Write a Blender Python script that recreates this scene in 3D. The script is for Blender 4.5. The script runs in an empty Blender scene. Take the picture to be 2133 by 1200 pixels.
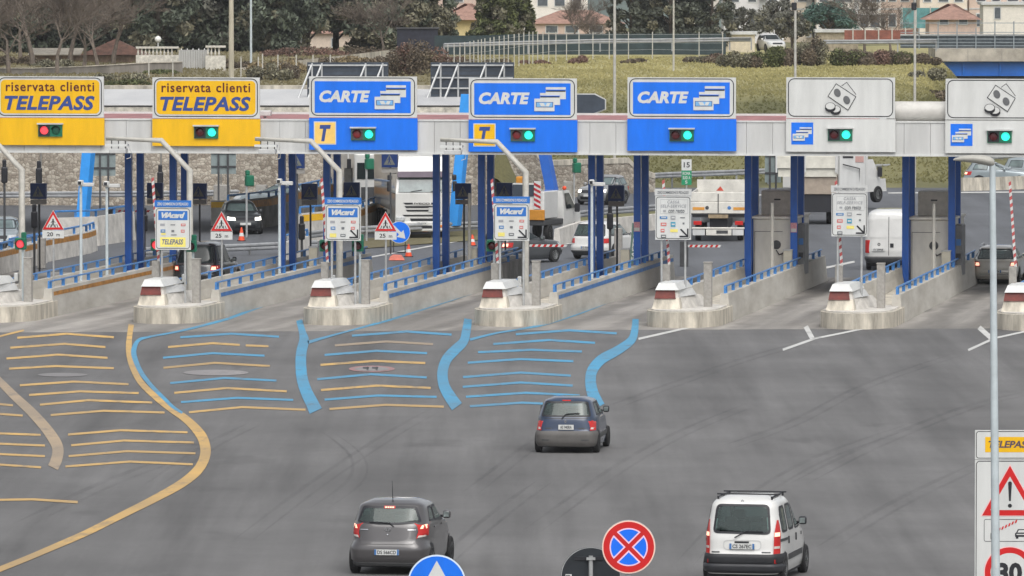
import bpy, bmesh, math, random
from mathutils import Vector, Matrix
R = math.radians
C = bpy.context.scene.collection
scene = bpy.context.scene
# ------------------------------------------------------------------ camera, sky, sun, exposure
CAM_Z = 13.0; FPX = 15000.0; PITCH = math.atan(697.0 / FPX)
cd = bpy.data.cameras.new('camera'); cam = bpy.data.objects.new('camera', cd); C.objects.link(cam)
cam.location = (0, 0, CAM_Z); cam.rotation_euler = (math.pi / 2 - PITCH, 0, 0)
cd.sensor_width = 36.0; cd.lens = 36.0 * FPX / 2133.0; cd.clip_start = 1.0; cd.clip_end = 5000
scene.camera = cam
SUN_EL, SUN_AZ = 55.0, 168.0      # degrees; azimuth clockwise from +Y
world = bpy.data.worlds.new('World'); scene.world = world; world.use_nodes = True
wn = world.node_tree.nodes; wl = world.node_tree.links
sky = wn.new('ShaderNodeTexSky'); sky.sky_type = 'NISHITA'; sky.sun_disc = False
sky.sun_elevation = R(SUN_EL); sky.sun_rotation = R(SUN_AZ); sky.dust_density = 4.0; sky.air_density = 1.0
hs = wn.new('ShaderNodeHueSaturation'); hs.inputs['Saturation'].default_value = 0.22
wl.new(sky.outputs[0], hs.inputs['Color']); wl.new(hs.outputs[0], wn['Background'].inputs[0])
wn['Background'].inputs[1].default_value = 0.13
sl = bpy.data.lights.new('sun', 'SUN'); sl.energy = 1.25; sl.angle = R(55); sl.color = (1.0, 0.97, 0.93)
sun = bpy.data.objects.new('sun', sl); C.objects.link(sun)
sd = Vector((math.sin(R(SUN_AZ)) * math.cos(R(SUN_EL)), math.cos(R(SUN_AZ)) * math.cos(R(SUN_EL)), math.sin(R(SUN_EL))))
sun.rotation_euler = sd.to_track_quat('Z', 'Y').to_euler()
sun.location = sd * 300
scene.view_settings.view_transform = 'Standard'; scene.view_settings.look = 'None'
scene.view_settings.gamma = 1.0; scene.view_settings.exposure = 0.42
scene.cycles.max_bounces = 6; scene.cycles.transparent_max_bounces = 8

# ------------------------------------------------------------------ picture <-> place
SP, CP = math.sin(PITCH), math.cos(PITCH)
def ray(px, py):
    a = (px - 1066.5) / FPX; b = (600.0 - py) / FPX
    return Vector((a, CP + b * SP, -SP + b * CP))
def at(px, py, Y):
    d = ray(px, py); return Vector((0, 0, CAM_Z)) + d * (Y / d.y)
def G(px, py, z=0.0):
    d = ray(px, py); return Vector((0, 0, CAM_Z)) + d * ((z - CAM_Z) / d.z)
PHI = R(8.6); CF, SF = math.cos(PHI), math.sin(PHI); Y0 = 274.6
def PZ(u, v, z=0.0):            # plaza frame: u along the lanes, v along the canopy front
    return Vector((v * CF + u * SF, Y0 + u * CF - v * SF, z))
def plz(p):                     # back to (u, v)
    x, y = p.x, p.y - Y0
    return x * SF + y * CF, x * CF - y * SF

# ------------------------------------------------------------------ materials
def srgb(r, g, b):
    f = lambda c: (c / 255 / 12.92) if c / 255 <= 0.04045 else ((c / 255 + 0.055) / 1.055) ** 2.4
    return (f(r), f(g), f(b))
MATS = {}
def mat(name, col, rough=0.6, metal=0.0, var=0.12, scale=3.0, bump=0.0, col2=None, emit=0.0, coat=0.0, spec=0.5, island=0.0, detail=6.0, stretch=None, alpha=None):
    if name in MATS: return MATS[name]
    m = bpy.data.materials.new(name); m.use_nodes = True; MATS[name] = m
    n, l = m.node_tree.nodes, m.node_tree.links
    p = n['Principled BSDF']; p.inputs['Roughness'].default_value = rough; p.inputs['Metallic'].default_value = metal
    p.inputs['Coat Weight'].default_value = coat; p.inputs['Specular IOR Level'].default_value = spec
    c1 = tuple(col); c2 = tuple(col2) if col2 else tuple(max(0.0, c * (1 - 1.8 * var)) for c in c1)
    if not col2: c1 = tuple(min(1.0, c * (1 + 0.7 * var)) for c in c1)
    if var > 0 or col2:
        tc = n.new('ShaderNodeTexCoord'); mp = n.new('ShaderNodeMapping'); no = n.new('ShaderNodeTexNoise'); rp = n.new('ShaderNodeValToRGB')
        l.new(tc.outputs['Object'], mp.inputs[0]); l.new(mp.outputs[0], no.inputs[0])
        if stretch: mp.inputs['Scale'].default_value = stretch
        no.inputs['Scale'].default_value = scale; no.inputs['Detail'].default_value = detail; no.inputs['Roughness'].default_value = 0.62
        rp.color_ramp.elements[0].position = 0.32; rp.color_ramp.elements[1].position = 0.68
        rp.color_ramp.elements[0].color = (*c2, 1); rp.color_ramp.elements[1].color = (*c1, 1)
        l.new(no.outputs[0], rp.inputs[0]); out = rp.outputs[0]
        if island:
            ge = n.new('ShaderNodeNewGeometry'); mr = n.new('ShaderNodeMapRange')
            mr.inputs[3].default_value = 1 - island; mr.inputs[4].default_value = 1 + island
            l.new(ge.outputs['Random Per Island'], mr.inputs[0])
            mx = n.new('ShaderNodeVectorMath'); mx.operation = 'SCALE'
            l.new(out, mx.inputs[0]); l.new(mr.outputs[0], mx.inputs['Scale']); out = mx.outputs[0]
        l.new(out, p.inputs['Base Color'])
        if bump:
            b = n.new('ShaderNodeBump'); b.inputs['Strength'].default_value = bump; b.inputs['Distance'].default_value = 0.03
            l.new(no.outputs[0], b.inputs['Height']); l.new(b.outputs[0], p.inputs['Normal'])
    else:
        p.inputs['Base Color'].default_value = (*c1, 1)
    if emit:
        p.inputs['Emission Color'].default_value = (*col, 1); p.inputs['Emission Strength'].default_value = emit
    return m
def glass(name, tint, dark=0.5):
    if name in MATS: return MATS[name]
    m = bpy.data.materials.new(name); m.use_nodes = True; MATS[name] = m
    n, l = m.node_tree.nodes, m.node_tree.links
    o = n['Material Output']; n.remove(n['Principled BSDF'])
    t = n.new('ShaderNodeBsdfTransparent'); t.inputs[0].default_value = (*tint, 1)
    d = n.new('ShaderNodeBsdfDiffuse'); d.inputs[0].default_value = (*[c * 0.3 for c in tint], 1)
    m0 = n.new('ShaderNodeMixShader'); m0.inputs[0].default_value = dark
    l.new(t.outputs[0], m0.inputs[1]); l.new(d.outputs[0], m0.inputs[2])
    g = n.new('ShaderNodeBsdfGlossy'); g.inputs['Roughness'].default_value = 0.03; g.inputs[0].default_value = (0.95, 1, 0.98, 1)
    fr = n.new('ShaderNodeLayerWeight'); fr.inputs[0].default_value = 0.5; pw = n.new('ShaderNodeMath'); pw.operation = 'POWER'; pw.inputs[1].default_value = 3.0; l.new(fr.outputs['Facing'], pw.inputs[0])
    ad = n.new('ShaderNodeMath'); ad.operation = 'MULTIPLY_ADD'; ad.inputs[1].default_value = 0.8; ad.inputs[2].default_value = 0.045; l.new(pw.outputs[0], ad.inputs[0])
    mx = n.new('ShaderNodeMixShader'); l.new(ad.outputs[0], mx.inputs[0]); l.new(m0.outputs[0], mx.inputs[1]); l.new(g.outputs[0], mx.inputs[2])
    l.new(mx.outputs[0], o.inputs[0]); return m

M = {}
M['white'] = mat('white_sign', (0.62, 0.63, 0.615), 0.45, var=0.07, scale=2.2, stretch=(1, 1, .18))
M['whitegrey'] = mat('white_grey_panel', (0.55, 0.555, 0.545), 0.5, var=0.10, scale=1.6, stretch=(1, 1, 0.15))
M['black'] = mat('black_paint', (0.014, 0.015, 0.02), 0.5, var=0.1)
M['blue'] = mat('sign_blue', srgb(2, 112, 232), 0.4, var=0.08, scale=2.2, stretch=(1, 1, .18))
M['yellow'] = mat('sign_yellow', srgb(234, 182, 2), 0.4, var=0.07, scale=2.2, stretch=(1, 1, .18))
M['tyellow'] = mat('sticker_yellow', srgb(240, 200, 110), 0.45, var=0.05)
M['maroon'] = mat('sign_maroon', srgb(88, 20, 22), 0.5, var=0.1)
M['navytext'] = mat('sign_navy', srgb(46, 72, 140), 0.5, var=0.08)
M['red'] = mat('sign_red', srgb(200, 24, 26), 0.4, var=0.06)
M['orange'] = mat('orange_paint', srgb(224, 130, 30), 0.5, var=0.15)
M['lorange'] = mat('cone_orange', srgb(230, 80, 40), 0.5, var=0.1)
M['green'] = mat('signal_green_body', srgb(20, 110, 82), 0.4, var=0.15)
M['colblue'] = mat('column_blue', srgb(26, 92, 182), 0.35, var=0.14, scale=2.0, stretch=(1, 1, .4))
M['legblue'] = mat('leg_blue', srgb(50, 150, 232), 0.4, var=0.06)
M['railblue'] = mat('rail_blue', srgb(66, 128, 192), 0.4, var=0.18, scale=6)
M['stripeblue'] = mat('stripe_blue', srgb(64, 116, 176), 0.6, var=0.2, scale=4)
M['stripeorange'] = mat('stripe_orange', srgb(176, 122, 48), 0.6, var=0.3, scale=4)
M['conc'] = mat('concrete', (0.57, 0.525, 0.44), 0.85, var=0.30, scale=1.6, bump=0.25, detail=10, stretch=(1.4, 1.4, .35))
M['concl'] = mat('concrete_light', (0.60, 0.575, 0.53), 0.85, var=0.18, scale=1.6, bump=0.2, detail=9)
M['concd'] = mat('concrete_dark', (0.27, 0.26, 0.24), 0.9, var=0.3, scale=1.2, bump=0.25, detail=9)
M['stone'] = mat('stone_post', (0.33, 0.315, 0.29), 0.9, var=0.12, scale=9, bump=0.2)
M['steel'] = mat('galvanised', (0.46, 0.47, 0.47), 0.45, metal=0.35, var=0.12, scale=4)
M['pole'] = mat('painted_pole', (0.47, 0.455, 0.41), 0.5, var=0.12, scale=4)
M['lpole'] = mat('pale_blue_pole', (0.50, 0.56, 0.58), 0.5, var=0.08, scale=4)
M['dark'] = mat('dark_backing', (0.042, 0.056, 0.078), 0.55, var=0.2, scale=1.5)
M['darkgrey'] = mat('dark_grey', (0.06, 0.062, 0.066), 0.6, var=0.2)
M['booth'] = mat('booth_metal', (0.72, 0.69, 0.62), 0.5, var=0.10, scale=1.5, stretch=(1, 1, .4))
M['rail'] = mat('guard_rail_steel', (0.30, 0.31, 0.32), 0.6, var=0.15, scale=2)
M['rubber'] = mat('rubber', (0.016, 0.016, 0.017), 0.8, var=0.25, scale=8)
M['redlens'] = mat('red_lens', (0.50, 0.02, 0.018), 0.25, var=0.05)
M['redlensdim'] = mat('red_lens_unlit', (0.085, 0.010, 0.014), 0.25, var=0.05)
M['redlit'] = mat('red_signal_lit', (0.95, 0.07, 0.09), 0.3, var=0, emit=0.6)
M['redidle'] = mat('red_lens_idle', (0.20, 0.02, 0.025), 0.3, var=0.05)
M['brakelit'] = mat('brake_lit', (1.0, 0.10, 0.06), 0.3, var=0, emit=0.7)
M['brakehot'] = mat('brake_lamp_core', (1.0, 0.55, 0.38), 0.3, var=0, emit=0.95)
M['greenlit'] = mat('green_signal_lit', (0.03, 0.86, 0.62), 0.3, var=0, emit=0.85)
M['greendim'] = mat('green_lens_unlit', (0.01, 0.10, 0.06), 0.3, var=0.1)
M['headlit'] = mat('headlamp_lit', (1, 0.96, 0.86), 0.2, var=0, emit=2.0)
M['headoff'] = mat('headlamp_glass', (0.55, 0.57, 0.58), 0.12, var=0.2, scale=14)
M['whitelens'] = mat('clear_lens', (0.62, 0.56, 0.52), 0.2, var=0.1, scale=10)
M['orangelens'] = mat('amber_lens', (0.7, 0.22, 0.02), 0.25, var=0.1)
M['chrome'] = mat('chrome', (0.62, 0.63, 0.65), 0.15, metal=0.9, var=0)
M['plast'] = mat('bumper_plastic', (0.055, 0.056, 0.058), 0.55, var=0.12, scale=5)
M['glasst'] = glass('window_glass', (0.36, 0.50, 0.48), 0.24)
M['glasss'] = glass('sky_pale_glass', (0.40, 0.50, 0.49), 0.5)  # paler diffuse tint stands in for sky reflected in the side windows
M['glassd'] = mat('dark_glass', (0.018, 0.026, 0.028), 0.08, var=0.3, scale=2.0, spec=0.3)
M['glassl'] = mat('pale_glass', (0.13, 0.175, 0.175), 0.06, var=0.25, scale=1.5, spec=0.9)
M['seat'] = mat('seat_fabric', (0.03, 0.034, 0.036), 0.9, var=0.2)
M['cabin'] = mat('cabin_trim', (0.10, 0.11, 0.11), 0.9, var=0.2)

# ------------------------------------------------------------------ mesh collector
class MB:
    def __init__(s): s.v = []; s.f = []; s.m = []; s.mats = []
    def mi(s, m):
        if isinstance(m, str): m = M[m]
        if m not in s.mats: s.mats.append(m)
        return s.mats.index(m)
    def add(s, vs, fs, m):
        b = len(s.v); k = s.mi(m); s.v += [tuple(v) for v in vs]
        for f in fs: s.f.append([b + i for i in f]); s.m.append(k)
    def box(s, x0, x1, y0, y1, z0, z1, m):
        v = [(x, y, z) for z in (z0, z1) for y in (y0, y1) for x in (x0, x1)]
        s.add(v, [(0, 2, 3, 1), (4, 5, 7, 6), (0, 1, 5, 4), (2, 6, 7, 3), (0, 4, 6, 2), (1, 3, 7, 5)], m)
    def hexa(s, v8, m):   # bottom 4 then top 4 in the order of box()
        s.add(v8, [(0, 2, 3, 1), (4, 5, 7, 6), (0, 1, 5, 4), (2, 6, 7, 3), (0, 4, 6, 2), (1, 3, 7, 5)], m)
    def rbox(s, x0, x1, y0, y1, z0, z1, m, r=0.05, seg=2):
        bm = bmesh.new(); bmesh.ops.create_cube(bm, size=1.0)
        for v in bm.verts: v.co = Vector(((x0 + x1) / 2 + v.co.x * (x1 - x0), (y0 + y1) / 2 + v.co.y * (y1 - y0), (z0 + z1) / 2 + v.co.z * (z1 - z0)))
        bmesh.ops.bevel(bm, geom=list(bm.edges), offset=r, segments=seg, profile=0.5, affect='EDGES')
        s.bm(bm, m)
    def bm(s, bm, m):
        bm.verts.ensure_lookup_table(); bm.verts.index_update()
        s.add([v.co for v in bm.verts], [[v.index for v in f.verts] for f in bm.faces], m); bm.free()
    def tube(s, pts, r, m, n=8, caps=True):
        pts = [Vector(p) for p in pts]; rs = r if isinstance(r, (list, tuple)) else [r] * len(pts)
        vs = []; fs = []; ref = None
        for i, p in enumerate(pts):
            d = (pts[min(i + 1, len(pts) - 1)] - pts[max(i - 1, 0)]).normalized()
            if ref is None: ref = Vector((0, 0, 1)) if abs(d.z) < 0.9 else Vector((1, 0, 0))
            a = d.cross(ref).normalized(); b = d.cross(a).normalized()
            for k in range(n):
                t = 2 * math.pi * (k + 0.5) / n; vs.append(p + (a * math.cos(t) + b * math.sin(t)) * rs[i])
        for i in range(len(pts) - 1):
            for k in range(n):
                fs.append((i * n + k, i * n + (k + 1) % n, (i + 1) * n + (k + 1) % n, (i + 1) * n + k))
        if caps: fs += [tuple(range(n - 1, -1, -1)), tuple(range((len(pts) - 1) * n, len(pts) * n))]
        s.add(vs, fs, m)
    def lathe(s, prof, m, axis='z', o=(0, 0, 0), n=24):   # prof: (radius, height along the axis)
        vs = []; fs = []
        for r, h in prof:
            for k in range(n):
                t = 2 * math.pi * k / n; a, b = r * math.cos(t), r * math.sin(t)
                v = {'z': (a, b, h), 'x': (h, a, b), 'y': (a, h, b)}[axis]
                vs.append((v[0] + o[0], v[1] + o[1], v[2] + o[2]))
        for i in range(len(prof) - 1):
            for k in range(n): fs.append((i * n + k, i * n + (k + 1) % n, (i + 1) * n + (k + 1) % n, (i + 1) * n + k))
        if prof[0][0] > 1e-4: fs.append(tuple(range(n)))
        if prof[-1][0] > 1e-4: fs.append(tuple(range((len(prof) - 1) * n, len(prof) * n)))
        s.add(vs, fs, m)
    def prism(s, poly, axis, a, b, m):    # poly in the plane across `axis`, extruded from a to b
        mk = {'y': lambda p, t: (p[0], t, p[1]), 'x': lambda p, t: (t, p[0], p[1]), 'z': lambda p, t: (p[0], p[1], t)}[axis]
        n = len(poly); vs = [mk(p, a) for p in poly] + [mk(p, b) for p in poly]
        s.add(vs, [tuple(range(n)), tuple(range(2 * n - 1, n - 1, -1))] + [(i, i + n, (i + 1) % n + n, (i + 1) % n) for i in range(n)], m)
    def ball(s, o, r, m, n=12, k=8):
        rr = r if isinstance(r, (list, tuple)) else (r, r, r)
        vs = [(o[0], o[1], o[2] - rr[2])]; fs = []
        for i in range(1, k):
            a = math.pi * i / k - math.pi / 2
            for j in range(n):
                t = 2 * math.pi * j / n; vs.append((o[0] + rr[0] * math.cos(a) * math.cos(t), o[1] + rr[1] * math.cos(a) * math.sin(t), o[2] + rr[2] * math.sin(a)))
        vs.append((o[0], o[1], o[2] + rr[2])); L = len(vs) - 1
        for j in range(n):
            fs.append((0, 1 + (j + 1) % n, 1 + j)); fs.append((L, L - n + j, L - n + (j + 1) % n))
        for i in range(k - 2):
            for j in range(n): fs.append((1 + i * n + j, 1 + i * n + (j + 1) % n, 1 + (i + 1) * n + (j + 1) % n, 1 + (i + 1) * n + j))
        s.add(vs, fs, m)
    def mesh(s, name, smooth=False):
        me = bpy.data.meshes.new(name); me.from_pydata(s.v, [], s.f)
        for m in s.mats: me.materials.append(m)
        me.polygons.foreach_set('material_index', s.m)
        if smooth: me.polygons.foreach_set('use_smooth', [True] * len(s.f))
        me.update()
        if smooth == 'auto':
            bm = bmesh.new(); bm.from_mesh(me)
            for e in bm.edges:
                if len(e.link_faces) == 2 and e.calc_face_angle(0) > R(38): e.smooth = False
            bm.to_mesh(me); bm.free()
        return me
    def build(s, name, parent=None, smooth=False, loc=None, rz=None):
        o = bpy.data.objects.new(name, s.mesh(name, smooth)); C.objects.link(o)
        if parent: o.parent = parent
        if loc is not None: o.location = loc
        if rz is not None: o.rotation_euler = (0, 0, rz)
        return o
def tag(o, label, cat, group=None):
    o['label'] = label; o['category'] = cat
    if group: o['group'] = group
    return o
def thing(name, label, cat, loc=(0, 0, 0), rz=0.0, group=None):
    o = bpy.data.objects.new(name, None); C.objects.link(o); o.location = loc; o.rotation_euler = (0, 0, rz); o.empty_display_size = 0.3
    return tag(o, label, cat, group)
def struct(o, kind='structure'):
    o['kind'] = kind; return o
def unit(mb, name, parent, locs):      # one small mesh, repeated as parts
    me = mb.mesh(name)
    for q in locs:
        o = bpy.data.objects.new(name, me); C.objects.link(o); o.parent = parent; o.location = q
def dup(root, loc=None, rz=None, label=None, scale=None):
    r = root.copy(); C.objects.link(r)
    if loc is not None: r.location = loc
    if rz is not None: r.rotation_euler = (0, 0, rz)
    if label: r['label'] = label
    if scale is not None: r.scale = scale if isinstance(scale, (tuple, list)) else (scale,) * 3
    for ch in list(root.children):
        c = ch.copy(); C.objects.link(c); c.parent = r
        for g in list(ch.children):
            d = g.copy(); C.objects.link(d); d.parent = c
    return r

# ------------------------------------------------------------------ lettering and flat sign drawing
TXT = {}
def text_geo(t, bold=0.0, shear=0.0, space=1.0):
    k = (t, bold, shear, space)
    if k in TXT: return TXT[k]
    cu = bpy.data.curves.new('lettering', 'FONT'); cu.body = t; cu.size = 1; cu.offset = bold; cu.shear = shear; cu.space_character = space; cu.resolution_u = 3
    o = bpy.data.objects.new('lettering', cu); C.objects.link(o)
    dg = bpy.context.evaluated_depsgraph_get(); me = o.evaluated_get(dg).to_mesh()
    vs = [(v.co.x, v.co.y) for v in me.vertices]; fs = [tuple(p.vertices) for p in me.polygons]
    o.evaluated_get(dg).to_mesh_clear(); bpy.data.objects.remove(o); bpy.data.curves.remove(cu)
    xs = [v[0] for v in vs]; ys = [v[1] for v in vs]; x0, x1, y0, y1 = min(xs), max(xs), min(ys), max(ys)
    TXT[k] = ([((x - x0) / (x1 - x0), (y - y0) / (y1 - y0)) for x, y in vs], fs)
    return TXT[k]
class Face:      # draws in the photo's own pixels on a plane facing -y; (cx, cy) is the local origin
    def __init__(s, mb, cx, cy, sc, y=0.0, eps=0.006): s.mb = mb; s.cx = cx; s.cy = cy; s.sc = sc; s.y = y; s.e = eps
    def p(s, x, y, l): return ((x - s.cx) / s.sc, s.y - l * s.e, (s.cy - y) / s.sc)
    def poly(s, pts, m, l): s.mb.add([s.p(x, y, l) for x, y in pts], [tuple(range(len(pts)))], m)
    def rect(s, x0, y0, x1, y1, m, l): s.poly([(x0, y1), (x1, y1), (x1, y0), (x0, y0)], m, l)
    def rrect(s, x0, y0, x1, y1, r, m, l):
        s.poly(rr_pts(x0, y0, x1, y1, r), m, l)
    def frame(s, x0, y0, x1, y1, r, w, m, l):
        a = rr_pts(x0, y0, x1, y1, r); b = rr_pts(x0 + w, y0 + w, x1 - w, y1 - w, max(r - w, 0.2)); n = len(a)
        s.mb.add([s.p(x, y, l) for x, y in a + b], [(i, (i + 1) % n, (i + 1) % n + n, i + n) for i in range(n)], m)
    def disc(s, x, y, r, m, l, ry=None, n=28):
        s.poly([(x + r * math.cos(2 * math.pi * i / n), y + (ry or r) * math.sin(2 * math.pi * i / n)) for i in range(n)], m, l)
    def ring(s, x, y, r0, r1, m, l, n=40, k=1.0):
        v = [s.p(x + r * math.cos(2 * math.pi * i / n), y + k * r * math.sin(2 * math.pi * i / n), l) for r in (r0, r1) for i in range(n)]
        s.mb.add(v, [(i, (i + 1) % n, (i + 1) % n + n, i + n) for i in range(n)], m)
    def line(s, pts, w, m, l):
        for (x0, y0), (x1, y1) in zip(pts, pts[1:]):
            d = math.hypot(x1 - x0, y1 - y0) or 1; a, b = -(y1 - y0) / d * w / 2, (x1 - x0) / d * w / 2
            e, g = (x1 - x0) / d * w / 2, (y1 - y0) / d * w / 2
            s.poly([(x0 + a - e, y0 + b - g), (x1 + a + e, y1 + b + g), (x1 - a + e, y1 - b + g), (x0 - a - e, y0 - b - g)], m, l)
    def text(s, t, x0, y0, x1, y1, m, l, bold=0.0, shear=0.0, space=1.0):
        vs, fs = text_geo(t, bold, shear, space)
        s.mb.add([s.p(x0 + a * (x1 - x0), y1 - b * (y1 - y0), l) for a, b in vs], fs, m)
def rr_pts(x0, y0, x1, y1, r, n=5):
    o = []
    for cx, cy, a0 in ((x1 - r, y1 - r, 0), (x0 + r, y1 - r, 90), (x0 + r, y0 + r, 180), (x1 - r, y0 + r, 270)):
        for i in range(n + 1):
            t = R(a0 + 90 * i / n); o.append((cx + r * math.cos(t), cy + r * math.sin(t)))
    return o
# ------------------------------------------------------------------ ground, roads, paint
def nodes_of(name):
    m = bpy.data.materials.new(name); m.use_nodes = True; return m, m.node_tree.nodes, m.node_tree.links, m.node_tree.nodes['Principled BSDF']
def noise_val(n, l, src, scale, detail=5, rough=0.6, stretch=None, rot=0.0, lo=0.3, hi=0.7, a=0.0, b=1.0):
    mp = n.new('ShaderNodeMapping'); no = n.new('ShaderNodeTexNoise'); mr = n.new('ShaderNodeMapRange')
    mp.inputs['Rotation'].default_value = (0, 0, rot)
    if stretch: mp.inputs['Scale'].default_value = stretch
    l.new(src, mp.inputs[0]); l.new(mp.outputs[0], no.inputs[0])
    no.inputs['Scale'].default_value = scale; no.inputs['Detail'].default_value = detail; no.inputs['Roughness'].default_value = rough
    mr.inputs[1].default_value = lo; mr.inputs[2].default_value = hi; mr.inputs[3].default_value = a; mr.inputs[4].default_value = b
    l.new(no.outputs[0], mr.inputs[0]); return mr.outputs[0]
def mul(n, l, a, b, op='MULTIPLY'):
    x = n.new('ShaderNodeMath'); x.operation = op
    for i, q in enumerate((a, b)):
        if isinstance(q, (int, float)): x.inputs[i].default_value = q
        else: l.new(q, x.inputs[i])
    return x.outputs[0]
def road_mat(name, base, lane=False, amp=1.0):
    m, n, l, p = nodes_of(name); p.inputs['Roughness'].default_value = 0.82
    tc = n.new('ShaderNodeTexCoord'); src = tc.outputs['Object']
    v = noise_val(n, l, src, 0.05, 4, 0.5, a=1 - .10 * amp, b=1 + .10 * amp)
    v = mul(n, l, v, noise_val(n, l, src, 0.22, 6, 0.6, stretch=(1, .5, 1), a=1 - .20 * amp, b=1 + .15 * amp))
    v = mul(n, l, v, noise_val(n, l, src, 5.0, 8, 0.7, a=1 - .07 * amp, b=1 + .07 * amp))
    rot = 0.0 if lane else PHI
    v = mul(n, l, v, noise_val(n, l, src, 0.5, 4, 0.6, stretch=(1.9, .035, 1), rot=rot, lo=.42, hi=.62, a=1 - .10 * amp, b=1.03))
    v = mul(n, l, v, noise_val(n, l, src, 0.35, 5, 0.6, stretch=(1.4, .06, 1), rot=R(26), lo=.48, hi=.68, a=1.06, b=1 - .27 * amp))
    v = mul(n, l, v, noise_val(n, l, src, 0.28, 5, 0.6, stretch=(1.1, .05, 1), rot=R(5), lo=.50, hi=.66, a=1.03, b=1 - .16 * amp))
    v = mul(n, l, v, noise_val(n, l, src, 0.9, 6, 0.65, stretch=(.25, .5, 1), lo=.35, hi=.7, a=1 - .05 * amp, b=1 + .05 * amp))
    v = mul(n, l, v, noise_val(n, l, src, 40, 3, 0.6, a=1 - .05 * amp, b=1 + .05 * amp))
    v = mul(n, l, v, noise_val(n, l, src, 0.33, 3, 0.55, stretch=(1, .5, 1), lo=.63, hi=.72, a=1.0, b=1 - .22 * amp))
    if lane:      # tyre bands repeat with the lanes
        sp = n.new('ShaderNodeSeparateXYZ'); l.new(src, sp.inputs[0])
        wob = noise_val(n, l, src, 0.25, 3, a=-.35, b=.35)
        x = mul(n, l, mul(n, l, sp.outputs[0], 0.15, 'SUBTRACT'), wob, 'ADD')
        fr = n.new('ShaderNodeMath'); fr.operation = 'PINGPONG'; fr.inputs[1].default_value = 3.05; l.new(x, fr.inputs[0])
        rp = n.new('ShaderNodeValToRGB'); e = rp.color_ramp.elements
        e[0].position = 0.0; e[0].color = (.86, .86, .86, 1); e[1].position = 1.0; e[1].color = (1.12, 1.12, 1.12, 1)
        for q, c in ((.10, .92), (.24, .50), (.36, .58), (.47, 1.0), (.545, .85), (.60, .42), (.64, .5)):
            k = e.new(q); k.color = (c, c, c, 1)
        dv = mul(n, l, fr.outputs[0], 1 / 3.05); l.new(dv, rp.inputs[0])
        dep = n.new('ShaderNodeMapRange'); dep.inputs[1].default_value = -26; dep.inputs[2].default_value = -2; dep.inputs[3].default_value = .35; dep.inputs[4].default_value = .95
        l.new(sp.outputs[1], dep.inputs[0])
        mx = n.new('ShaderNodeMix'); mx.data_type = 'FLOAT'; mx.inputs[2].default_value = 1.0
        l.new(dep.outputs[0], mx.inputs[0]); l.new(rp.outputs[0], mx.inputs[3]); v = mul(n, l, v, mx.outputs[0])
    sc = n.new('ShaderNodeVectorMath'); sc.operation = 'SCALE'; sc.inputs[0].default_value = base; l.new(v, sc.inputs['Scale'])
    l.new(sc.outputs[0], p.inputs['Base Color'])
    no = n.new('ShaderNodeTexNoise'); no.inputs['Scale'].default_value = 25; l.new(src, no.inputs[0])
    bp = n.new('ShaderNodeBump'); bp.inputs['Strength'].default_value = .25; bp.inputs['Distance'].default_value = .02
    l.new(no.outputs[0], bp.inputs['Height']); l.new(bp.outputs[0], p.inputs['Normal'])
    return m
ASPH = road_mat('asphalt', (0.129, 0.127, 0.126)); LANE = road_mat('lane_concrete', (0.30, 0.282, 0.258), lane=True)
ROADB = road_mat('far_asphalt', (0.098, 0.104, 0.115), amp=.8)
def sheet(name, pts, m, kind='structure', loc=None, rz=None):
    mb = MB(); mb.add(pts, [tuple(range(len(pts)))], m); o = mb.build(name, loc=loc, rz=rz); o['kind'] = kind; return o
sheet('ground', [(-420, 40, -.03), (420, 40, -.03), (420, 1500, -.03), (-420, 1500, -.03)], mat('earth', (0.12, 0.11, 0.075), .95, var=.35, scale=.4))
sheet('plaza_road', [(-60, 60, 0), (60, 60, 0), (60, 262, 0), (-60, 262, 0)], ASPH)
sheet('far_road', [(-70, 261.9, -.004), (70, 261.9, -.004), (70, 402, -.004), (-70, 402, -.004)], ROADB)
e0 = [G(-260, 694), G(2400, 683)]
uv = [plz(q) for q in e0]
sheet('lane_pavement', [(uv[0][1], uv[0][0], .004), (uv[1][1], uv[1][0], .004), (27, 16, .004), (-27, 16, .004)], LANE, loc=PZ(0, 0, 0), rz=-PHI)

def worn(name, col, under, wear=.5):
    m, n, l, p = nodes_of(name); p.inputs['Roughness'].default_value = .75
    tc = n.new('ShaderNodeTexCoord'); src = tc.outputs['Object']
    a = noise_val(n, l, src, 1.6, 8, .7, stretch=(1, .3, 1), lo=.47 + .1 * (1 - wear), hi=.70, a=0, b=.8)
    b = noise_val(n, l, src, .12, 3, lo=.35, hi=.7, a=.0, b=.45 * wear)
    f = mul(n, l, a, b, 'MAXIMUM')
    mx = n.new('ShaderNodeMix'); mx.data_type = 'RGBA'; mx.inputs[6].default_value = (*col, 1); mx.inputs[7].default_value = (*under, 1)
    l.new(f, mx.inputs[0]); l.new(mx.outputs[2], p.inputs['Base Color']); return m
PY = worn('yellow_road_paint', srgb(202, 164, 96), (.13, .13, .13), 1.2); PB = worn('blue_road_paint', srgb(70, 148, 186), (.13, .13, .13), 1.0)
PW = worn('white_road_paint', (.55, .55, .53), (.16, .16, .16), .5); PP = worn('pale_yellow_road_paint', srgb(168, 148, 122), (.13, .13, .13), 1.3)
PR = worn('pale_red_road_paint', srgb(164, 122, 122), (.13, .13, .13), 1.4)
PG = worn('ghost_white_paint', srgb(146, 142, 142), (.13, .13, .13), 1.9)
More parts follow.
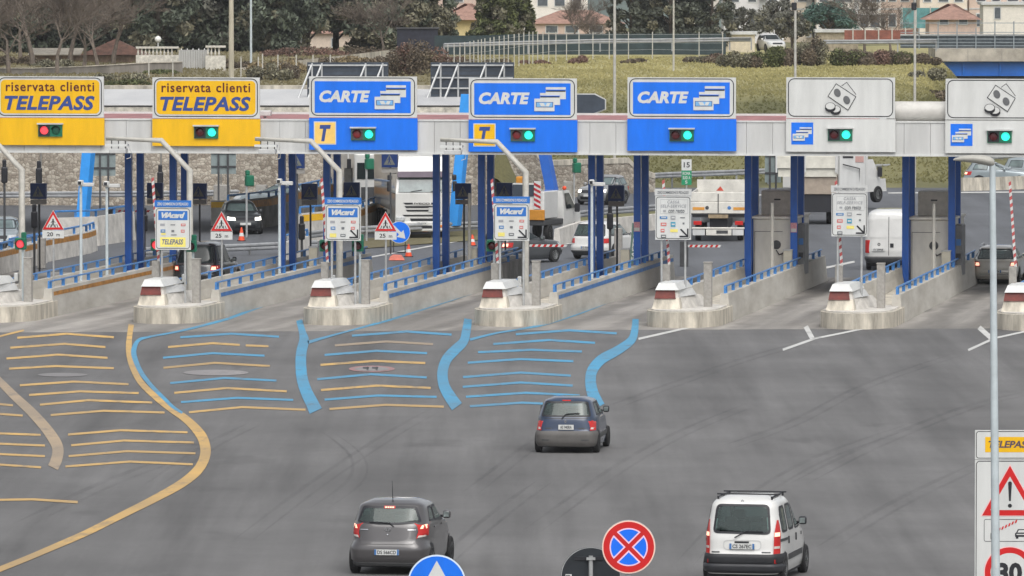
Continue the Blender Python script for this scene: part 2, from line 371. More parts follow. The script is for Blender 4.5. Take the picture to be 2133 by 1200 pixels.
class Paint:
    def __init__(s): s.mb = MB()
    def strip(s, pts, m, z=.010):
        n = len(pts); L = []
        for i, (x, y, w) in enumerate(pts):
            a = pts[max(i - 1, 0)]; b = pts[min(i + 1, n - 1)]; dx, dy = b[0] - a[0], b[1] - a[1]; d = math.hypot(dx, dy)
            nx, ny = -dy / d * w / 2, dx / d * w / 2
            L.append((G(x - nx, y - ny, z), G(x + nx, y + ny, z)))
        v = [q for pr in L for q in pr]
        s.mb.add(v, [(2 * i, 2 * i + 1, 2 * i + 3, 2 * i + 2) for i in range(n - 1)], m)
    def build(s, name): return struct(s.mb.build(name))
def smooth_pts(pts, k=4):
    o = []
    for i in range(len(pts) - 1):
        p0 = pts[max(i - 1, 0)]; p1 = pts[i]; p2 = pts[i + 1]; p3 = pts[min(i + 2, len(pts) - 1)]
        for j in range(k):
            t = j / k
            o.append(tuple(.5 * (2 * p1[c] + (p2[c] - p0[c]) * t + (2 * p0[c] - 5 * p1[c] + 4 * p2[c] - p3[c]) * t * t + (3 * p1[c] - p0[c] - 3 * p2[c] + p3[c]) * t ** 3) for c in range(3)))
    return o + [pts[-1]]
def c1(*p): return [(x / 2.223, 660 + y / 2.223, w / 2.223) for x, y, w in p]
def c2(*p): return [(600 + x / 2.666, 640 + y / 2.666, w / 2.666) for x, y, w in p]
def c8(*p): return [(1580 + x / 2.667, 290 + y / 2.667, w / 2.667) for x, y, w in p]
yel, blu, whi = Paint(), Paint(), Paint()
yel.strip(smooth_pts(c1((608, 35, 25), (600, 90, 25), (597, 150, 28), (610, 220, 28), (650, 300, 28), (720, 370, 28), (790, 425, 30), (850, 465, 34), (900, 510, 40), (935, 555, 46), (950, 600, 48), (950, 640, 48), (930, 690, 45), (890, 735, 42), (820, 785, 38), (700, 850, 33), (550, 925, 30), (400, 1000, 28), (250, 1065, 26), (120, 1120, 25), (-60, 1192, 25))), PY, .012)
yel.strip(smooth_pts(c1((-60, 240, 28), (10, 310, 34), (70, 370, 38), (140, 435, 42), (200, 500, 46), (245, 560, 50), (268, 610, 52), (262, 660, 52), (245, 698, 50))), PP, .012)
yel.strip(c1((-40, 100, 8), (110, 62, 8)), PY); yel.strip(c1((-40, 848, 10), (150, 845, 10), (360, 858, 12)), PY)
W = 9.6
for a in [((80, 97), (310, 78), (528, 95)), ((48, 143), (300, 125), (488, 140)), ((30, 193), (270, 175), (498, 190)), ((42, 240), (260, 228), (527, 238)), ((92, 317), (340, 300), (595, 312)), ((135, 362), (370, 345), (642, 353)), ((185, 407), (410, 386), (705, 397)), ((235, 455), (480, 435), (762, 443)), ((315, 545), (560, 525), (868, 535)), ((330, 595), (575, 573), (898, 582)), ((318, 645), (590, 622), (905, 632)), ((303, 693), (600, 670), (893, 683)),
          ((-60, 398), (60, 410)), ((-60, 445), (105, 457)), ((-60, 537), (188, 547)), ((-60, 585), (208, 596)), ((-60, 633), (208, 645)), ((-60, 680), (190, 697)),
          ((778, 140), (985, 122), (1110, 130)), ((1138, 132), (1243, 136)), ((757, 236), (995, 213), (1250, 228)), ((807, 352), (1050, 330), (1328, 345)), ((875, 442), (1120, 418), (1415, 430))]:
    yel.strip(c1(*[(x, y, W) for x, y in a]), PY)
for a in [((835, 95), (1070, 78), (1292, 92)), ((755, 190), (985, 168), (1225, 180)), ((788, 307), (1040, 283), (1280, 295)), ((838, 395), (1100, 375), (1358, 385))]:
    blu.strip(c1(*[(x, y, W) for x, y in a]), PB)
W = 12
for a, m in [(((355, 158), (660, 135), (908, 152)), 0), (((260, 212), (545, 190), (805, 205)), 2), (((203, 265), (490, 242), (772, 255)), 0), (((180, 320), (480, 298), (762, 310)), 1), (((162, 400), (460, 372), (770, 390)), 0), (((183, 460), (490, 435), (792, 448)), 1), (((203, 513), (500, 490), (825, 498)), 0), (((230, 565), (540, 542), (865, 552)), 1),
             (((1265, 150), (1560, 128), (1825, 145)), 0), (((1140, 204), (1450, 182), (1705, 198)), 0), (((1055, 250), (1350, 236), (1632, 246)), 0), (((998, 308), (1290, 288), (1585, 300)), 0), (((972, 388), (1290, 363), (1570, 380)), 0), (((970, 442), (1290, 418), (1580, 435)), 0), (((988, 497), (1320, 475), (1620, 490)), 0), (((1010, 550), (1300, 530), (1640, 545)), 0)]:
    (blu if m == 0 else yel).strip(c2(*[(x, y, W) for x, y in a]), (PB, PY, PP)[m])
for q in [c1((1060, 8, 10), (960, 35, 10), (850, 62, 9), (760, 80, 8), (680, 95, 10), (640, 110, 16), (620, 150, 24), (624, 190, 24), (652, 255, 21), (702, 320, 18), (762, 380, 16), (802, 418, 14), (845, 445, 10)),
          c1((1385, 15, 28), (1400, 70, 32), (1408, 110, 45), (1396, 160, 48), (1393, 220, 50), (1400, 290, 52), (1420, 350, 54), (1445, 400, 58), (1462, 436, 62)),
          c2((110, 195, 18), (250, 155, 10), (400, 115, 9), (560, 70, 14), (760, 5, 16), (1080, -98, 12)),
          c2((1000, 65, 42), (990, 130, 48), (975, 190, 50), (930, 235, 55), (880, 290, 56), (858, 360, 58), (865, 430, 60), (895, 490, 64), (938, 552, 68)),
          c2((1010, 180, 14), (1150, 145, 10), (1300, 120, 9), (1420, 95, 14), (1560, 50, 18), (1700, 0, 16), (2010, -125, 12)),
          c2((1930, 65, 34), (1925, 130, 40), (1905, 185, 45), (1830, 240, 50), (1740, 290, 55), (1690, 350, 58), (1680, 410, 60), (1690, 470, 64), (1710, 520, 68), (1728, 552, 68))]:
    blu.strip(smooth_pts(q), PB, .014)
blu.strip([(478, 663, 5), (560, 632, 5), (662, 592, 5)], PB)
whi.strip([(1330, 706, 4.5), (1440, 681, 3.5)], PW)
for q in [((262, 1040, 26), (300, 1108, 26)), ((135, 1170, 13), (310, 1108, 12)), ((300, 1110, 10), (620, 1045, 8)), ((1225, 1045, 26), (1300, 1112, 26)), ((1165, 1172, 13), (1300, 1110, 12)), ((1290, 1110, 10), (1700, 1020, 8))]:
    whi.strip(c8(*q), PW)
for x, y, rx, ry, m in ((1000 / 2.223, 660 + 258 / 2.223, 68, 6, PG), (290 / 2.223, 660 + 268 / 2.223, 52, 4, PG), (600 + 465 / 2.666, 640 + 342 / 2.666, 48, 6.5, PR), (600 + 465 / 2.666, 640 + 342 / 2.666, 36, 4.5, PG)):
    z = .012 if rx != 36 else .016
    whi.mb.add([G(x + rx * math.cos(t * .2618), y + ry * math.sin(t * .2618), z) for t in range(24)], [tuple(range(24))], m)
for x0 in (756, 775):      # worn figures of the speed roundel
    whi.strip([(x0, 766, 4), (x0 + 12, 766, 4)], M['darkgrey'], .020); whi.strip([(x0 + 11, 764, 4), (x0 + 9, 771, 4)], M['darkgrey'], .020)
tm = bpy.data.materials.new('tyre_film'); tm.use_nodes = True; tn, tl = tm.node_tree.nodes, tm.node_tree.links      # thin rubber left on the road
tp = tn['Principled BSDF']; tp.inputs['Base Color'].default_value = (.05, .05, .052, 1); tp.inputs['Roughness'].default_value = .7
ttc = tn.new('ShaderNodeTexCoord'); ta = noise_val(tn, tl, ttc.outputs['Object'], .55, 6, .7, stretch=(1, .35, 1), lo=.3, hi=.75, a=.0, b=.17); tl.new(ta, tp.inputs['Alpha'])
tyre = Paint()
for q in [((1255, 850), (1330, 822), (1420, 790), (1560, 742), (1720, 700)), ((960, 1028), (1030, 975), (1092, 928), (1150, 890)), ((1090, 1105), (1180, 1040), (1290, 965), (1410, 900), (1560, 838)), ((640, 1062), (715, 1010), (735, 975), (722, 940), (668, 897)), ((1500, 930), (1640, 880), (1800, 800), (1990, 735)), ((1640, 1010), (1800, 930), (2000, 850), (2140, 815)), ((1700, 1140), (1850, 1050), (2040, 960)),
          ((480, 1130), (640, 1010), (800, 905), (900, 850)), ((300, 1010), (420, 930), (520, 880)), ((1400, 1180), (1520, 1060), (1680, 960), (1900, 880)), ((30, 1090), (200, 1010), (330, 960)), ((880, 1190), (1010, 1080), (1120, 1000))]:
    for off, w in ((0, 7), (26, 5)):
        s_ = smooth_pts([(x + off * (.6 + (y - 650) / 600), y + off * .12, w * (.5 + (y - 650) / 700)) for x, y in q], 6); nn = len(s_) - 1
        tyre.strip([(x, y, max(.4, w_ * min(1, 4 * i / nn, 4 * (nn - i) / nn))) for i, (x, y, w_) in enumerate(s_)], tm, .006)
tyre.build('tyre_marks_on_road')
yel.build('yellow_road_marking'); blu.build('blue_road_marking'); whi.build('white_road_marking')
# edge lines on the road beyond
whi2 = Paint()
for q in [((1850, 402, 2.5), (2140, 400, 2.5)), ((1450, 420, 2), (1720, 392, 2)), ((640, 560, 3), (900, 512, 2.5), (1000, 494, 2.5)), ((1640, 575, 4), (1780, 545, 4)), ((1830, 372, 2), (2133, 355, 2)), ((1040, 520, 2), (1210, 505, 2))]:
    whi2.strip(q, PW, .012)
whi2.build('road_edge_marking')
# ------------------------------------------------------------------ toll canopy
VC = [3.2 + 6.1 * (k - 3) for k in range(7)]            # island centre lines
def vpx(px, u):
    t = (px - 1066.5) / FPX; return (t * (Y0 + u * CF) - u * SF) / (CF + t * SF)
def gy(px, u):                                           # the ground's picture height there
    p = PZ(u, vpx(px, u)); d = p.y; return 600 + FPX * math.tan(math.atan(CAM_Z / d) - PITCH)
can = thing('toll_canopy', 'long white toll canopy beam with pinkish roof strip on blue columns', 'canopy', PZ(0, 0, 0), -PHI)
VL, VR = -26.0, 26.0
fm = MB(); x = VL; random.seed(3)
while x < VR:
    fm.box(x + .006, min(x + 1.0, VR) - .006, 0, .12, 5.40, 6.60, 'whitegrey'); x += 1.0
fm.box(VL, VR, .10, .30, 5.42, 6.58, 'steel'); fm.box(VL, VR, -.06, .14, 5.33, 5.40, 'white'); fm.box(VL, VR, -.03, .16, 6.60, 6.66, 'white')
fm.build('fascia', can)
rm = MB(); PINK = mat('pink_roof', srgb(160, 108, 108), .6, var=.18, scale=1.2, stretch=(1, .2, 1))
rm.box(VL, 13.4, .16, 10.0, 6.45, 6.62, PINK); rm.box(13.4, VR, .16, 10.0, 6.40, 6.60, 'whitegrey'); rm.box(VL, 13.4, 10.0, 10.12, 6.5, 6.70, 'white')
rm.build('roof', can)
bm_ = MB(); bm_.prism([(.55 + .42 * math.cos(R(a)), 7.0 + .40 * math.sin(R(a))) for a in range(0, 360, 12)], 'x', 14.3, VR, mat('curved_metal', (.56, .545, .51), .5, metal=.0, var=.08))
bm_.box(16.55, 16.60, .1, .13, 6.60, 6.84, 'white'); bm_.build('barrel_roof', can, smooth='auto')
for k in range(7):
    for j, (dx, y) in enumerate(((-.78, 4.7), (-.78, 7.0), (1.0, 4.7), (1.0, 7.0))):
        if k >= 4 and j in (1,): pass
        c = MB(); X = VC[k] + dx; c.box(X - .13, X + .13, y - .13, y + .13, .0, 6.45, 'colblue')
        c.box(X - .19, X + .19, y - .19, y + .19, .25, .31, 'colblue'); o = c.build('column', can)
        if j == (2 if k in (0, 3) else 9) or (k in (4,) and j == 2):
            s_ = MB(); s_.box(X - .12, X + .12, y - .145, y - .132, 2.25, 2.62, mat('pink_notice', srgb(214, 150, 160), .5, var=.2, scale=20))
            s_.box(X - .10, X + .10, y - .150, y - .146, 2.27, 2.40, 'white'); s_.build('notice', o)
def vflip(px): return vpx(px, 0)

# ------------------------------------------------------------------ lane signs on the beam
LANE_NAMES = ['yellow TELEPASS lane sign with its red lamp lit', 'yellow TELEPASS lane sign with its green lamp lit', 'leftmost of the three blue CARTE lane signs, with pale T sticker', 'middle blue CARTE lane sign with bright yellow T sticker', 'blue CARTE lane sign without any T sticker', 'white banknote and coin lane sign, the whole one', 'white banknote and coin lane sign cut by the right edge']
SIGNX = [105, 429.5, 756.5, 1089, 1420, 1751, 2083]
def cards(f, x0, y0, x1, y1, m1='white', bl='blue', l=4):   # three stacked payment cards
    w, h = x1 - x0, y1 - y0; q = lambda a, b, c, d, m, k: f.rect(x0 + a * w, y0 + b * h, x0 + c * w, y0 + d * h, m, k)
    q(.36, 0, 1, .50, m1, l); q(.36, .10, 1, .135, bl, l + 1); q(.37, .135, .99, .19, 'black', l + 1)
    q(.18, .24, .82, .74, m1, l + 2); q(.18, .35, .82, .38, bl, l + 3); q(.19, .38, .80, .43, 'black', l + 3)
    q(0, .48, .64, 1, m1, l + 4); q(.05, .62, .60, .84, 'navytext', l + 5); q(.07, .64, .58, .82, mat('card_logo', srgb(120, 178, 226), .5, var=.1), l + 6)
    f.poly([(x0 + w * .16, y0 + h * .66), (x0 + w * .30, y0 + h * .66), (x0 + w * .36, y0 + h * .80), (x0 + w * .22, y0 + h * .80)], m1, l + 7)
    f.poly([(x0 + w * .40, y0 + h * .66), (x0 + w * .52, y0 + h * .66), (x0 + w * .46, y0 + h * .80), (x0 + w * .36, y0 + h * .80)], m1, l + 7)
def lane_sign(k):
    px = SIGNX[k]; v = vpx(px, -.12); p = PZ(-.12, v, 0); sc = FPX / p.y * 1.0
    cy = 600 + FPX * math.tan(math.atan(CAM_Z / p.y) - PITCH)
    t = thing('lane_sign', LANE_NAMES[k], 'lane sign', p, -PHI, 'lane signs along the canopy beam')
    z = lambda y: (cy - y) / sc
    W2 = 113.5 / sc
    col = ['yellow', 'yellow', 'blue', 'blue', 'blue', 'white', 'white'][k]
    dy = [0, 2, 0, 4, 2, 2, 5][k]
    ub = MB(); f = Face(ub, px, cy, sc, -.05)
    ub.box(-W2, W2, -.05, .06, z(244 + dy), z(159 + dy), 'white')
    L, T, RR, B = px - 113, 159 + dy, px + 113, 244 + dy
    f.frame(L + 3, T + 2, RR - 3, B - 3, 13, 1.9, 'black', 1)
    if k < 2:
        f.rrect(L + 8, T + 7, RR - 8, B - 8, 9, 'yellow', 1)
        f.text('riservata clienti', px - 94, T + 11, px + 94, T + 31, 'maroon', 2, bold=.018, space=1.12)
        f.text('TELEPASS', px - 97, T + 40, px + 95, T + 70, 'navytext', 2, bold=.035, shear=.22, space=1.05)
    elif k < 5:
        f.rect(L + 11, T + 10, RR - 12, B - 9, 'blue', 1)
        f.text('CARTE', px - 92, T + 29, px + 15, T + 54, 'white', 2, bold=.05, shear=.22, space=1.04)
        cards(f, px + 25, T + 18, px + 91, T + 68, l=2)
    else:
        qx = lambda a: px - 113 + 113 * 2 * a; mk = lambda pts: [(px + a, T + b) for a, b in pts]
        f.poly(mk([(5, 15), (13, 10), (32, 33), (24, 40)]), 'white', 1); f.line(mk([(3, 17), (13, 10), (32, 35)]), 1.2, 'black', 2)
        nt = mk([(-9, 13), (32, 40), (16, 68), (-26, 39)]); f.poly(nt, 'white', 3); f.line(nt + nt[:1], 1.4, 'black', 4)
        GR = mat('note_grey', (.12, .125, .13), .5, var=.1)
        for a, b in ((-6.5, 32), (13, 47)): f.poly([(px + a + 8.5 * math.cos(t_) * .78 + 3 * math.sin(t_), T + b + 8.5 * math.sin(t_) - 2 * math.cos(t_)) for t_ in [i * .3142 for i in range(20)]], GR, 5)
        for a, b in ((-10, 66), (-21, 60)):
            q0 = 6 + 4 * (a < -15); f.disc(px + a, T + b + 4, 11, 'black', q0, 8); f.disc(px + a, T + b, 11, 'black', q0 + 1, 8); f.disc(px + a, T + b - .3, 9.6, 'white', q0 + 2, 6.8)
    ub.build('upper_board', t)
    lb = MB(); bot = [58, 58, 68, 68, 68, 70, 70][k]; f = Face(lb, px, cy, sc, -.03); lb.box(-W2 - .01, W2 + .02, -.03, .05, z(244 + dy + bot), z(245.5 + dy), col)
    if k in (2, 3):
        f.rect(px - 104, T + 94, px - 57, T + 142, 'white', 1); f.rect(px - 102, T + 96, px - 59, T + 140, ['tyellow', 'yellow'][k - 2], 2)
        f.text('T', px - 92, T + 101, px - 68, T + 135, 'navytext', 3, bold=.05, shear=.22)
    if k > 4:
        f.rect(px - 103, T + 94, px - 57, T + 140, 'blue', 1); cards(f, px - 100, T + 104, px - 60, T + 132, l=2)
    lb.build('lower_board', t)
    sx = [px + 1, px + 1, px + 1, px + 1, px + 1, px, px][k]; sy = [271, 275, 279, 281, 281, 280, 284][k]
    sb = MB(); S = lambda a: (a - px) / sc
    sb.box(S(sx - 26), S(sx + 25), -.10, -.032, z(sy + 13), z(sy - 13), 'green'); sb.box(S(sx - 28), S(sx + 27), -.16, -.03, z(sy - 12), z(sy - 15), 'whitegrey')
    sb.box(S(sx - 25), S(sx - 1), -.104, -.09, z(sy + 12), z(sy - 11), 'black' if k not in (2, 3) else 'darkgrey')
    s = sb.build('signal_box', t)
    for i, (dx, lit) in enumerate(((-13, k == 0), (12, k != 0))):
        g = MB(); m = (('redlit' if lit else ('redlensdim' if k not in (2, 3) else 'redidle')), ('greenlit' if lit else 'greendim'))[i]
        g.lathe([(0, -.14), (.09, -.135), (.15, -.125), (.165, -.10)], m, 'y', (S(sx + dx), 0, z(sy)), 20); g.build('red_lens' if i == 0 else 'green_lens', s, True)
        vv = MB(); n = 10
        pts = [(S(sx + dx) + .175 * math.cos(R(10 + 16 * a)), z(sy) + .175 * math.sin(R(10 + 16 * a))) for a in range(n + 1)]
        vv.add([(a, -.10, b) for a, b in pts] + [(a, -.24, b) for a, b in pts], [(i_, i_ + 1, i_ + n + 2, i_ + n + 1) for i_ in range(n)], 'black'); vv.build('visor', s)
for k in range(7): lane_sign(k)

# ------------------------------------------------------------------ islands
BETW = ['between the two yellow TELEPASS lanes', 'between green-lit TELEPASS lane and first CARTE lane', 'between first and middle CARTE lanes', 'between middle and last CARTE lanes', 'between last CARTE lane and first banknote lane', 'between the two banknote lanes', 'right of the last banknote lane']
SIDE = {'l': 'left', 'r': 'right'}
def nose_poly(w, y0, y1, ry, n=8):
    return [(w + .2, y1)] + [((w + .1) * math.cos(R(-180 * i / (2 * n))) + .1, y0 + ry * math.sin(R(-180 * i / (2 * n)))) for i in range(0, 2 * n + 1)] + [(-w, y1)]
def wall_prof(side):
    a = [(.92, 0.0), (1.42, 0.0), (1.37, .5), (1.32, 1.0), (1.06, 1.0), (1.0, .5)] if side > 0 else [(.80, 0.0), (1.20, 0.0), (1.20, .28), (1.12, .62), (1.10, .93), (.90, .93), (.88, .62), (.80, .28)]
    return [(x * side, z) for x, z in a]
WALLM = mat('lane_wall_concrete', (.56, .54, .49), .85, col2=(.37, .345, .30), scale=1.1, bump=.25, detail=10, stretch=(1, .25, 1))
def wall_mesh(side, y0, y1, joint=2.2):
    mb = MB(); y = y0
    while y < y1 - .05:
        e = min(y + joint, y1); mb.prism(wall_prof(side), 'y', y + .006, e - .006, WALLM); y = e
    return mb
RX = {-1: -1.0, 1: 1.19}; RH = {-1: .93, 1: 1.0}
def rail_mesh(side, y0, y1, first=True):
    mb = MB(); X = RX[side]
    h = RH[side]; mb.tube([(X, y0 + .1, h), (X, y0 + .12, h + .25), (X, y1 - .2, h + .25)], .034, 'railblue', 6)
    return mb
base_t = wall_t = block_t = None
RPOST = MB(); RPOST.box(-.055, .055, -.05, .05, 0, .24, 'railblue')
for k in range(7):
    L = PZ(0, VC[k], 0)
    if base_t is None:
        base_t = thing('toll_island', '', 'traffic island', L, -PHI, 'toll islands')
        m = MB(); m.prism(nose_poly(1.22, -21.6, -18.6, 2.2), 'z', 0, .55, 'conc'); m.prism(nose_poly(1.10, -21.5, -18.7, 2.05), 'z', .55, .60, 'concl'); m.build('nose_slab', base_t)
        m = MB(); m.box(-.8, .8, -18.6, 13.2, 0, .25, 'conc'); m.build('island_floor', base_t); isl = base_t
    else: isl = dup(base_t, L)
    isl['label'] = 'concrete toll island with raised rounded nose, ' + BETW[k]
    for sd, side in (('l', -1), ('r', 1)):
        w = thing('lane_wall', 'low wall with blue railing, %s one ' % SIDE[sd] + BETW[k], 'barrier wall', L, -PHI, 'low walls lining the toll lanes')
        y0 = -19.2 if side > 0 else -18.2
        wb = wall_mesh(side, y0, 13.0)
        if side > 0 and k <= 3:
            c = 'stripeorange' if k == 0 else 'stripeblue'
            wb.hexa([(1.30, y0 + .3, .74), (1.352, y0 + .3, .74), (1.30, 13, .74), (1.352, 13, .74), (1.29, y0 + .3, .88), (1.338, y0 + .3, .88), (1.29, 13, .88), (1.338, 13, .88)], c)
        wb.build('barrier', w); rail_mesh(side, y0, 13.0).build('railing', w)
        unit(RPOST, 'rail_post', w, [(RX[side], y0 + .4 + 2.2 * i, RH[side]) for i in range(int((13.0 - y0 - .7) / 2.2) + 1)])
    # impact block
    if block_t is None:
        block_t = thing('impact_block', '', 'crash block', L, -PHI, 'impact blocks on the island noses')
        m = MB()
        def hx(b, t, z0, z1, mt, yb0, yb1, yt0, yt1): m.hexa([(b[0], yb0, z0), (b[1], yb0, z0), (b[0], yb1, z0), (b[1], yb1, z0), (t[0], yt0, z1), (t[1], yt0, z1), (t[0], yt1, z1), (t[1], yt1, z1)], mt)
        hx((-.95, .05), (-.86, -.02), .60, .98, 'conc', -22.6, -18.9, -22.45, -19.2); hx((-.86, -.02), (-.80, -.10), .98, 1.26, 'concl', -22.45, -19.2, -22.35, -19.6)
        m.hexa([(-.84, -22.5, 1.26), (-.02, -22.5, 1.26), (-.84, -19.6, 1.26), (.10, -19.6, 1.26), (-.74, -22.35, 1.50), (-.16, -22.35, 1.50), (-.74, -19.9, 1.50), (-.05, -19.9, 1.50)], 'white')
        m.hexa([(.0, -22.3, .60), (.30, -21.0, .60), (.0, -18.9, .60), (.62, -18.9, .60), (-.05, -22.2, .98), (.1, -21.0, .98), (-.05, -19.2, .98), (.35, -19.2, .98)], 'concl')
        m.build('block', block_t)
        m = MB(); m.hexa([(-.87, -22.50, .96), (-.12, -22.50, .96), (-.87, -22.40, .96), (-.12, -22.40, .96), (-.82, -22.42, 1.25), (-.17, -22.42, 1.25), (-.82, -22.34, 1.25), (-.17, -22.34, 1.25)], mat('faded_red_reflector', srgb(112, 42, 32), .5, var=.25, scale=5)); m.build('reflector_panel', block_t)
        m = MB(); m.hexa([(-.06, -22.0, 1.0), (-.03, -22.0, 1.0), (.28, -20.0, 1.0), (.31, -20.0, 1.0), (-.14, -21.9, 1.24), (-.11, -21.9, 1.24), (.12, -20.0, 1.24), (.15, -20.0, 1.24)], 'whitegrey'); m.build('side_panel', block_t); ib = block_t
    else: ib = dup(block_t, L)
    ib['label'] = 'white crash block with faded red panel, ' + BETW[k]
# stone posts
pt = None
for k in range(7):
    L = PZ(-20.6, VC[k] + .78, .58)
    if pt is None:
        pt = thing('stone_post', '', 'bollard', L, -PHI, 'tall grey posts on the island noses'); m = MB(); m.rbox(-.14, .14, -.14, .14, 0, 1.56, 'stone', .015, 1); m.build('shaft', pt)
        m = MB(); m.rbox(-.155, .155, -.155, .155, 1.56, 1.60, 'stone', .01, 1); m.build('cap', pt); q = pt
    else: q = dup(pt, L)
    q['label'] = 'tall square grey post on nose ' + BETW[k]
# raised booms
bt = None
for k in range(7):
    L = PZ(-20.4, VC[k] - .72, .58)
    if bt is None:
        bt = thing('boom_barrier', '', 'barrier', L, -PHI, 'raised boom barriers at lane entrances'); m = MB(); m.rbox(-.13, .13, -.15, .15, 0, 1.5, 'stone', .02, 1); m.box(-.08, .08, -.155, -.15, .75, .9, 'darkgrey'); m.build('housing', bt)
        m = MB(); n = 24; PKR = mat('faded_red_paint', srgb(186, 84, 84), .5, var=.15)
        for i in range(n):
            z0, z1 = 1.42 + i * .125, 1.42 + (i + 1) * .125; s0, s1 = .1 - i * .009, .1 - (i + 1) * .009; w = .042
            m.hexa([(s0 - w, -.03, z0), (s0 + w, -.03, z0 + .06), (s0 - w, .03, z0), (s0 + w, .03, z0 + .06), (s1 - w, -.03, z1), (s1 + w, -.03, z1 + .06), (s1 - w, .03, z1), (s1 + w, .03, z1 + .06)], PKR if i % 2 else 'white')
        m.build('arm', bt); q = bt
    else: q = dup(bt, L)
    q['label'] = 'raised striped boom on grey housing, ' + BETW[k]

# payment information boards
def info_sign(k):
    cx = [0, 360, 714.5, 1065.5, 1402.5, 1770, 0][k]; top = [0, 417, 411, 409, 393, 386, 0][k]; u = -20.9
    p = PZ(u, vpx(cx, u), .25); sc = FPX / p.y; cy = gy(cx, u) - .25 * sc
    nm = {1: 'white payment board with yellow TELEPASS panel and blue header strip', 2: 'white payment board under blue header, between two unlit red signals', 3: 'white payment board under blue header, with one signal below its left corner', 4: 'white CASSA SELF-SERVICE board in front of the flatbed lorry', 5: 'white CASSA SELF-SERVICE board beside the white panel van'}[k]
    t = thing('payment_sign', nm, 'information sign', p, -PHI, 'payment boards at the lane entrances')
    z = lambda y: (cy - y) / sc; h = 37.5 / sc
    B = top + [0, 103, 90, 92, 106, 106, 0][k]; T = top + 15
    m = MB(); m.box(-h, h, -.03, .03, z(B), z(T), 'white'); f = Face(m, cx, cy, sc, -.03, .005)
    f.frame(cx - 36, T + 1.5, cx + 36, B - 2, 6, 1.3, 'darkgrey', 1)
    hdr = 'blue' if k < 4 else 'whitegrey'
    HB = mat('board_blue', srgb(40, 110, 190), .4, var=.05)
    GRY = mat('faint_grey_text', (.34, .35, .37), .5, var=.1); MID = mat('mid_grey_text', (.16, .17, .18), .5, var=.1); TEAL = mat('logo_teal', srgb(60, 150, 180), .5, var=.1); LRED = mat('logo_red', srgb(206, 110, 106), .5, var=.1); LYEL = mat('logo_yellow', srgb(232, 218, 120), .5, var=.05); LBL = mat('logo_blue', srgb(50, 120, 180), .5, var=.1)
    def logo(x, y, c, w=5.5, hh=3.2, two=False):
        f.rect(cx + x - w, y - hh, cx + x + w, y + hh, c, 2)
        if two: f.rect(cx + x - w * .6, y - hh * .35, cx + x + w * .7, y + hh * .3, 'white', 3)
    if k < 4:
        f.rect(cx - 31, T + 7, cx + 31, T + 26, HB, 1); f.text('VIAcard', cx - 24, T + 10, cx + 26, T + 22, 'white', 2, bold=.06, shear=.35, space=.9)
        b0 = T + 36
        for i, (x, y, c, w) in enumerate([(-22, 0, GRY, 5), (0, 0, MID, 5), (22, 0, LRED, 5), (-21, 13, LBL, 5), (0, 13, MID, 3), (21, 13, LRED, 4)]): logo(x, b0 + y, c, w, [2.5, 1, 2.6, 3.2, 2.4, 3][i], i in (2, 3, 5))
        if k > 1: logo(-21, b0 + 28, LYEL, 7, 4); logo(0, b0 + 28, MID, 5.5, 3, True)
        else:
            f.rect(cx - 27, T + 62, cx + 27, T + 82, mat('pale_telepass_yellow', srgb(240, 226, 120), .45, var=.05), 2); f.text('TELEPASS', cx - 23, T + 66, cx + 22, T + 77, 'navytext', 3, bold=.02, shear=.25); f.rect(cx - 4, T + 56, cx + 8, T + 58, MID, 2); logo(-20, T + 55, LYEL, 5, 2)
    else:
        f.frame(cx - 27, T + 7, cx + 31, T + 37, 1, .5, GRY, 1)
        f.text('CASSA', cx - 12, T + 9, cx + 13, T + 15.5, GRY, 2, bold=.02, shear=.2, space=1.2); f.text('SELF-SERVICE', cx - 26, T + 17.5, cx + 28, T + 24, GRY, 2, bold=.02, shear=.2, space=1.15); f.text('con resto', cx - 10, T + 27, cx + 24, T + 35, MID, 2, bold=.02, shear=.2); f.rect(cx - 21, T + 29, cx - 15, T + 33, GRY, 2)
        b0 = T + 45
        for x, y, c, w, hh, tw in [(-20, 0, LBL, 8, 2.5, 1), (0, 0, GRY, 5, 4, 1), (20, 0, MID, 5, 1, 0), (-20, 14, LRED, 6, 3.5, 1), (0, 14, TEAL, 5, 5, 1), (22, 12, MID, 2, 2, 0), (-22, 27, LRED, 4, 3.5, 1), (2, 27, LYEL, 8, 3.2, 0), (-20, 39, MID, 5.5, 3.4, 1)]: logo(x, b0 + y, c, w, hh, tw)
    if k > 1:
        a = [(cx + 17, B - 21), (cx + 30, B - 8)]; f.line(a, 3.2, 'black', 2); f.line([(cx + 31, B - 22), (cx + 31, B - 7), (cx + 15, B - 7)], 3.0, 'black', 3)
    pn = m.build('panel', t)
    m = MB(); m.box(-h - .02, h + .02, -.04, .03, z(T - 1), z(top), HB if k < 4 else 'whitegrey'); f = Face(m, cx, cy, sc, -.04, .005)
    f.text('ZERO COMMISSIONI DI PEDAGGIO', cx - 33, top + 4.5, cx + 33, top + 10.5, 'white' if k < 4 else MID, 1, bold=.02, space=.95); m.build('header_strip', t)
    for s_ in (-.42, .42):
        m = MB(); m.tube([(s_, .07, 0), (s_, .07, z(top + 20))], .04, 'steel', 8); m.build('post', t)
for k in range(1, 6): info_sign(k)

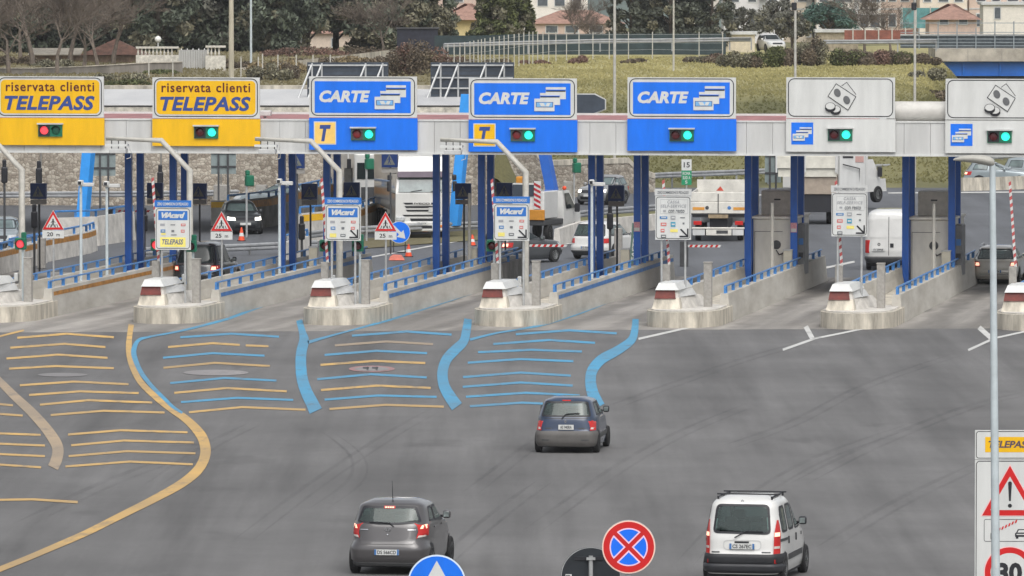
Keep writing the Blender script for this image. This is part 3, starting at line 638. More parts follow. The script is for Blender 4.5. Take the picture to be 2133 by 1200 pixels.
# traffic signals on the islands
def signal(px, py, lit, label, hat=True):
    u = -20.2; p = PZ(u, vpx(px, u), .6); sc = FPX / p.y; cy = gy(px, u) - .6 * sc; z = (cy - py) / sc
    t = thing('traffic_signal', label, 'traffic light', p, -PHI, 'round signals flanking the lane entrances')
    m = MB(); m.tube([(.06, .1, 0), (.06, .1, z + .3)], .045, 'lpole', 8); m.build('post', t)
    m = MB(); m.rbox(-.2, .2, -.06, .16, z - .2, z + .22, 'green', .03, 1); m.rbox(.02, .2, -.03, .12, z + .2, z + .42, 'green', .03, 1); h = m.build('housing', t)
    m = MB(); m.lathe([(0, -.10), (.1, -.09), (.145, -.06)], 'redlit' if lit else 'redlensdim', 'y', (0, 0, z), 20); m.build('lens', h, True)
    m = MB(); n = 20
    ring = [(.16 * math.cos(R(18 * a)), z + .16 * math.sin(R(18 * a))) for a in range(n)]
    m.add([(a, -.05, b) for a, b in ring] + [(a, -.22 if b > z - .03 else -.10, b) for a, b in ring], [(i, (i + 1) % n, (i + 1) % n + n, i + n) for i in range(n)], 'black'); m.build('visor', h)
signal(42, 508, 1, 'round red signal, lit, at the foot of the cranked mast by the left edge')
signal(325, 510, 1, 'round red signal, lit, at left corner of the TELEPASS payment board')
signal(397, 513, 0, 'round signal, unlit, at right corner of the TELEPASS payment board')
signal(677, 512, 0, 'round signal, unlit, left of the payment board ' + BETW[2])
signal(745, 512, 0, 'round signal, unlit, right of the payment board ' + BETW[2])
signal(1025, 512, 0, 'round signal, unlit, below the payment board ' + BETW[3])

# cranked antenna masts
mt = None
for i, (k, px) in enumerate(((1, 395), (0, 45), (2, 707), (3, 1095))):
    u = -19.0; L = PZ(u, vpx(px, u), .4)
    if mt is None:
        mt = thing('antenna_mast', '', 'mast', L, -PHI, 'cranked pale masts carrying antennas over the lanes')
        m = MB(); m.tube([(0, 0, 0), (0, 0, 4.85), (-1.05, .1, 5.92), (-3.1, .3, 5.98)], [.125, .115, .10, .075], 'pole', 10); m.box(-.2, .2, -.2, .2, 0, .04, 'pole'); m.build('mast', mt, 'auto')
        m = MB(); m.rbox(-2.95, -2.35, .05, .5, 5.45, 5.62, 'whitegrey', .02, 1); m.box(-3.1, -2.3, .1, .45, 5.70, 5.78, 'white')
        for xx in (-2.9, -2.65, -2.4): m.tube([(xx, .28, 5.6), (xx, .28, 5.96)], .02, 'darkgrey', 5)
        m.tube([(-2.3, .25, 5.7), (-2.18, .25, 5.5), (-2.2, .25, 5.3), (-2.35, .25, 5.25)], .015, 'whitegrey', 5); m.build('antenna', mt)
        m = MB(); m.rbox(-.28, -.14, -.14, .1, .85, 1.15, 'white', .03, 1); m.build('detector_box', mt); q = mt
    else: q = dup(mt, L)
    q['label'] = 'pale cranked mast with white antenna, ' + BETW[k]

# lane poles, some with cameras
def lane_pole(px, u, top, camera, label):
    p = PZ(u, vpx(px, u), .25); sc = FPX / p.y; cy = gy(px, u) - .25 * sc; h = (cy - top) / sc
    t = thing('camera_pole' if camera else 'lane_pole', label, 'camera pole' if camera else 'pole', p, -PHI, 'slim poles on the toll islands')
    m = MB(); m.tube([(0, 0, 0), (0, 0, h)], [.075, .06] if not camera else [.06, .05], 'lpole' if camera else 'pole', 8); m.build('pole', t)
    if camera:
        m = MB(); m.rbox(-.09, .09, -.22, .14, h + .02, h + .2, 'white', .03, 1); m.box(-.06, .06, -.225, -.215, h + .04, h + .16, 'black'); m.rbox(.05, .5, -.05, .1, h - .04, h + .1, 'whitegrey', .02, 1); m.build('camera', t)
        m = MB(); m.box(-.05, .12, -.1, .1, h - .02, h + .02, 'whitegrey'); m.box(-.03, .03, -.1, -.06, h - .25, h - .1, 'white'); m.build('bracket', t)
lane_pole(222, -6, 388, 1, 'slim pale pole with white camera, just left of the blue columns by TELEPASS')
lane_pole(168, -9, 386, 1, 'slim pale pole with white camera before the light blue slanted leg')
lane_pole(582, -6, 383, 1, 'slim pale pole with white camera beside columns ' + BETW[1])
lane_pole(1233, -6, 385, 1, 'slim pale pole with white camera before the white car')
lane_pole(978, 4, 402, 0, 'plain pale pole rising beside crossing sign, island ' + BETW[2])
lane_pole(1609, 2, 422, 0, 'plain pale pole in front of the left grey booth')
lane_pole(1946, 2, 424, 0, 'plain pale pole in front of the right grey booth')

# cream cabinets
ct = None
for k, px in ((2, 985), (1, 653), (3, 1303), (4, 1642), (5, 1972)):
    u = 4.5; L = PZ(u, vpx(px, u), .25)
    if ct is None:
        ct = thing('service_cabinet', '', 'cabinet', L, -PHI, 'cream cabinets behind the railings'); m = MB(); m.rbox(-.17, .17, -.15, .15, 0, 1.3, mat('cream_metal', (.62, .58, .47), .5, var=.08), .02, 1); m.build('cabinet', ct)
        m = MB(); m.box(-.19, .19, -.17, .17, 1.3, 1.35, 'whitegrey'); m.build('lid', ct); q = ct
    else: q = dup(ct, L)
    q['label'] = 'cream service cabinet behind the blue railing, island ' + BETW[k]

# pedestrian warning signs
def walker(f, x, y, s, m, l):    # small walking figure on crossing bars
    f.disc(x, y - 9.5 * s, 1.7 * s, m, l); f.line([(x, y - 7.5 * s), (x, y - 1 * s)], 3 * s, m, l); f.line([(x - .3 * s, y - 1 * s), (x - 3.2 * s, y + 5.5 * s)], 1.7 * s, m, l); f.line([(x, y - 1 * s), (x + 3 * s, y + 5.5 * s)], 1.7 * s, m, l)
    f.line([(x - 1 * s, y - 6.5 * s), (x - 4.5 * s, y - 2.5 * s)], 1.2 * s, m, l); f.line([(x + 1 * s, y - 6.5 * s), (x + 4.5 * s, y - 3 * s)], 1.2 * s, m, l)
def warning(px, txt, label):
    u = -15.0; p = PZ(u, vpx(px, u), .25); sc = FPX / p.y; cy = gy(px, u) - .25 * sc; z = lambda y: (cy - y) / sc
    dy = {110: 0, 461: 3, 803: 3}[px]
    t = thing('warning_sign', label, 'road sign', p, -PHI, 'triangular crossing warnings on the islands')
    m = MB(); tri = [(px - 23.5, 478.5 + dy), (px + 23.5, 478.5 + dy), (px, 437 + dy)]
    m.prism([((x - px) / sc, z(y)) for x, y in tri], 'y', 0, .03, 'white'); f = Face(m, px, cy, sc, 0, .004)
    f.poly([(px - 22.5, 478 + dy), (px + 22.5, 478 + dy), (px, 438.5 + dy)], 'red', 1); f.poly([(px - 15, 473.5 + dy), (px + 15, 473.5 + dy), (px, 447 + dy)], 'white', 2)
    walker(f, px, 466 + dy, .95, 'black', 3)
    for a, b in ((-10, -8), (-5, -4), (5, 4), (10, 8)): f.line([(px + a, 472.5 + dy), (px + b, 467.5 + dy)], 1.5, 'black', 3)
    m.build('triangle', t)
    m = MB(); m.box(-23 / sc, 23 / sc, 0, .03, z(496 + dy), z(479.5 + dy), 'white'); f = Face(m, px, cy, sc, 0, .004)
    f.text(txt, px - 13, 483.5 + dy, px, 492 + dy, 'black', 1, bold=.02); f.text('m', px + 7, 487 + dy, px + 14, 492 + dy, 'black', 1, bold=.01); m.build('distance_plate', t)
    m = MB(); m.tube([(0, .06, 0), (0, .06, z(445 + dy))], .035, 'steel', 8); m.build('post', t)
warning(110, '20', 'red bordered crossing warning triangle reading 20 m'); warning(461, '25', 'red bordered crossing warning triangle over 25 m plate, behind dark estate car'); warning(803, '25', 'red bordered crossing warning triangle over 25 m plate, overlapping a blue arrow disc')
NAVY = mat('crossing_sign_blue', srgb(16, 48, 104), .4, var=.08)
def crossing(px, py, u, label, w=16.5):
    p = PZ(u, vpx(px, u), .25); sc = FPX / p.y; cy = gy(px, u) - .25 * sc; z = lambda y: (cy - y) / sc
    t = thing('crossing_sign', label, 'crossing sign', p, -PHI, 'blue crossing signs behind the columns')
    m = MB(); m.box(-w / sc, w / sc, -.12, .1, z(py + w), z(py - w), NAVY); f = Face(m, px, cy, sc, -.12, .006)
    f.poly([(px - 12, py + 11), (px + 12, py + 11), (px, py - 11)], mat('crossing_triangle', (.16, .17, .15), .6, var=.15), 1); walker(f, px, py + 3.5, .9, NAVY, 2)
    m.build('sign_box', t)
    m = MB(); m.box(-w / sc, w / sc, -.06, .06, z(py + w + 11), z(py + w + 1), 'stone'); m.build('plate', t)
    m = MB(); m.tube([(.03, 0, 0), (.03, 0, z(py + w))], .04, 'darkgrey', 6); m.build('post', t)
for px, py, u, lb in ((80, 398, 11, 'left of the 20 m warning triangle'), (323, 397, 11, 'left of the TELEPASS payment board top'), (414, 398, 11, 'right of the TELEPASS payment board top'), (645, 399, 11, 'beside columns, island ' + BETW[1]), (733, 396, 11, 'above payment board, island ' + BETW[2]), (965, 398, 11, 'beside two columns, island ' + BETW[2]), (1051, 397, 11, 'above payment board, island ' + BETW[3]), (1284, 402, 11, 'behind the white car, island ' + BETW[3]), (812, 332, 30, 'hanging left of the white lorry cab'), (618, 334, 30, 'high up, partly hidden by a column')):
    crossing(px, py, u, 'square dark blue crossing sign ' + lb)

# booths
def booth(k, label):
    t = thing('toll_booth', label, 'booth', PZ(0, VC[k], .25), -PHI, 'grey toll booths between the columns')
    m = MB(); m.rbox(-.62, 1.06, 5.0, 9.4, 0, 2.50, 'booth', .03, 1); m.box(-.55, .5, 4.985, 5.0, .15, 2.0, 'booth'); m.box(-.57, .52, 4.99, 4.998, 2.0, 2.02, 'darkgrey'); m.box(-.57, -.555, 4.99, 4.998, .15, 2.0, 'darkgrey'); b = m.build('cabin', t)
    m = MB(); m.rbox(-.68, 1.12, 4.85, 9.5, 2.50, 2.60, 'booth', .02, 1); m.build('roof', t)
    m = MB(); m.rbox(-.45, .72, 6.2, 7.8, 2.60, 3.55, mat('cooler_grey', (.50, .47, .42), .6, var=.12), .03, 1); m.box(.05, .3, 6.19, 6.2, 3.18, 3.24, 'black'); m.build('air_conditioner', t)
    m = MB(); m.lathe([(.0, -.0), (.16, 0), (.18, .05)], 'darkgrey', 'y', (.28, 4.94, 1.5), 16); m.tube([(.28, 4.9, 1.3), (.4, 4.9, 1.12), (.58, 4.9, 1.2)], .025, 'darkgrey', 6); m.build('hose_reel', b)
    m = MB(); m.box(1.06, 1.09, 5.6, 8.6, 1.0, 2.2, 'glassd'); m.build('window', t)
    m = MB(); m.rbox(1.06, 1.36, 5.2, 6.6, .0, 2.3, mat('machine_grey', (.16, .165, .17), .5, var=.15), .03, 1); m.box(1.12, 1.3, 5.19, 5.2, 1.5, 1.75, 'stripeblue'); m.box(1.12, 1.3, 5.19, 5.2, 1.0, 1.2, 'black'); m.build('payment_machine', t)
booth(4, 'grey metal toll booth behind the self-service board, left one'); booth(5, 'grey metal toll booth right of the white panel van')

# exit barriers, closed
def exit_boom(px0, px1, py, label):
    g = G(px0, py + 42); sc = FPX / g.y; t = thing('exit_boom', label, 'barrier', g, -PHI, 'lowered booms at the lane exits'); Lx = (px1 - px0) / sc
    m = MB(); m.rbox(-.16, .16, -.16, .16, 0, 1.05, 'darkgrey', .02, 1); m.build('housing', t)
    m = MB(); n = 14
    for i in range(n): m.hexa([(Lx * i / n, -.03, .80), (Lx * (i + 1) / n, -.03, .80), (Lx * i / n, .03, .80), (Lx * (i + 1) / n, .03, .80), (Lx * i / n + .06, -.03, .90), (Lx * (i + 1) / n + .06, -.03, .90), (Lx * i / n + .06, .03, .90), (Lx * (i + 1) / n + .06, .03, .90)], 'white' if i % 2 else 'redlens')
    m.build('arm', t)
exit_boom(1095, 1180, 512, 'lowered red and white boom beside the dark grey hatchback'); exit_boom(1425, 1500, 513, 'lowered red and white boom behind the flatbed lorry'); exit_boom(233, 318, 435, 'lowered red and white boom far behind the left blue columns')

# dark exit signals (seen from behind)
def back_signal(px, py, Yd, label):
    p = at(px, 0, Yd); p.z = 0; sc = FPX / Yd; z = 13 - (py + 97) / sc
    t = thing('exit_signal', label, 'traffic light', p, 0, 'dark signals seen from behind')
    m = MB(); m.tube([(0, 0, 0), (0, 0, z)], .05, 'darkgrey', 6); m.build('post', t)
    m = MB(); m.rbox(-.13, .13, -.12, .15, z - .38, z + .3, 'black', .06, 2); m.rbox(-.085, .085, -.1, .1, z + .25, z + .6, 'black', .05, 2); m.build('housing', t)
for px, py, Yd, lb in ((8, 362, 300, 'at the left edge beyond the lanes'), (80, 364, 302, 'above the leftmost crossing sign'), (333, 372, 302, 'behind columns left of the payment board'), (1271, 458, 292, 'behind the white car on a grey pedestal'), (300, 462, 292, 'between blue columns left of the payment board'), (70, 455, 292, 'beside the cranked mast at far left'), (628, 480, 292, 'beside the blue columns, first CARTE lane')):
    back_signal(px, py, Yd, 'black traffic signal seen from behind ' + lb)
def green_signal(px, py, Yd, label):
    p = at(px, 0, Yd); p.z = 0; sc = FPX / Yd; z = 13 - (py + 97) / sc
    t = thing('green_signal', label, 'traffic light', p, .4, 'green bodied signals beyond the lanes')
    m = MB(); m.tube([(0, 0, 0), (0, 0, z + .2)], .05, 'steel', 6); m.build('post', t)
    m = MB(); m.rbox(-.05, .33, -.15, .15, z - .28, z + .22, 'green', .04, 1); m.rbox(-.05, .14, -.1, .1, z + .22, z + .45, 'green', .04, 1); m.build('housing', t)
green_signal(513, 375, 330, 'green bodied signal beyond the far left lanes'); green_signal(1196, 348, 350, 'green bodied signal beside the stone wall end'); green_signal(763, 340, 325, 'green bodied signal left of the white lorry')
# stone pillars beyond the columns
pl = None
for px, y0, y1, w, lb in ((1288, 475, 560, 8, 'carrying the black signal'), (545, 385, 440, 11, 'beyond the TELEPASS lanes'), (1183, 378, 450, 9, 'beside the grass strip'), (462, 385, 430, 15, 'left beyond the first lanes, broad'), (726, 350, 480, 8, 'left of the white lorry'), (87, 495, 560, 8, 'behind the 20 m triangle post')):
    g = G(px, y1); sc = FPX / g.y; t = thing('concrete_pillar', 'grey concrete pillar ' + lb, 'pillar', g, -PHI, 'grey pillars around the lanes')
    m = MB(); m.rbox(-w / sc, w / sc, -w / sc, w / sc, 0, (y1 - y0) / sc, 'stone', .03, 1); m.build('shaft', t)
# low walls behind the canopy
def far_wall(pts, h, label, m='concl', rail=True, stripe=None):
    g = G(*pts[0]); t = thing('median_wall', label, 'barrier wall', g, 0, 'low walls beyond the canopy')
    P = [G(*q) - g for q in pts]; mb = MB()
    for a, b in zip(P, P[1:]):
        d = (b - a).normalized(); nrm = Vector((-d.y, d.x, 0)) * .18
        mb.hexa([a - nrm, a + nrm, b - nrm, b + nrm, a - nrm * .6 + Vector((0, 0, h)), a + nrm * .6 + Vector((0, 0, h)), b - nrm * .6 + Vector((0, 0, h)), b + nrm * .6 + Vector((0, 0, h))], m)
        if stripe: mb.hexa([a - nrm * .72 + Vector((0, -.01, h * .72)), a - nrm * .7 + Vector((0, 0, h * .72)), b - nrm * .72 + Vector((0, -.01, h * .72)), b - nrm * .7 + Vector((0, 0, h * .72)), a - nrm * .62 + Vector((0, -.01, h * .95)), a - nrm * .6 + Vector((0, 0, h * .95)), b - nrm * .62 + Vector((0, -.01, h * .95)), b - nrm * .6 + Vector((0, 0, h * .95))], stripe)
    mb.build('barrier', t)
    if rail:
        mb = MB()
        for a, b in zip(P, P[1:]):
            n = max(2, int((b - a).length / 2.2)); unit(RPOST, 'rail_post', t, [a.lerp(b, i / n) + Vector((0, 0, h)) for i in range(n + 1)])
        mb.tube([q + Vector((0, 0, h + .28)) for q in P], .045, 'railblue', 6); mb.build('railing', t)
far_wall([(20, 560), (180, 528), (195, 522)], .95, 'low wall with orange band and blue railing behind the 20 m triangle', stripe='stripeorange')
far_wall([(115, 515), (200, 512), (275, 500)], 1.3, 'cream curved wall end below the light blue slanted leg')
far_wall([(-20, 575), (90, 548)], .95, 'low wall with orange band and blue railing at far left edge', stripe='stripeorange')
far_wall([(475, 482), (560, 472), (690, 440)], 1.4, 'long dark wall with orange band and thin railing behind TELEPASS lanes', m='concd', stripe='stripeorange')
far_wall([(625, 505), (680, 500)], 1.3, 'short wall with yellow band behind crossing sign, first CARTE lane', stripe='yellow')
far_wall([(745, 490), (800, 468), (880, 448)], 1.2, 'dark wall with orange band left of the white lorry', m='conc', stripe='stripeorange')
far_wall([(440, 470), (480, 470)], 1.2, 'short pale wall with yellow band at left of the dark hatchback', stripe='yellow', rail=False)
far_wall([(1160, 512), (1210, 495), (1370, 478)], 0.75, 'pale concrete kerb wall behind the white car', rail=False)
far_wall([(2003, 398), (2080, 396), (2170, 392)], .72, 'stained concrete parapet below the silver cars at right', m='conc', rail=False)
far_wall([(590, 545), (640, 530)], .8, 'short low wall with railing left of first CARTE payment board')
far_wall([(1040, 600), (1095, 580)], .9, 'dark low wall with blue railing behind payment board ' + BETW[3], m='concd')
# ------------------------------------------------------------------ signs and lamp standing near the camera
def near(px, Yd):
    p = at(px, 600, Yd); p.z = 0; sc = FPX / Yd; return p, sc, 600 + FPX * math.tan(math.atan(CAM_Z / Yd) - PITCH)
p, sc, cy = near(1310, 120); t = thing('no_stopping_sign', 'round red and blue no stopping sign with white edged cross, bottom centre', 'road sign', p)
m = MB(); Z = (cy - 1137) / sc
m.lathe([(0, .0), (.447, .0), (.452, .008), (.452, .03), (0, .03)], 'steel', 'y', (0, 0, Z), 48); f = Face(m, 1310, cy, sc, 0, .002)
f.disc(1310, 1137, 55.5, mat('sign_white_rim', srgb(245, 205, 190), .4, var=.05), 1, n=56); f.disc(1310, 1137, 53, 'red', 2, n=56); NB = mat('no_stopping_blue', srgb(6, 110, 240), .4, var=.06, scale=2); PK = mat('sign_pale_pink', srgb(235, 200, 225), .4, var=.03)
for a0 in (0, 90, 180, 270):
    def sect(r, gap):      # quarter disc pulled clear of the cross
        q = []; a = math.asin(gap / r)
        for i in range(15):
            th = R(-45) + a + (R(90) - 2 * a) * i / 14; q.append((r * math.cos(th), r * math.sin(th)))
        q.append((gap * math.sqrt(2), 0)); c, s_ = math.cos(R(a0)), math.sin(R(a0))
        return [(1310 + x * c - y * s_, 1137 + (x * s_ + y * c)) for x, y in q]
    f.poly(sect(40, 4.6), PK, 3); f.poly(sect(37.2, 7.6), NB, 4)
m.build('disc', t); m = MB(); m.tube([(0, .06, 0), (0, .06, Z + .2)], .03, 'steel', 10); m.box(-.1, .1, .03, .07, Z + .1, Z + .14, 'steel'); m.build('post', t)
p, sc, cy = near(1231, 121.6); t = thing('no_entry_sign', 'round road sign seen from its dark back, with grey post in front, bottom centre', 'road sign', p); Z = (cy - 1200) / sc
m = MB(); m.lathe([(0, 0), (.50, 0), (.508, .01), (.508, .03), (0, .03)], mat('dark_disc', (.013, .018, .024), .55, var=.2, scale=1.5), 'y', (0, 0, Z), 48); f = Face(m, 1231, cy, sc, 0, .003); f.ring(1231, 1200, 61, 62.3, 'steel', 1, n=56); f.rect(1178, 1194, 1191, 1206, 'white', 1); f.text('FR', 1179, 1196, 1190, 1204, 'black', 2, bold=.05); m.build('disc', t)
m = MB(); m.tube([(0, -.05, 0), (0, -.05, (cy - 1155) / sc)], .038, 'steel', 12); m.build('post', t)
m = MB(); z = (cy - 1161) / sc; m.box(-.075, .075, -.10, .0, z - .02, z + .02, 'steel'); m.box(-.28, .28, -.018, -.004, z - .03, z + .03, 'black'); m.build('clamp', t)
p, sc, cy = near(909.5, 121); t = thing('arrow_sign', 'round blue sign with white upward arrow cut by the bottom edge', 'road sign', p); Z = (cy - 1214.5) / sc
m = MB(); m.lathe([(0, 0), (.49, 0), (.495, .01), (.495, .03), (0, .03)], 'steel', 'y', (0, 0, Z), 48); f = Face(m, 909.5, cy, sc, 0, .002)
f.disc(909.5, 1214.5, 61, mat('sign_pale_rim', srgb(210, 228, 245), .4, var=.03), 1, n=56); f.disc(909.5, 1214.5, 58, 'blue', 2, n=56); f.poly([(888, 1205), (931, 1205), (909.5, 1165.5)], 'white', 3); f.poly([(876, 1228), (943, 1228), (931, 1205), (888, 1205)], 'white', 3); f.rect(899, 1228, 920, 1256, 'white', 3)
m.build('disc', t); m = MB(); m.tube([(0, .06, 0), (0, .06, Z + .2)], .03, 'steel', 10); m.build('post', t)
# composite board at right
p, sc, cy = near(2105, 125); t = thing('warning_board', 'tall white board with TELEPASS strip, hazard triangle and 30 limit at right edge', 'road sign', p)
m = MB(); z = lambda y: (cy - y) / sc; h = 73 / sc
m.box(-h, h, 0, .05, z(954), z(893), 'white'); f = Face(m, 2105, cy, sc, 0, .002); f.frame(2034, 895, 2176, 952, 6, 1.4, 'black', 1); f.rect(2053, 907, 2157, 939, 'yellow', 1); f.text('TELEPASS', 2060, 915, 2150, 930, mat('board_text', srgb(84, 70, 84), .5, var=.05), 2, bold=.035, shear=.22); m.build('upper_panel', t)
m = MB(); m.box(-h, h, 0, .05, z(1330), z(955.5), 'white'); f = Face(m, 2105, cy, sc, 0, .002); f.frame(2034, 957, 2176, 1328, 8, 1.6, 'black', 1)
f.poly([(2044, 1073), (2166, 1073), (2105, 964)], mat('triangle_rim', srgb(240, 190, 190), .4, var=.03), 2); f.poly([(2047, 1071.5), (2163, 1071.5), (2105, 967)], 'red', 3); f.poly([(2064, 1060), (2146, 1060), (2105, 990)], 'white', 4)
f.poly([(2101, 1003), (2109, 1003), (2107, 1041), (2103, 1041)], 'black', 5); f.disc(2105, 1004, 4, 'black', 6); f.disc(2105, 1051, 4.2, 'black', 5)
f.frame(2051, 1079, 2159, 1126, 4, 1, 'black', 2)
f.rect(2065, 1108, 2068, 1121, 'black', 2)
for i in range(6): f.poly([(2080 + i * 7, 1105 - i * 3.4), (2084 + i * 7, 1103 - i * 3.4), (2086 + i * 7, 1096.5 - i * 3.4), (2082 + i * 7, 1098.5 - i * 3.4)], 'red', 3)
f.poly([(2118, 1108), (2122, 1100), (2140, 1100), (2144, 1108)], 'black', 2); f.poly([(2121, 1107), (2124, 1102), (2138, 1102), (2141, 1107)], 'white', 3); f.rect(2116, 1108, 2146, 1116, 'black', 2); f.rect(2119, 1110, 2143, 1112, 'white', 3); f.rect(2118, 1116, 2123, 1120, 'black', 2); f.rect(2139, 1116, 2144, 1120, 'black', 2)
f.disc(2105, 1190, 54, mat('triangle_rim', (0, 0, 0)), 2, n=48); f.disc(2105, 1190, 52, 'red', 3, n=48); f.disc(2105, 1190, 40, 'white', 4, n=48); f.text('30', 2079, 1170, 2131, 1212, 'black', 5, bold=.045); m.build('lower_panel', t)
for s in (-.3, .3):
    m = MB(); m.tube([(s, .09, 0), (s, .09, z(900))], .035, 'steel', 10); m.build('post', t)
# street lamp
p, sc, cy = near(2076, 118); t = thing('street_lamp', 'tall grey street lamp with pale flat head, standing before the warning board', 'street lamp', p)
z = lambda y: (cy - y) / sc; X = lambda x: (x - 2076) / sc
m = MB(); m.tube([(0, 0, 0), (0, 0, z(1200)), (X(2066.5), 0, z(345)), (X(2064), 0, z(328))], [.085, .072, .05, .05], 'lpole', 14); m.box(-.012, .012, -.078, -.074, z(1180), z(1160), 'white'); m.build('pole', t, 'auto')
m = MB(); LH = mat('lamp_head', (.42, .41, .37), .5, var=.08, scale=3)
secs = [(1985, 327.5, .5, 1.0), (1990, 326.5, 2.6, 2.4), (2005, 325, 6.0, 4.6), (2025, 325, 9.5, 6.2), (2045, 327, 11.5, 7.5), (2060, 330, 10.5, 7.5), (2068, 333, 7, 6), (2071, 335, 2, 3)]
vs = []; fs = []; n = 16
for x, y, a, b in secs:
    for k in range(n):
        th = 2 * math.pi * k / n; vs.append((X(x), a * 1.35 * math.cos(th) / sc, z(y) + (b if math.sin(th) > 0 else b * 1.15) * math.sin(th) / sc * 1.25))
for i in range(len(secs) - 1):
    for k in range(n): fs.append((i * n + k, i * n + (k + 1) % n, (i + 1) * n + (k + 1) % n, (i + 1) * n + k))
m.add(vs, fs, LH); m.build('lamp_head', t, True)
# blue disc on a stand beyond the lanes, cones
g = G(832, 527); sc = FPX / g.y; t = thing('direction_sign', 'blue disc with white diagonal arrow on a low stand, behind the 25 m triangle', 'road sign', g)
m = MB(); m.lathe([(0, 0), (.48, 0), (.48, .02), (0, .02)], 'white', 'y', (0, 0, .9), 32); f = Face(m, 0, 0, 1, 0, .006); f.disc(0, -.9, .455, 'blue', 1, n=36); f.line([(-.24, -1.12), (.12, -.76)], .13, 'white', 2); f.poly([(.26, -.62), (-.12, -.70), (.18, -1.0)], 'white', 3); m.build('disc', t)
m = MB(); 
for s in (-.25, .25): m.tube([(s, .05, 0), (s, .05, .6)], .02, 'black', 5)
m.box(-.4, .4, .0, .3, 0, .04, 'black'); m.build('stand', t)
def cone(px, py, h, label):
    g = G(px, py); t = thing('traffic_cone', label, 'traffic cone', g, 0, 'orange cones near the lanes')
    m = MB(); m.box(-.2, .2, -.2, .2, 0, .03, 'black'); m.lathe([(.15, .03), (.115, h * .35)], 'lorange', n=14); m.lathe([(.115, h * .35), (.085, h * .6)], 'white', n=14); m.lathe([(.085, h * .6), (.03, h), (0, h)], 'lorange', n=14); m.build('cone', t)
cone(851, 535, .55, 'orange cone right of the blue disc stand'); cone(503, 502, .62, 'orange cone before the dark hatchback with headlights'); cone(885, 484, .6, 'orange cone in front of the white lorry bumper'); cone(984, 512, .5, 'orange cone behind the columns beside the works truck'); cone(1307, 398, .9, 'orange cone beside the guard rail, right of crossing sign')
g = G(826, 542); t = thing('warning_flag', 'crumpled salmon orange plate lying below the blue disc stand', 'plate', g); m = MB(); m.hexa([(-.32, -.5, .02), (.36, -.6, .02), (-.2, .6, .05), (.3, .7, .05), (-.28, -.45, .16), (.3, -.5, .12), (-.15, .5, .22), (.2, .55, .2)], mat('salmon', srgb(206, 112, 92), .6, var=.1)); m.build('plate', t)
# kilometre board
g = G(1425, 418); sc = FPX / g.y; z = lambda y: (-97 + 13 * sc - y) / sc; t = thing('direction_board', 'narrow sign, white 15 above green panel, behind the self-service board', 'road sign', at(1430, 418, g.y)); t.location.z = 0
cy2 = 600 + FPX * math.tan(math.atan(CAM_Z / g.y) - PITCH); h = 10.5 / sc; z = lambda y: (cy2 - y) / sc; GS = mat('motorway_green', srgb(20, 140, 96), .4, var=.05)
m = MB(); m.box(-h, h, 0, .06, z(355), z(332), 'white'); f = Face(m, 1430, cy2, sc, 0, .006); f.text('15', 1424, 338, 1437, 349, 'black', 1, bold=.02); m.build('number_panel', t)
m = MB(); m.box(-h, h, 0, .06, z(385), z(355.5), GS); f = Face(m, 1430, cy2, sc, 0, .006)
for i, tx in enumerate(('ROMA', 'SUD A', 'S')): f.text(tx, 1422 if i < 2 else 1427, 358 + i * 9, 1438 if i < 2 else 1432, 364.5 + i * 9, 'white', 1, bold=.02)
m.build('green_panel', t); m = MB(); m.tube([(0, .1, 0), (0, .1, z(340))], .05, 'steel', 6); m.build('post', t)
t = thing('banner', 'slanted green banner with white FASTPAY lettering beside the blue column', 'banner', G(1322, 552)); sc = FPX / t.location.y
m = MB(); BG = mat('banner_green', srgb(84, 110, 100), .6, var=.1)
m.hexa([(-.24, .0, .05), (.12, .0, .05), (-.24, .04, .05), (.12, .04, .05), (-.10, .0, 1.75), (.22, .0, 1.75), (-.10, .04, 1.75), (.22, .04, 1.75)], BG)
vs, fs = text_geo('FASTPAY', .02, .2); m.add([(-.14 + .16 * (1 - b) + a * .14 - .02, -.012, .15 + a * 1.45) for a, b in vs], fs, 'white'); m.build('banner', t); m = MB(); m.tube([(.16, .06, 0), (.2, .06, 1.8)], .03, 'steel', 6); m.build('post', t)
TG = mat('teal_grey_back', (.24, .29, .29), .6, var=.1)
def grid_sign(px, py0, py1, w, Yd, label):
    p = at(px, 500, Yd); p.z = 0; sc = FPX / Yd; z = lambda y: 13 - (y + 97) / sc; h = w / 2 / sc; t = thing('road_sign', label, 'road sign', p, 0, 'pale sign backs before the stone wall')
    m = MB(); m.box(-h, h, 0, .06, z(py1), z(py0), TG); m.build('panel', t)
    m = MB()
    for f in (.3, .75): m.box(-h, h, -.06, 0, z(py0 + (py1 - py0) * f) - .04, z(py0 + (py1 - py0) * f) + .04, 'darkgrey')
    for f in (-.4, .35): m.box(h * f - .05, h * f + .05, -.1, -.06, 0, z(py0), 'darkgrey')
    m.build('back_frame', t)
grid_sign(218, 300, 366, 46, 366, 'pale grey green sign back with dark grid bars, beside the light blue leg'); grid_sign(466, 300, 362, 52, 366, 'pale grey green sign back with dark grid bars, above the dark hatchback'); grid_sign(1610, 300, 380, 34, 366, 'pale grey green sign back with dark grid bars, left of the cream lorry')
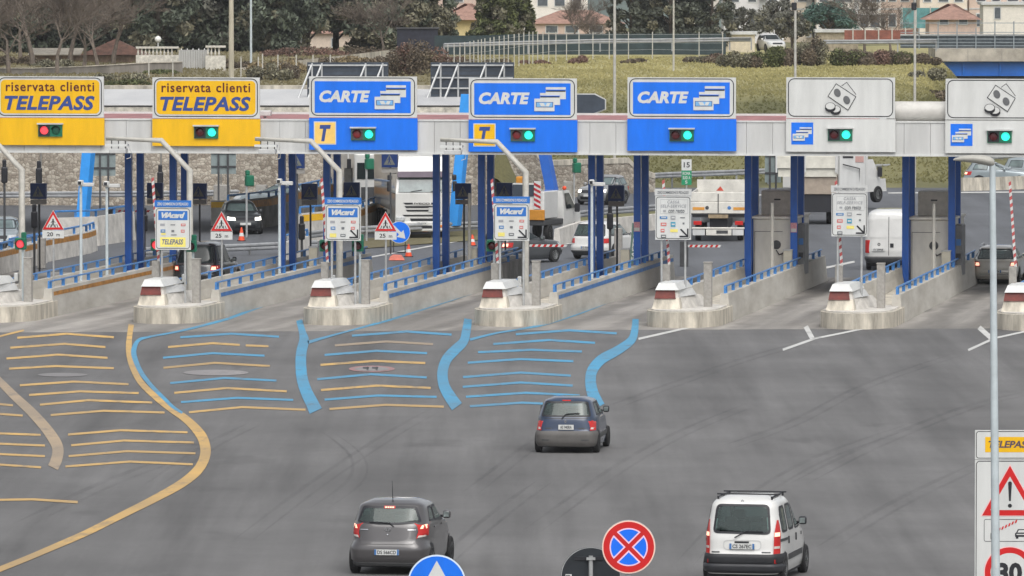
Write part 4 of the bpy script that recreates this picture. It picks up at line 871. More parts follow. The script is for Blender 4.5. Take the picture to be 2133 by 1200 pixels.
# ------------------------------------------------------------------ second canopy behind, with its slanted legs
Y2 = 332.0
t = thing('rear_canopy', 'pale roofed second canopy behind, carried on light blue slanted legs', 'canopy', Vector((0, Y2, 0)))
xl, xr = at(-140, 200, Y2).x, at(974, 200, Y2).x
ROOF = mat('pale_roof', (.54, .54, .535), .55, col2=(.43, .435, .44), scale=.5, detail=8, stretch=(1, .2, 1)); CRM = mat('cream_fascia', (.60, .56, .47), .6, var=.3, scale=3)
m = MB(); m.hexa([(xl, 0, 5.85), (xr, 0, 5.85), (xl, 16, 6.15), (xr, 16, 6.15), (xl, 0, 6.02), (xr, 0, 6.02), (xl, 16, 6.45), (xr, 16, 6.45)], ROOF); m.build('roof', t)
m = MB(); m.box(xl, xr, -.08, 0, 5.62, 5.98, CRM); m.box(xl, xr, -.10, -.08, 5.94, 6.0, 'rubber'); m.build('fascia', t)
m = MB(); m.box(xl + .3, xr - .3, .4, 15, 5.0, 5.6, 'dark'); m.build('under_roof_shade', t)  # dark block standing in for the shade beneath the roof
def leg(px0, y0, px1, y1, w, Yd, dark):
    a = at(px0, y0, Yd); b = at(px1, y1, Yd); m = MB(); o = Vector((0, Y2, 0)); a -= o; b -= o; h = w / 2
    q = lambda p: [(p.x - h, p.y - h, p.z), (p.x + h * .6, p.y - h, p.z), (p.x - h, p.y + h, p.z), (p.x + h * 1.3, p.y + h * .4, p.z)]
    m.hexa(q(a) + q(b), dark); m.build('leg', t)
leg(171, 452, 192, 215, .52, 330, M['legblue']); leg(945, 470, 972, 196, .52, 330, M['legblue']); leg(1157, 440, 1112, 215, .52, 331, mat('leg_blue_deep', srgb(30, 92, 180), .4, var=.06))
def vms(pl, pr, py0, py1, Yd, label, extra):
    c = at((pl + pr) / 2, py1, Yd); t = thing('billboard', label, 'sign panel', c, 0, 'dark sign backs above the rear canopy'); sc = FPX / Yd; w = (pr - pl) / 2 / sc; H = (py1 - py0) / sc
    m = MB(); m.box(-w, w, 0, .12, 0, H, 'dark'); n = 9
    for i in range(n): m.box(-w, w, -.015, 0, H * i / n + .01, H * i / n + .03, 'darkgrey')
    m.build('panel', t)
    m = MB(); LG = 'steel'
    for zf in (.93, .62, .36, .12): m.box(-w + .05, w - .05, -.13, -.06, H * zf - .035, H * zf + .035, LG)
    for x in extra:
        X = -w + x * 2 * w; m.box(X - .04, X + .04, -.10, -.02, 0, H * .98, LG); m.tube([(X - .75, -.95, -.1), (X - .02, -.1, H * .93)], .05, LG, 6)
    m.build('lattice', t)
vms(640, 809, 130, 214, 340, 'dark sign back with steel lattice, left one above the pale roof', (.06, .18, .72, .93)); vms(897, 1071, 130, 214, 340, 'dark sign back with steel lattice, right one above the pale roof', (.12, .33, .66, .88))
c = at(1190, 238, 300); sc = 50.0; t = thing('message_sign', 'dark octagonal sign back with pale rim behind the middle CARTE sign', 'sign panel', c); m = MB(); o = [(-1.5, .15), (-1.0, 0), (.95, 0), (1.45, .2), (1.45, .62), (1.0, .86), (-1.0, .86), (-1.5, .6)]
m.prism(o, 'y', .0, .1, 'whitegrey'); m.prism([(x * .965, .43 + (z - .43) * .90) for x, z in o], 'y', -.03, 0, 'dark'); m.build('panel', t); m = MB(); m.box(-.9, .9, .1, .2, -.3, .2, 'darkgrey'); m.build('bracket', t)
t = thing('roof_camera', 'small white roof unit at the left side of the first CARTE sign', 'camera', PZ(3, vpx(552, 3), 6.62), -PHI); m = MB(); m.rbox(-.18, .25, -.2, .2, .08, .3, 'whitegrey', .04, 2); m.box(-.05, .05, -.05, .05, 0, .1, 'steel'); m.build('housing', t)
# ------------------------------------------------------------------ vehicles: a body is lofted from rounded plan outlines stacked in height
def lerp_knots(K, z):
    if z <= K[0][0]: return K[0][1:]
    for a, b in zip(K, K[1:]):
        if z <= b[0]:
            t = (z - a[0]) / (b[0] - a[0]); return tuple(p + (q - p) * t for p, q in zip(a[1:], b[1:]))
    return K[-1][1:]
class Shell:         # knots: (z, y_rear, y_front, half width, squareness rear, squareness front); +y is forward
    def __init__(s, K, sm=.035): s.K = K; s.sm = sm; s.c = {}
    def P(s, z):
        k = round(z, 4)
        if k not in s.c:
            q = [lerp_knots(s.K, z + s.sm * d) for d in (-1, -.5, 0, .5, 1)]; s.c[k] = tuple(sum(v) / 5 for v in zip(*q))
        return s.c[k]
    def rearY(s, x, z):
        yr, yf, b, nr, nf = s.P(z); a = (yf - yr) / 2; t = min(abs(x) / b, .9999); return (yr + yf) / 2 - a * (1 - t ** nr) ** (1 / nr)
    def frontY(s, x, z):
        yr, yf, b, nr, nf = s.P(z); a = (yf - yr) / 2; t = min(abs(x) / b, .9999); return (yr + yf) / 2 + a * (1 - t ** nf) ** (1 / nf)
    def sideX(s, y, z):
        yr, yf, b, nr, nf = s.P(z); a = (yf - yr) / 2; t = (y - (yr + yf) / 2) / a; n = nf if t > 0 else nr; t = min(abs(t), .9999); return b * (1 - t ** n) ** (1 / n)
    def ring(s, z, n, off=0.0):
        yr, yf, b, nr, nf = s.P(z); a = (yf - yr) / 2 + off; b += off; o = []
        for i in range(n):
            t = 2 * math.pi * i / n; c, q = math.cos(t), math.sin(t); e = nf if q > 0 else nr
            r = 1 / (abs(c) ** e + abs(q) ** e) ** (1 / e); o.append((b * r * c, (yr + yf) / 2 + a * r * q, z))
        return o
    def proj(s, kind, u, z, off):
        if kind == 'rear': return (u, s.rearY(u, z) - off, z)
        if kind == 'front': return (u, s.frontY(u, z) + off, z)
        return ((s.sideX(u, z) + off) * (1 if kind == 'right' else -1), u, z)
def inside(poly, u, v):
    c = False; n = len(poly)
    for i in range(n):
        x0, y0 = poly[i]; x1, y1 = poly[(i + 1) % n]
        if (y0 > v) != (y1 > v) and u < (x1 - x0) * (v - y0) / (y1 - y0) + x0: c = not c
    return c
def inset(poly, d):
    cx = sum(p[0] for p in poly) / len(poly); cy = sum(p[1] for p in poly) / len(poly)
    w = max(p[0] for p in poly) - min(p[0] for p in poly); h = max(p[1] for p in poly) - min(p[1] for p in poly)
    return [(cx + (x - cx) * (1 - 2 * d / w), cy + (y - cy) * (1 - 2 * d / h)) for x, y in poly]
def rounded(poly, r, n=4):
    o = []; N = len(poly)
    for i in range(N):
        p = Vector(poly[i]); a = Vector(poly[i - 1]) - p; b = Vector(poly[(i + 1) % N]) - p
        d = min(r, a.length * .45, b.length * .45); A = p + a.normalized() * d; B = p + b.normalized() * d
        for k in range(n + 1):
            t = k / n; q = A * (1 - t) ** 2 + p * 2 * t * (1 - t) + B * t * t; o.append((q.x, q.y))
    return o
def resample(poly, step=.07):
    o = []
    for i in range(len(poly)):
        a, b = poly[i], poly[(i + 1) % len(poly)]; d = math.hypot(b[0] - a[0], b[1] - a[1]); n = max(1, int(d / step))
        for k in range(n): o.append((a[0] + (b[0] - a[0]) * k / n, a[1] + (b[1] - a[1]) * k / n))
    return o
def fill(mb, sh, kind, poly, off, m, rows=9, cols=10, skirt=True):
    zs = [p[1] for p in poly]; z0, z1 = min(zs) + 1e-4, max(zs) - 1e-4; g = []
    for i in range(rows + 1):
        z = z0 + (z1 - z0) * i / rows; xs = []
        for j in range(len(poly)):
            (x0, a), (x1, b) = poly[j], poly[(j + 1) % len(poly)]
            if (a > z) != (b > z): xs.append(x0 + (x1 - x0) * (z - a) / (b - a))
        xs = xs or [0]; lo, hi = min(xs), max(xs); g.append([(lo + (hi - lo) * k / cols, z) for k in range(cols + 1)])
    vs = [sh.proj(kind, u, z, off) for r in g for u, z in r]; c = cols + 1
    mb.add(vs, [(i * c + k, i * c + k + 1, (i + 1) * c + k + 1, (i + 1) * c + k) for i in range(rows) for k in range(cols)], m)
    if skirt:
        e = g[0] + [r[-1] for r in g[1:]] + g[-1][::-1][1:] + [r[0] for r in g[::-1]][1:-1]; n = len(e)
        mb.add([sh.proj(kind, u, z, off) for u, z in e] + [sh.proj(kind, u, z, -.015) for u, z in e], [(i, (i + 1) % n, (i + 1) % n + n, i + n) for i in range(n)], m)
def border(mb, sh, kind, poly, w, off, m):
    a = resample(poly); n = len(a); b = inset(a, w)
    vs = [sh.proj(kind, u, z, off) for u, z in a] + [sh.proj(kind, u, z, off) for u, z in b] + [sh.proj(kind, u, z, -.01) for u, z in a]
    mb.add(vs, [(i, (i + 1) % n, (i + 1) % n + n, i + n) for i in range(n)] + [(i, (i + 1) % n, (i + 1) % n + 2 * n, i + 2 * n) for i in range(n)], m)
def paint_mat(name, col, rough=.32, metal=.0):
    return mat(name, col, rough, metal=metal, var=.05, scale=1.5, coat=.9)
def wheel(parent, x, y, r, w, side, rim='steel', name='wheel'):
    m = MB(); s = side; m.lathe([(r * .62, w * .5 * s), (r * .9, w * .52 * s), (r * .985, w * .42 * s), (r, w * .2 * s), (r, -w * .2 * s), (r * .985, -w * .42 * s), (r * .8, -w * .5 * s), (0, -w * .45 * s)], 'rubber', 'x', (0, 0, 0), 28)
    o = m.build(name, parent, 'auto', loc=(x, y, r)); m = MB()
    m.lathe([(r * .63, w * .50 * s), (r * .60, w * .44 * s), (r * .5, w * .36 * s), (r * .2, w * .42 * s), (0, w * .44 * s)], rim, 'x', (0, 0, 0), 28)
    for k in range(7):
        t = k * 2 * math.pi / 7; m.box(w * .405 * s - .01, w * .405 * s + .012, r * .42 * math.cos(t) - .03, r * .42 * math.cos(t) + .03, r * .42 * math.sin(t) - .03, r * .42 * math.sin(t) + .03, 'black')
    m.build('rim', o, 'auto')
def plate(parent, sh, x, z, w, h, text, blue=True, kind='rear', off=.045):
    y = (sh.rearY(x, z) - off) if kind == 'rear' else (sh.frontY(x, z) + off); m = MB(); q = 1 if kind == 'rear' else -1
    m.box(x - w / 2, x + w / 2, min(y, y + .03 * q), max(y, y + .03 * q), z - h / 2, z + h / 2, 'white')
    if kind == 'rear':
        f = Face(m, 0, 0, 1, y, .003); X = lambda a: x + a * w
        if blue: f.rect(X(-.5), -z - h / 2, X(-.42), -z + h / 2, 'stripeblue', 1); f.rect(X(.42), -z - h / 2, X(.5), -z + h / 2, 'stripeblue', 1)
        f.text(text, X(-.38), -z - h * .34, X(.38), -z + h * .34, 'black', 1, bold=.02)
    return m.build('licence_plate', parent)
CARS = {}; M['mirror'] = mat('mirror_glass', (.20, .23, .23), .15, var=.3, scale=9)
def make_car(name, label, cat, S, loc, yaw, paint, fine=True, lit=(), group=None, rear_plate=None, front=False):
    """S: dict with shell, rear/front/side windows, lamps, bumpers, wheels. yaw turns +y to the right when positive."""
    t = thing(name, label, cat, loc, -yaw, group); sh = Shell(S['shell'], S.get('sm', .035)); P = M[paint] if isinstance(paint, str) else paint
    N = 84 if fine else 56; K = S['shell']; z = K[0][0]; zs = []
    while z < K[-1][0] + .001: zs.append(z); z += .03 if fine else .05
    zs.append(K[-1][0] + .001)
    wins = [('rear', S.get('rear_win'))] + [('front', S.get('front_win'))] + [(k, p) for p in S.get('side_wins', []) for k in ('left', 'right')]
    wins = [(k, rounded(p, S.get('wr', .06))) for k, p in wins if p]
    holes = [(k, inset(p, .035)) for k, p in wins]
    rings = [sh.ring(q, N) for q in zs]; m = MB(); vs = [v for r in rings for v in r]; fs = []; fl = []
    zb = S.get('lower'); 
    for i in range(len(zs) - 1):
        for k in range(N):
            f = (i * N + k, i * N + (k + 1) % N, (i + 1) * N + (k + 1) % N, (i + 1) * N + k)
            c = [sum(vs[j][d] for j in f) / 4 for d in range(3)]; cut = False
            if fine:
                for kd, pl in holes:
                    if kd in ('rear', 'front'):
                        if not inside(pl, c[0], c[2]): continue
                        Y = sh.rearY(c[0], c[2]) if kd == 'rear' else sh.frontY(c[0], c[2])
                        if abs(Y - c[1]) < .06: cut = True
                    else:
                        if inside(pl, c[1], c[2]) and (c[0] > 0) == (kd == 'right') and abs(abs(c[0]) - sh.sideX(c[1], c[2])) < .05: cut = True
            if not cut: fs.append(f)
    fs += [tuple(range(N - 1, -1, -1)), tuple(range((len(zs) - 1) * N, len(zs) * N))]
    m.add(vs, fs, P); body = m.build('body', t, 'auto')
    if fine:      # inner trim so that the glass looks into a cabin
        m = MB(); zb_ = S['belt']; r0 = sh.ring(zb_ - .12, 40, -.06)
        m.add(r0, [tuple(range(40))], 'cabin')
        yr, yf = sh.P(zb_)[0], sh.P(zb_)[1]; b = sh.P(zb_)[2]
        for y, h in S['seats']:
            for s in (-1, 1):
                X = s * b * .47
                m.rbox(X - .24, X + .24, y - .07, y + .09, zb_ - .45, zb_ + h - .12, 'seat', .05, 2); m.rbox(X - .13, X + .13, y - .05, y + .05, zb_ + h - .10, zb_ + h + .11, 'seat', .04, 2)
        m.rbox(-b * .8, b * .8, S['dash'] - .1, S['dash'] + .3, zb_ - .3, zb_ + .03, 'cabin', .05, 2); m.build('seats', t)
    GL = {'rear': 'rear_window', 'front': 'windscreen', 'left': 'side_window', 'right': 'side_window'}
    for kd, pl in wins:
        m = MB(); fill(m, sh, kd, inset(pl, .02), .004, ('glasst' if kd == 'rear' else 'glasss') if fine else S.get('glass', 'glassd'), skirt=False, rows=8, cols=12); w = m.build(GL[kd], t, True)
        m = MB(); border(m, sh, kd, pl, .045 if fine else .03, .008, 'black'); m.build('window_seal', w)
    for kd, pl, mt, off, nm in S.get('panels', []):
        m = MB(); fill(m, sh, kd, pl, off, P if mt == 'paint' else mt); m.build(nm, t, True)
    for nm, items in S.get('lamps', []):       # mirrored lamps
        for s in (-1, 1):
            m = MB()
            for kd, pl, mt, off in items:
                if kd in ('rear', 'front'): pl = [(x * s, z_) for x, z_ in pl]; k2 = kd
                else: k2 = 'right' if s > 0 else 'left'
                fill(m, sh, k2, pl, off, mt, rows=6, cols=6)
            m.build(nm, t, True)
    for nm, z0, z1, off, mt, rng in S.get('bands', []):    # bumpers and mouldings hugging the body
        m = MB(); n = 96; L = []
        nz = 6; zz = [z0 + (z1 - z0) * i / nz for i in range(nz + 1)]
        for i, q in enumerate(zz):
            o = off * (1 - abs(2 * i / nz - 1) ** 6) if i in (0, nz) else off
            L.append(sh.ring(q, n, o if 0 < i < nz else off * .2))
        idx = [k for k in range(n) if rng(L[0][k][1])]
        vs = [v for r in L for v in r]; fq = [(i * n + k, i * n + (k + 1) % n, (i + 1) * n + (k + 1) % n, (i + 1) * n + k) for i in range(nz) for k in idx if rng(L[0][(k + 1) % n][1])]
        us = sorted({j for q in fq for j in q}); ix = {j: i for i, j in enumerate(us)}
        m.add([vs[j] for j in us], [tuple(ix[j] for j in q) for q in fq], P if mt == 'paint' else mt)
        m.build(nm, t, True)
    r, w = S['wheel']; 
    for y in S['axles']:
        for s in (-1, 1):
            X = sh.P(r)[2] - .0
            arch = [(y + (r + .07) * math.cos(R(a)), r + (r + .07) * math.sin(R(a))) for a in range(-30, 211, 12)]
            m = MB(); fill(m, sh, 'right' if s > 0 else 'left', [p for p in arch if p[1] > K[0][0] + .01] , .006, 'black', rows=8, cols=8, skirt=False); m.build('wheel_arch', t)
            wheel(t, s * (X - w * .5 + .03), y, r, w, s, S.get('rim', 'steel'))
    m = MB(); b = sh.P(.3)[2]; a0, a1 = S['axles']; m.box(-b + .06, b - .06, a0 - .3, a1 + .3, .15, K[0][0] + .04, 'black'); m.box(-b + .02, b - .02, a0 - .35, a0 + .35, .30, .34, 'black'); m.build('underside', t)  # car floor, made wide and low to deepen the shade beneath
    for s in (-1, 1):
        my, mz = S['mirror']; X = sh.sideX(my, mz) * s; m = MB()
        m.rbox(min(X + s * .03, X + s * .19), max(X + s * .03, X + s * .19), my - .05, my + .08, mz - .02, mz + .15, S.get('mirror_mat', 'black') if S.get('mirror_mat') != 'paint' else P, .04, 2); m.box(min(X - s * .06, X + s * .1), max(X - s * .06, X + s * .1), my - .0, my + .05, mz + .0, mz + .05, 'black')
        mm = m.build('wing_mirror', t, True); m = MB(); m.box(min(X + s * .05, X + s * .17), max(X + s * .05, X + s * .17), my - .058, my - .052, mz + .012, mz + .12, 'mirror'); m.build('mirror_glass', mm)
    if S.get('plate'):
        x, z_, w_, h_, tx, bl = S['plate']; plate(t, sh, x, z_, w_, h_, tx, bl)
    if S.get('fplate'):
        x, z_ = S['fplate']; plate(t, sh, x, z_, .5, .11, '', False, 'front')
    return t, sh, P
def wiper(t, sh, pts, off=.03):
    m = MB(); m.tube([sh.proj('rear', x, z, off) for x, z in pts], .012, 'black', 6); m.build('wiper', t)
def sitem(t, sh, name, kind, poly, off, m, rows=3, cols=4):
    b = MB(); fill(b, sh, kind, poly, off, m, rows, cols); return b.build(name, t)
def rect4(x0, x1, z0, z1): return [(x0, z0), (x1, z0), (x1, z1), (x0, z1)]
M['navycar'] = paint_mat('blue_car_paint', (.010, .028, .072), .38); M['greycar'] = paint_mat('grey_car_paint', (.066, .062, .064), .34, .08)
M['whitecar'] = paint_mat('white_car_paint', (.66, .66, .64), .3); M['silver'] = paint_mat('silver_car_paint', (.34, .345, .345), .3, .4)
M['blackcar'] = paint_mat('black_car_paint', (.014, .017, .022), .25); M['palecar'] = paint_mat('pale_silver_blue_paint', (.30, .35, .37), .3, .3)
M['beigecar'] = paint_mat('greige_car_paint', (.60, .57, .51), .3, .3)

# --- blue small hatchback, grey bumper
HATCH = dict(shell=[(.19, .07, 3.28, .785, 7, 4), (.30, .03, 3.38, .81, 7, 4), (.55, .03, 3.42, .815, 7, 4), (.60, .06, 3.42, .815, 6.5, 4), (.86, .09, 3.20, .80, 5, 4), (.93, .12, 2.70, .785, 5, 4), (.98, .15, 2.60, .765, 5, 4), (1.31, .33, 1.95, .645, 5, 5), (1.37, .37, 1.80, .60, 5, 5), (1.405, .46, 1.66, .50, 4, 4), (1.425, .62, 1.5, .36, 3, 3)],
    belt=.93, dash=2.35, seats=[(.95, .16), (1.75, .22)], rear_win=[(-.66, .95), (.66, .95), (.555, 1.345), (-.555, 1.345)], front_win=[(-.62, 1.0), (.62, 1.0), (.5, 1.34), (-.5, 1.34)], side_wins=[[(.62, .97), (1.25, .95), (1.25, 1.31), (.72, 1.31)], [(1.32, .95), (2.45, .97), (1.88, 1.31), (1.32, 1.31)]],
    lamps=[('tail_light', [('rear', [(.635, .60), (.775, .60), (.765, .84), (.67, .86)], 'redlens', .018), ('right', [(.14, .60), (.26, .60), (.22, .84), (.16, .84)], 'redlens', .012), ('rear', [(.655, .63), (.745, .63), (.74, .68), (.665, .68)], 'whitelens', .022)])],
    bands=[('rear_bumper', .18, .585, .035, mat('grey_bumper', (.105, .10, .095), .6, var=.1), lambda y: y < .55), ('side_moulding', .36, .50, .012, 'plast', lambda y: .5 < y < 2.9), ('front_bumper', .22, .55, .03, mat('grey_bumper', (.1, .1, .1)), lambda y: y > 2.95)],
    wheel=(.275, .165), axles=(.58, 2.92), mirror=(2.25, .97), plate=(.02, .685, .40, .125, 'AS 940RA', False), rim='darkgrey')
t, sh, P = make_car('blue_hatchback', 'small dark blue hatchback with grey bumper, driving toward the blue lanes', 'car', HATCH, G(1177, 945), R(7.0), 'navycar')
wiper(t, sh, [(-.10, .90), (-.02, 1.0), (.04, 1.03), (.36, 1.04)])
sitem(t, sh, 'brake_light', 'rear', rect4(-.11, .11, 1.352, 1.378), .012, 'redlens'); sitem(t, sh, 'trim_strip', 'rear', rect4(-.66, .66, .905, .918), .006, 'black', 2, 12)

def diamond(t, sh, x, z, w, h):
    m = MB(); y = sh.rearY(x, z) - .015; o = [(x, z - h), (x + w, z), (x, z + h), (x - w, z)]; i = [(x, z - h * .5), (x + w * .45, z), (x, z + h * .5), (x - w * .45, z)]
    m.add([(a, y, b) for a, b in o + i], [(k, (k + 1) % 4, (k + 1) % 4 + 4, k + 4) for k in range(4)], 'chrome'); m.build('badge', t)
diamond(t, sh, .0, .835, .035, .045)
for x0 in (-.52, .34): sitem(t, sh, 'lettering_badge', 'rear', rect4(x0, x0 + .16, .645, .668), .008, 'plast')
m = MB(); m.tube([(-.48, .2, .22), (-.48, .05, .20)], .03, 'darkgrey', 8); m.build('exhaust_pipe', t)
for s in (-1, 1): sitem(t, sh, 'reflector', 'rear', rect4(min(.42 * s, .62 * s), max(.42 * s, .62 * s), .335, .37), .045, 'plast')

# --- grey hatchback
YAR = dict(shell=[(.20, .09, 3.55, .80, 6.5, 4), (.30, .03, 3.70, .838, 6.5, 4), (.50, .0, 3.75, .845, 6.5, 4), (.64, .01, 3.75, .845, 6.5, 4), (.69, .04, 3.70, .845, 5, 4), (.95, .12, 3.35, .84, 5, 4), (1.04, .15, 2.80, .82, 5, 4), (1.10, .20, 2.62, .80, 5, 4), (1.40, .36, 1.95, .715, 5.5, 5), (1.46, .38, 1.82, .675, 5.5, 5), (1.50, .48, 1.68, .60, 4.5, 4), (1.535, .80, 1.45, .44, 3, 3)],
    belt=1.05, dash=2.4, seats=[(.95, .14), (1.75, .22)], rear_win=[(-.69, 1.10), (-.2, 1.055), (.2, 1.055), (.69, 1.10), (.565, 1.435), (-.565, 1.435)], front_win=[(-.66, 1.1), (.66, 1.1), (.54, 1.42), (-.54, 1.42)], side_wins=[[(.66, 1.10), (1.18, 1.08), (1.2, 1.40), (.82, 1.40)], [(1.24, 1.07), (2.42, 1.07), (1.92, 1.40), (1.26, 1.40)]],
    lamps=[('tail_light', [('rear', [(.60, .77), (.80, .79), (.80, 1.08), (.67, 1.07)], 'redlens', .018), ('right', [(.18, .79), (.44, .84), (.36, 1.06), (.22, 1.09)], 'redlens', .014), ('rear', [(.665, .97), (.78, .97), (.775, 1.055), (.70, 1.045)], 'brakehot', .023), ('rear', [(.625, .785), (.77, .80), (.77, .84), (.64, .83)], 'whitelens', .022)])],
    bands=[('rear_bumper', .26, .645, .03, 'paint', lambda y: y < .6), ('rear_skirt', .19, .27, .02, 'plast', lambda y: y < .5), ('front_bumper', .2, .62, .025, 'paint', lambda y: y > 3.1)],
    panels=[('rear', [(-.545, .655), (.545, .655), (.60, .76), (.60, .80), (-.60, .80), (-.60, .76)], 'paint', .012, 'tailgate')],
    wheel=(.30, .185), axles=(.62, 3.08), mirror=(2.3, 1.06), mirror_mat='paint', plate=(.0, .49, .52, .115, 'DS 566CD', True), rim='steel')
t, sh, P = make_car('grey_hatchback', 'dark grey hatchback with brake lights lit and roof aerial, bottom of the plaza', 'car', YAR, G(806, 1199), R(9), 'greycar')
wiper(t, sh, [(.12, 1.02), (.04, 1.085), (-.08, 1.095), (-.40, 1.105)])
sitem(t, sh, 'brake_light', 'rear', rect4(-.12, .12, 1.385, 1.435), .014, 'redlens'); b = MB()
for i in range(4): fill(b, sh, 'rear', rect4(-.095 + i * .05, -.06 + i * .05, 1.395, 1.42), .019, 'brakehot', 2, 2)
b.build('brake_bulbs', t)
m = MB(); m.tube([(.02, .62, 1.50), (.02, .52, 1.95)], [.009, .003], 'black', 6); m.ball((.02, .63, 1.505), (.03, .05, .025), 'black'); m.build('aerial', t)
b = MB(); f = Face(b, 0, 0, 1, sh.rearY(0, .965) - .03, .003)
f.ring(-.0, -.965, .052, .066, 'chrome', 1, k=.68); f.ring(0, -.955, .022, .034, 'chrome', 2, k=1.0); f.ring(0, -.978, .036, .048, 'chrome', 3, k=.42); b.build('badge', t)
sitem(t, sh, 'tailgate_lock', 'rear', rect4(-.012, .012, .845, .865), .02, 'chrome')
for s in (-1, 1): sitem(t, sh, 'chrome_strip', 'rear', rect4(min(.42 * s, .59 * s), max(.42 * s, .59 * s), .945, .96), .016, 'chrome')
for y in (1.12, 2.0): sitem(t, sh, 'door_handle', 'right', rect4(y - .16, y + .04, .95, .985), .025, P)

# --- white compact van
KAN = dict(shell=[(.22, .08, 3.85, .79, 7, 4), (.32, .03, 3.95, .82, 7, 4), (.58, .0, 4.0, .83, 7, 4), (.64, .02, 4.0, .83, 7, 4), (.70, .05, 3.95, .83, 7, 4), (.95, .07, 3.70, .825, 7, 4), (1.06, .10, 3.15, .81, 7, 4), (1.12, .115, 3.0, .80, 7, 4), (1.62, .25, 2.15, .70, 7, 5), (1.70, .29, 2.0, .66, 6, 5), (1.76, .38, 1.86, .58, 5, 4), (1.80, .62, 1.7, .40, 3.5, 3)],
    belt=1.04, dash=2.75, seats=[(1.05, .18), (2.05, .26)], wr=.11, rear_win=[(-.61, 1.06), (.61, 1.04), (.55, 1.655), (-.55, 1.655)], front_win=[(-.64, 1.15), (.64, 1.15), (.55, 1.6), (-.55, 1.6)], side_wins=[[(.42, 1.06), (1.0, 1.06), (1.0, 1.60), (.5, 1.60)], [(1.14, 1.06), (1.75, 1.06), (1.75, 1.60), (1.14, 1.60)], [(1.86, 1.04), (2.85, 1.06), (2.2, 1.58), (1.86, 1.60)]],
    lamps=[('tail_light', [('rear', [(.668, .645), (.778, .645), (.778, 1.04), (.755, 1.19), (.722, 1.33), (.702, 1.33), (.676, 1.05)], 'redlens', .02), ('rear', [(.682, 1.0), (.77, 1.0), (.765, 1.08), (.686, 1.08)], 'brakehot', .026), ('rear', [(.678, .75), (.77, .75), (.77, .80), (.678, .80)], 'whitelens', .026)]),
           ('reflector', [('rear', [(.69, .45), (.78, .45), (.78, .53), (.69, .53)], 'redlens', .055)])],
    bands=[('tailgate_guard', .42, .64, .028, mat('black_guard', (.022, .023, .027), .6, var=.15), lambda y: y < .62), ('rear_bumper', .24, .44, .06, mat('black_bumper', (.03, .031, .036), .5, var=.15), lambda y: y < .62), ('front_bumper', .25, .62, .03, 'plast', lambda y: y > 3.35)],
    panels=[('right', rect4(1.0, 2.75, .46, .58), 'plast', .015, 'door_moulding'), ('left', rect4(1.0, 2.75, .46, .58), 'plast', .015, 'door_moulding'), ('right', rect4(.30, .92, .885, .94), 'plast', .012, 'sliding_rail'), ('left', rect4(.30, .92, .885, .94), 'plast', .012, 'sliding_rail')],
    wheel=(.30, .18), axles=(.60, 3.30), mirror=(2.72, 1.08), plate=(.02, .80, .52, .115, 'CS 267EC', True), rim='steel')
t, sh, P = make_car('white_van', 'small white van with black rear bumper and roof bars, bottom right of plaza', 'van', KAN, G(1543, 1219), R(11.5), 'whitecar')
wiper(t, sh, [(-.14, .975), (.06, 1.09), (.12, 1.11), (.46, 1.10)], .035)
diamond(t, sh, -.02, 1.715, .035, .03); sitem(t, sh, 'tailgate_handle', 'rear', rect4(-.14, .16, .865, .90), .012, 'black')
b = MB(); border(b, sh, 'rear', rounded(rect4(-.38, .42, .72, .93), .1), .02, .006, 'whitegrey'); b.build('plate_recess', t)
for x0, w_ in ((-.62, .17), (.43, .18)): sitem(t, sh, 'lettering_badge', 'rear', rect4(x0, x0 + w_, .665, .69), .01, 'darkgrey')
m = MB()
for s in (-1, 1):
    m.tube([(s * .56, .48, 1.78), (s * .56, 2.0, 1.79)], .018, 'black', 8)
    for y in (.52, 1.2, 1.9): m.tube([(s * .56, y, 1.72), (s * .56, y, 1.80)], .02, 'black', 6)
for y in (.95, 1.75): m.tube([(-.66, y, 1.81), (.66, y, 1.81)], .016, 'black', 8)
m.build('roof_rack', t)
for y in (1.05, 1.95): sitem(t, sh, 'door_handle', 'right', rect4(y - .03, y + .03, .80, .95), .02, 'black')
sitem(t, sh, 'fuel_flap', 'right', [(2.62, .86), (2.70, .86), (2.70, .93), (2.62, .93)], .01, 'plast')

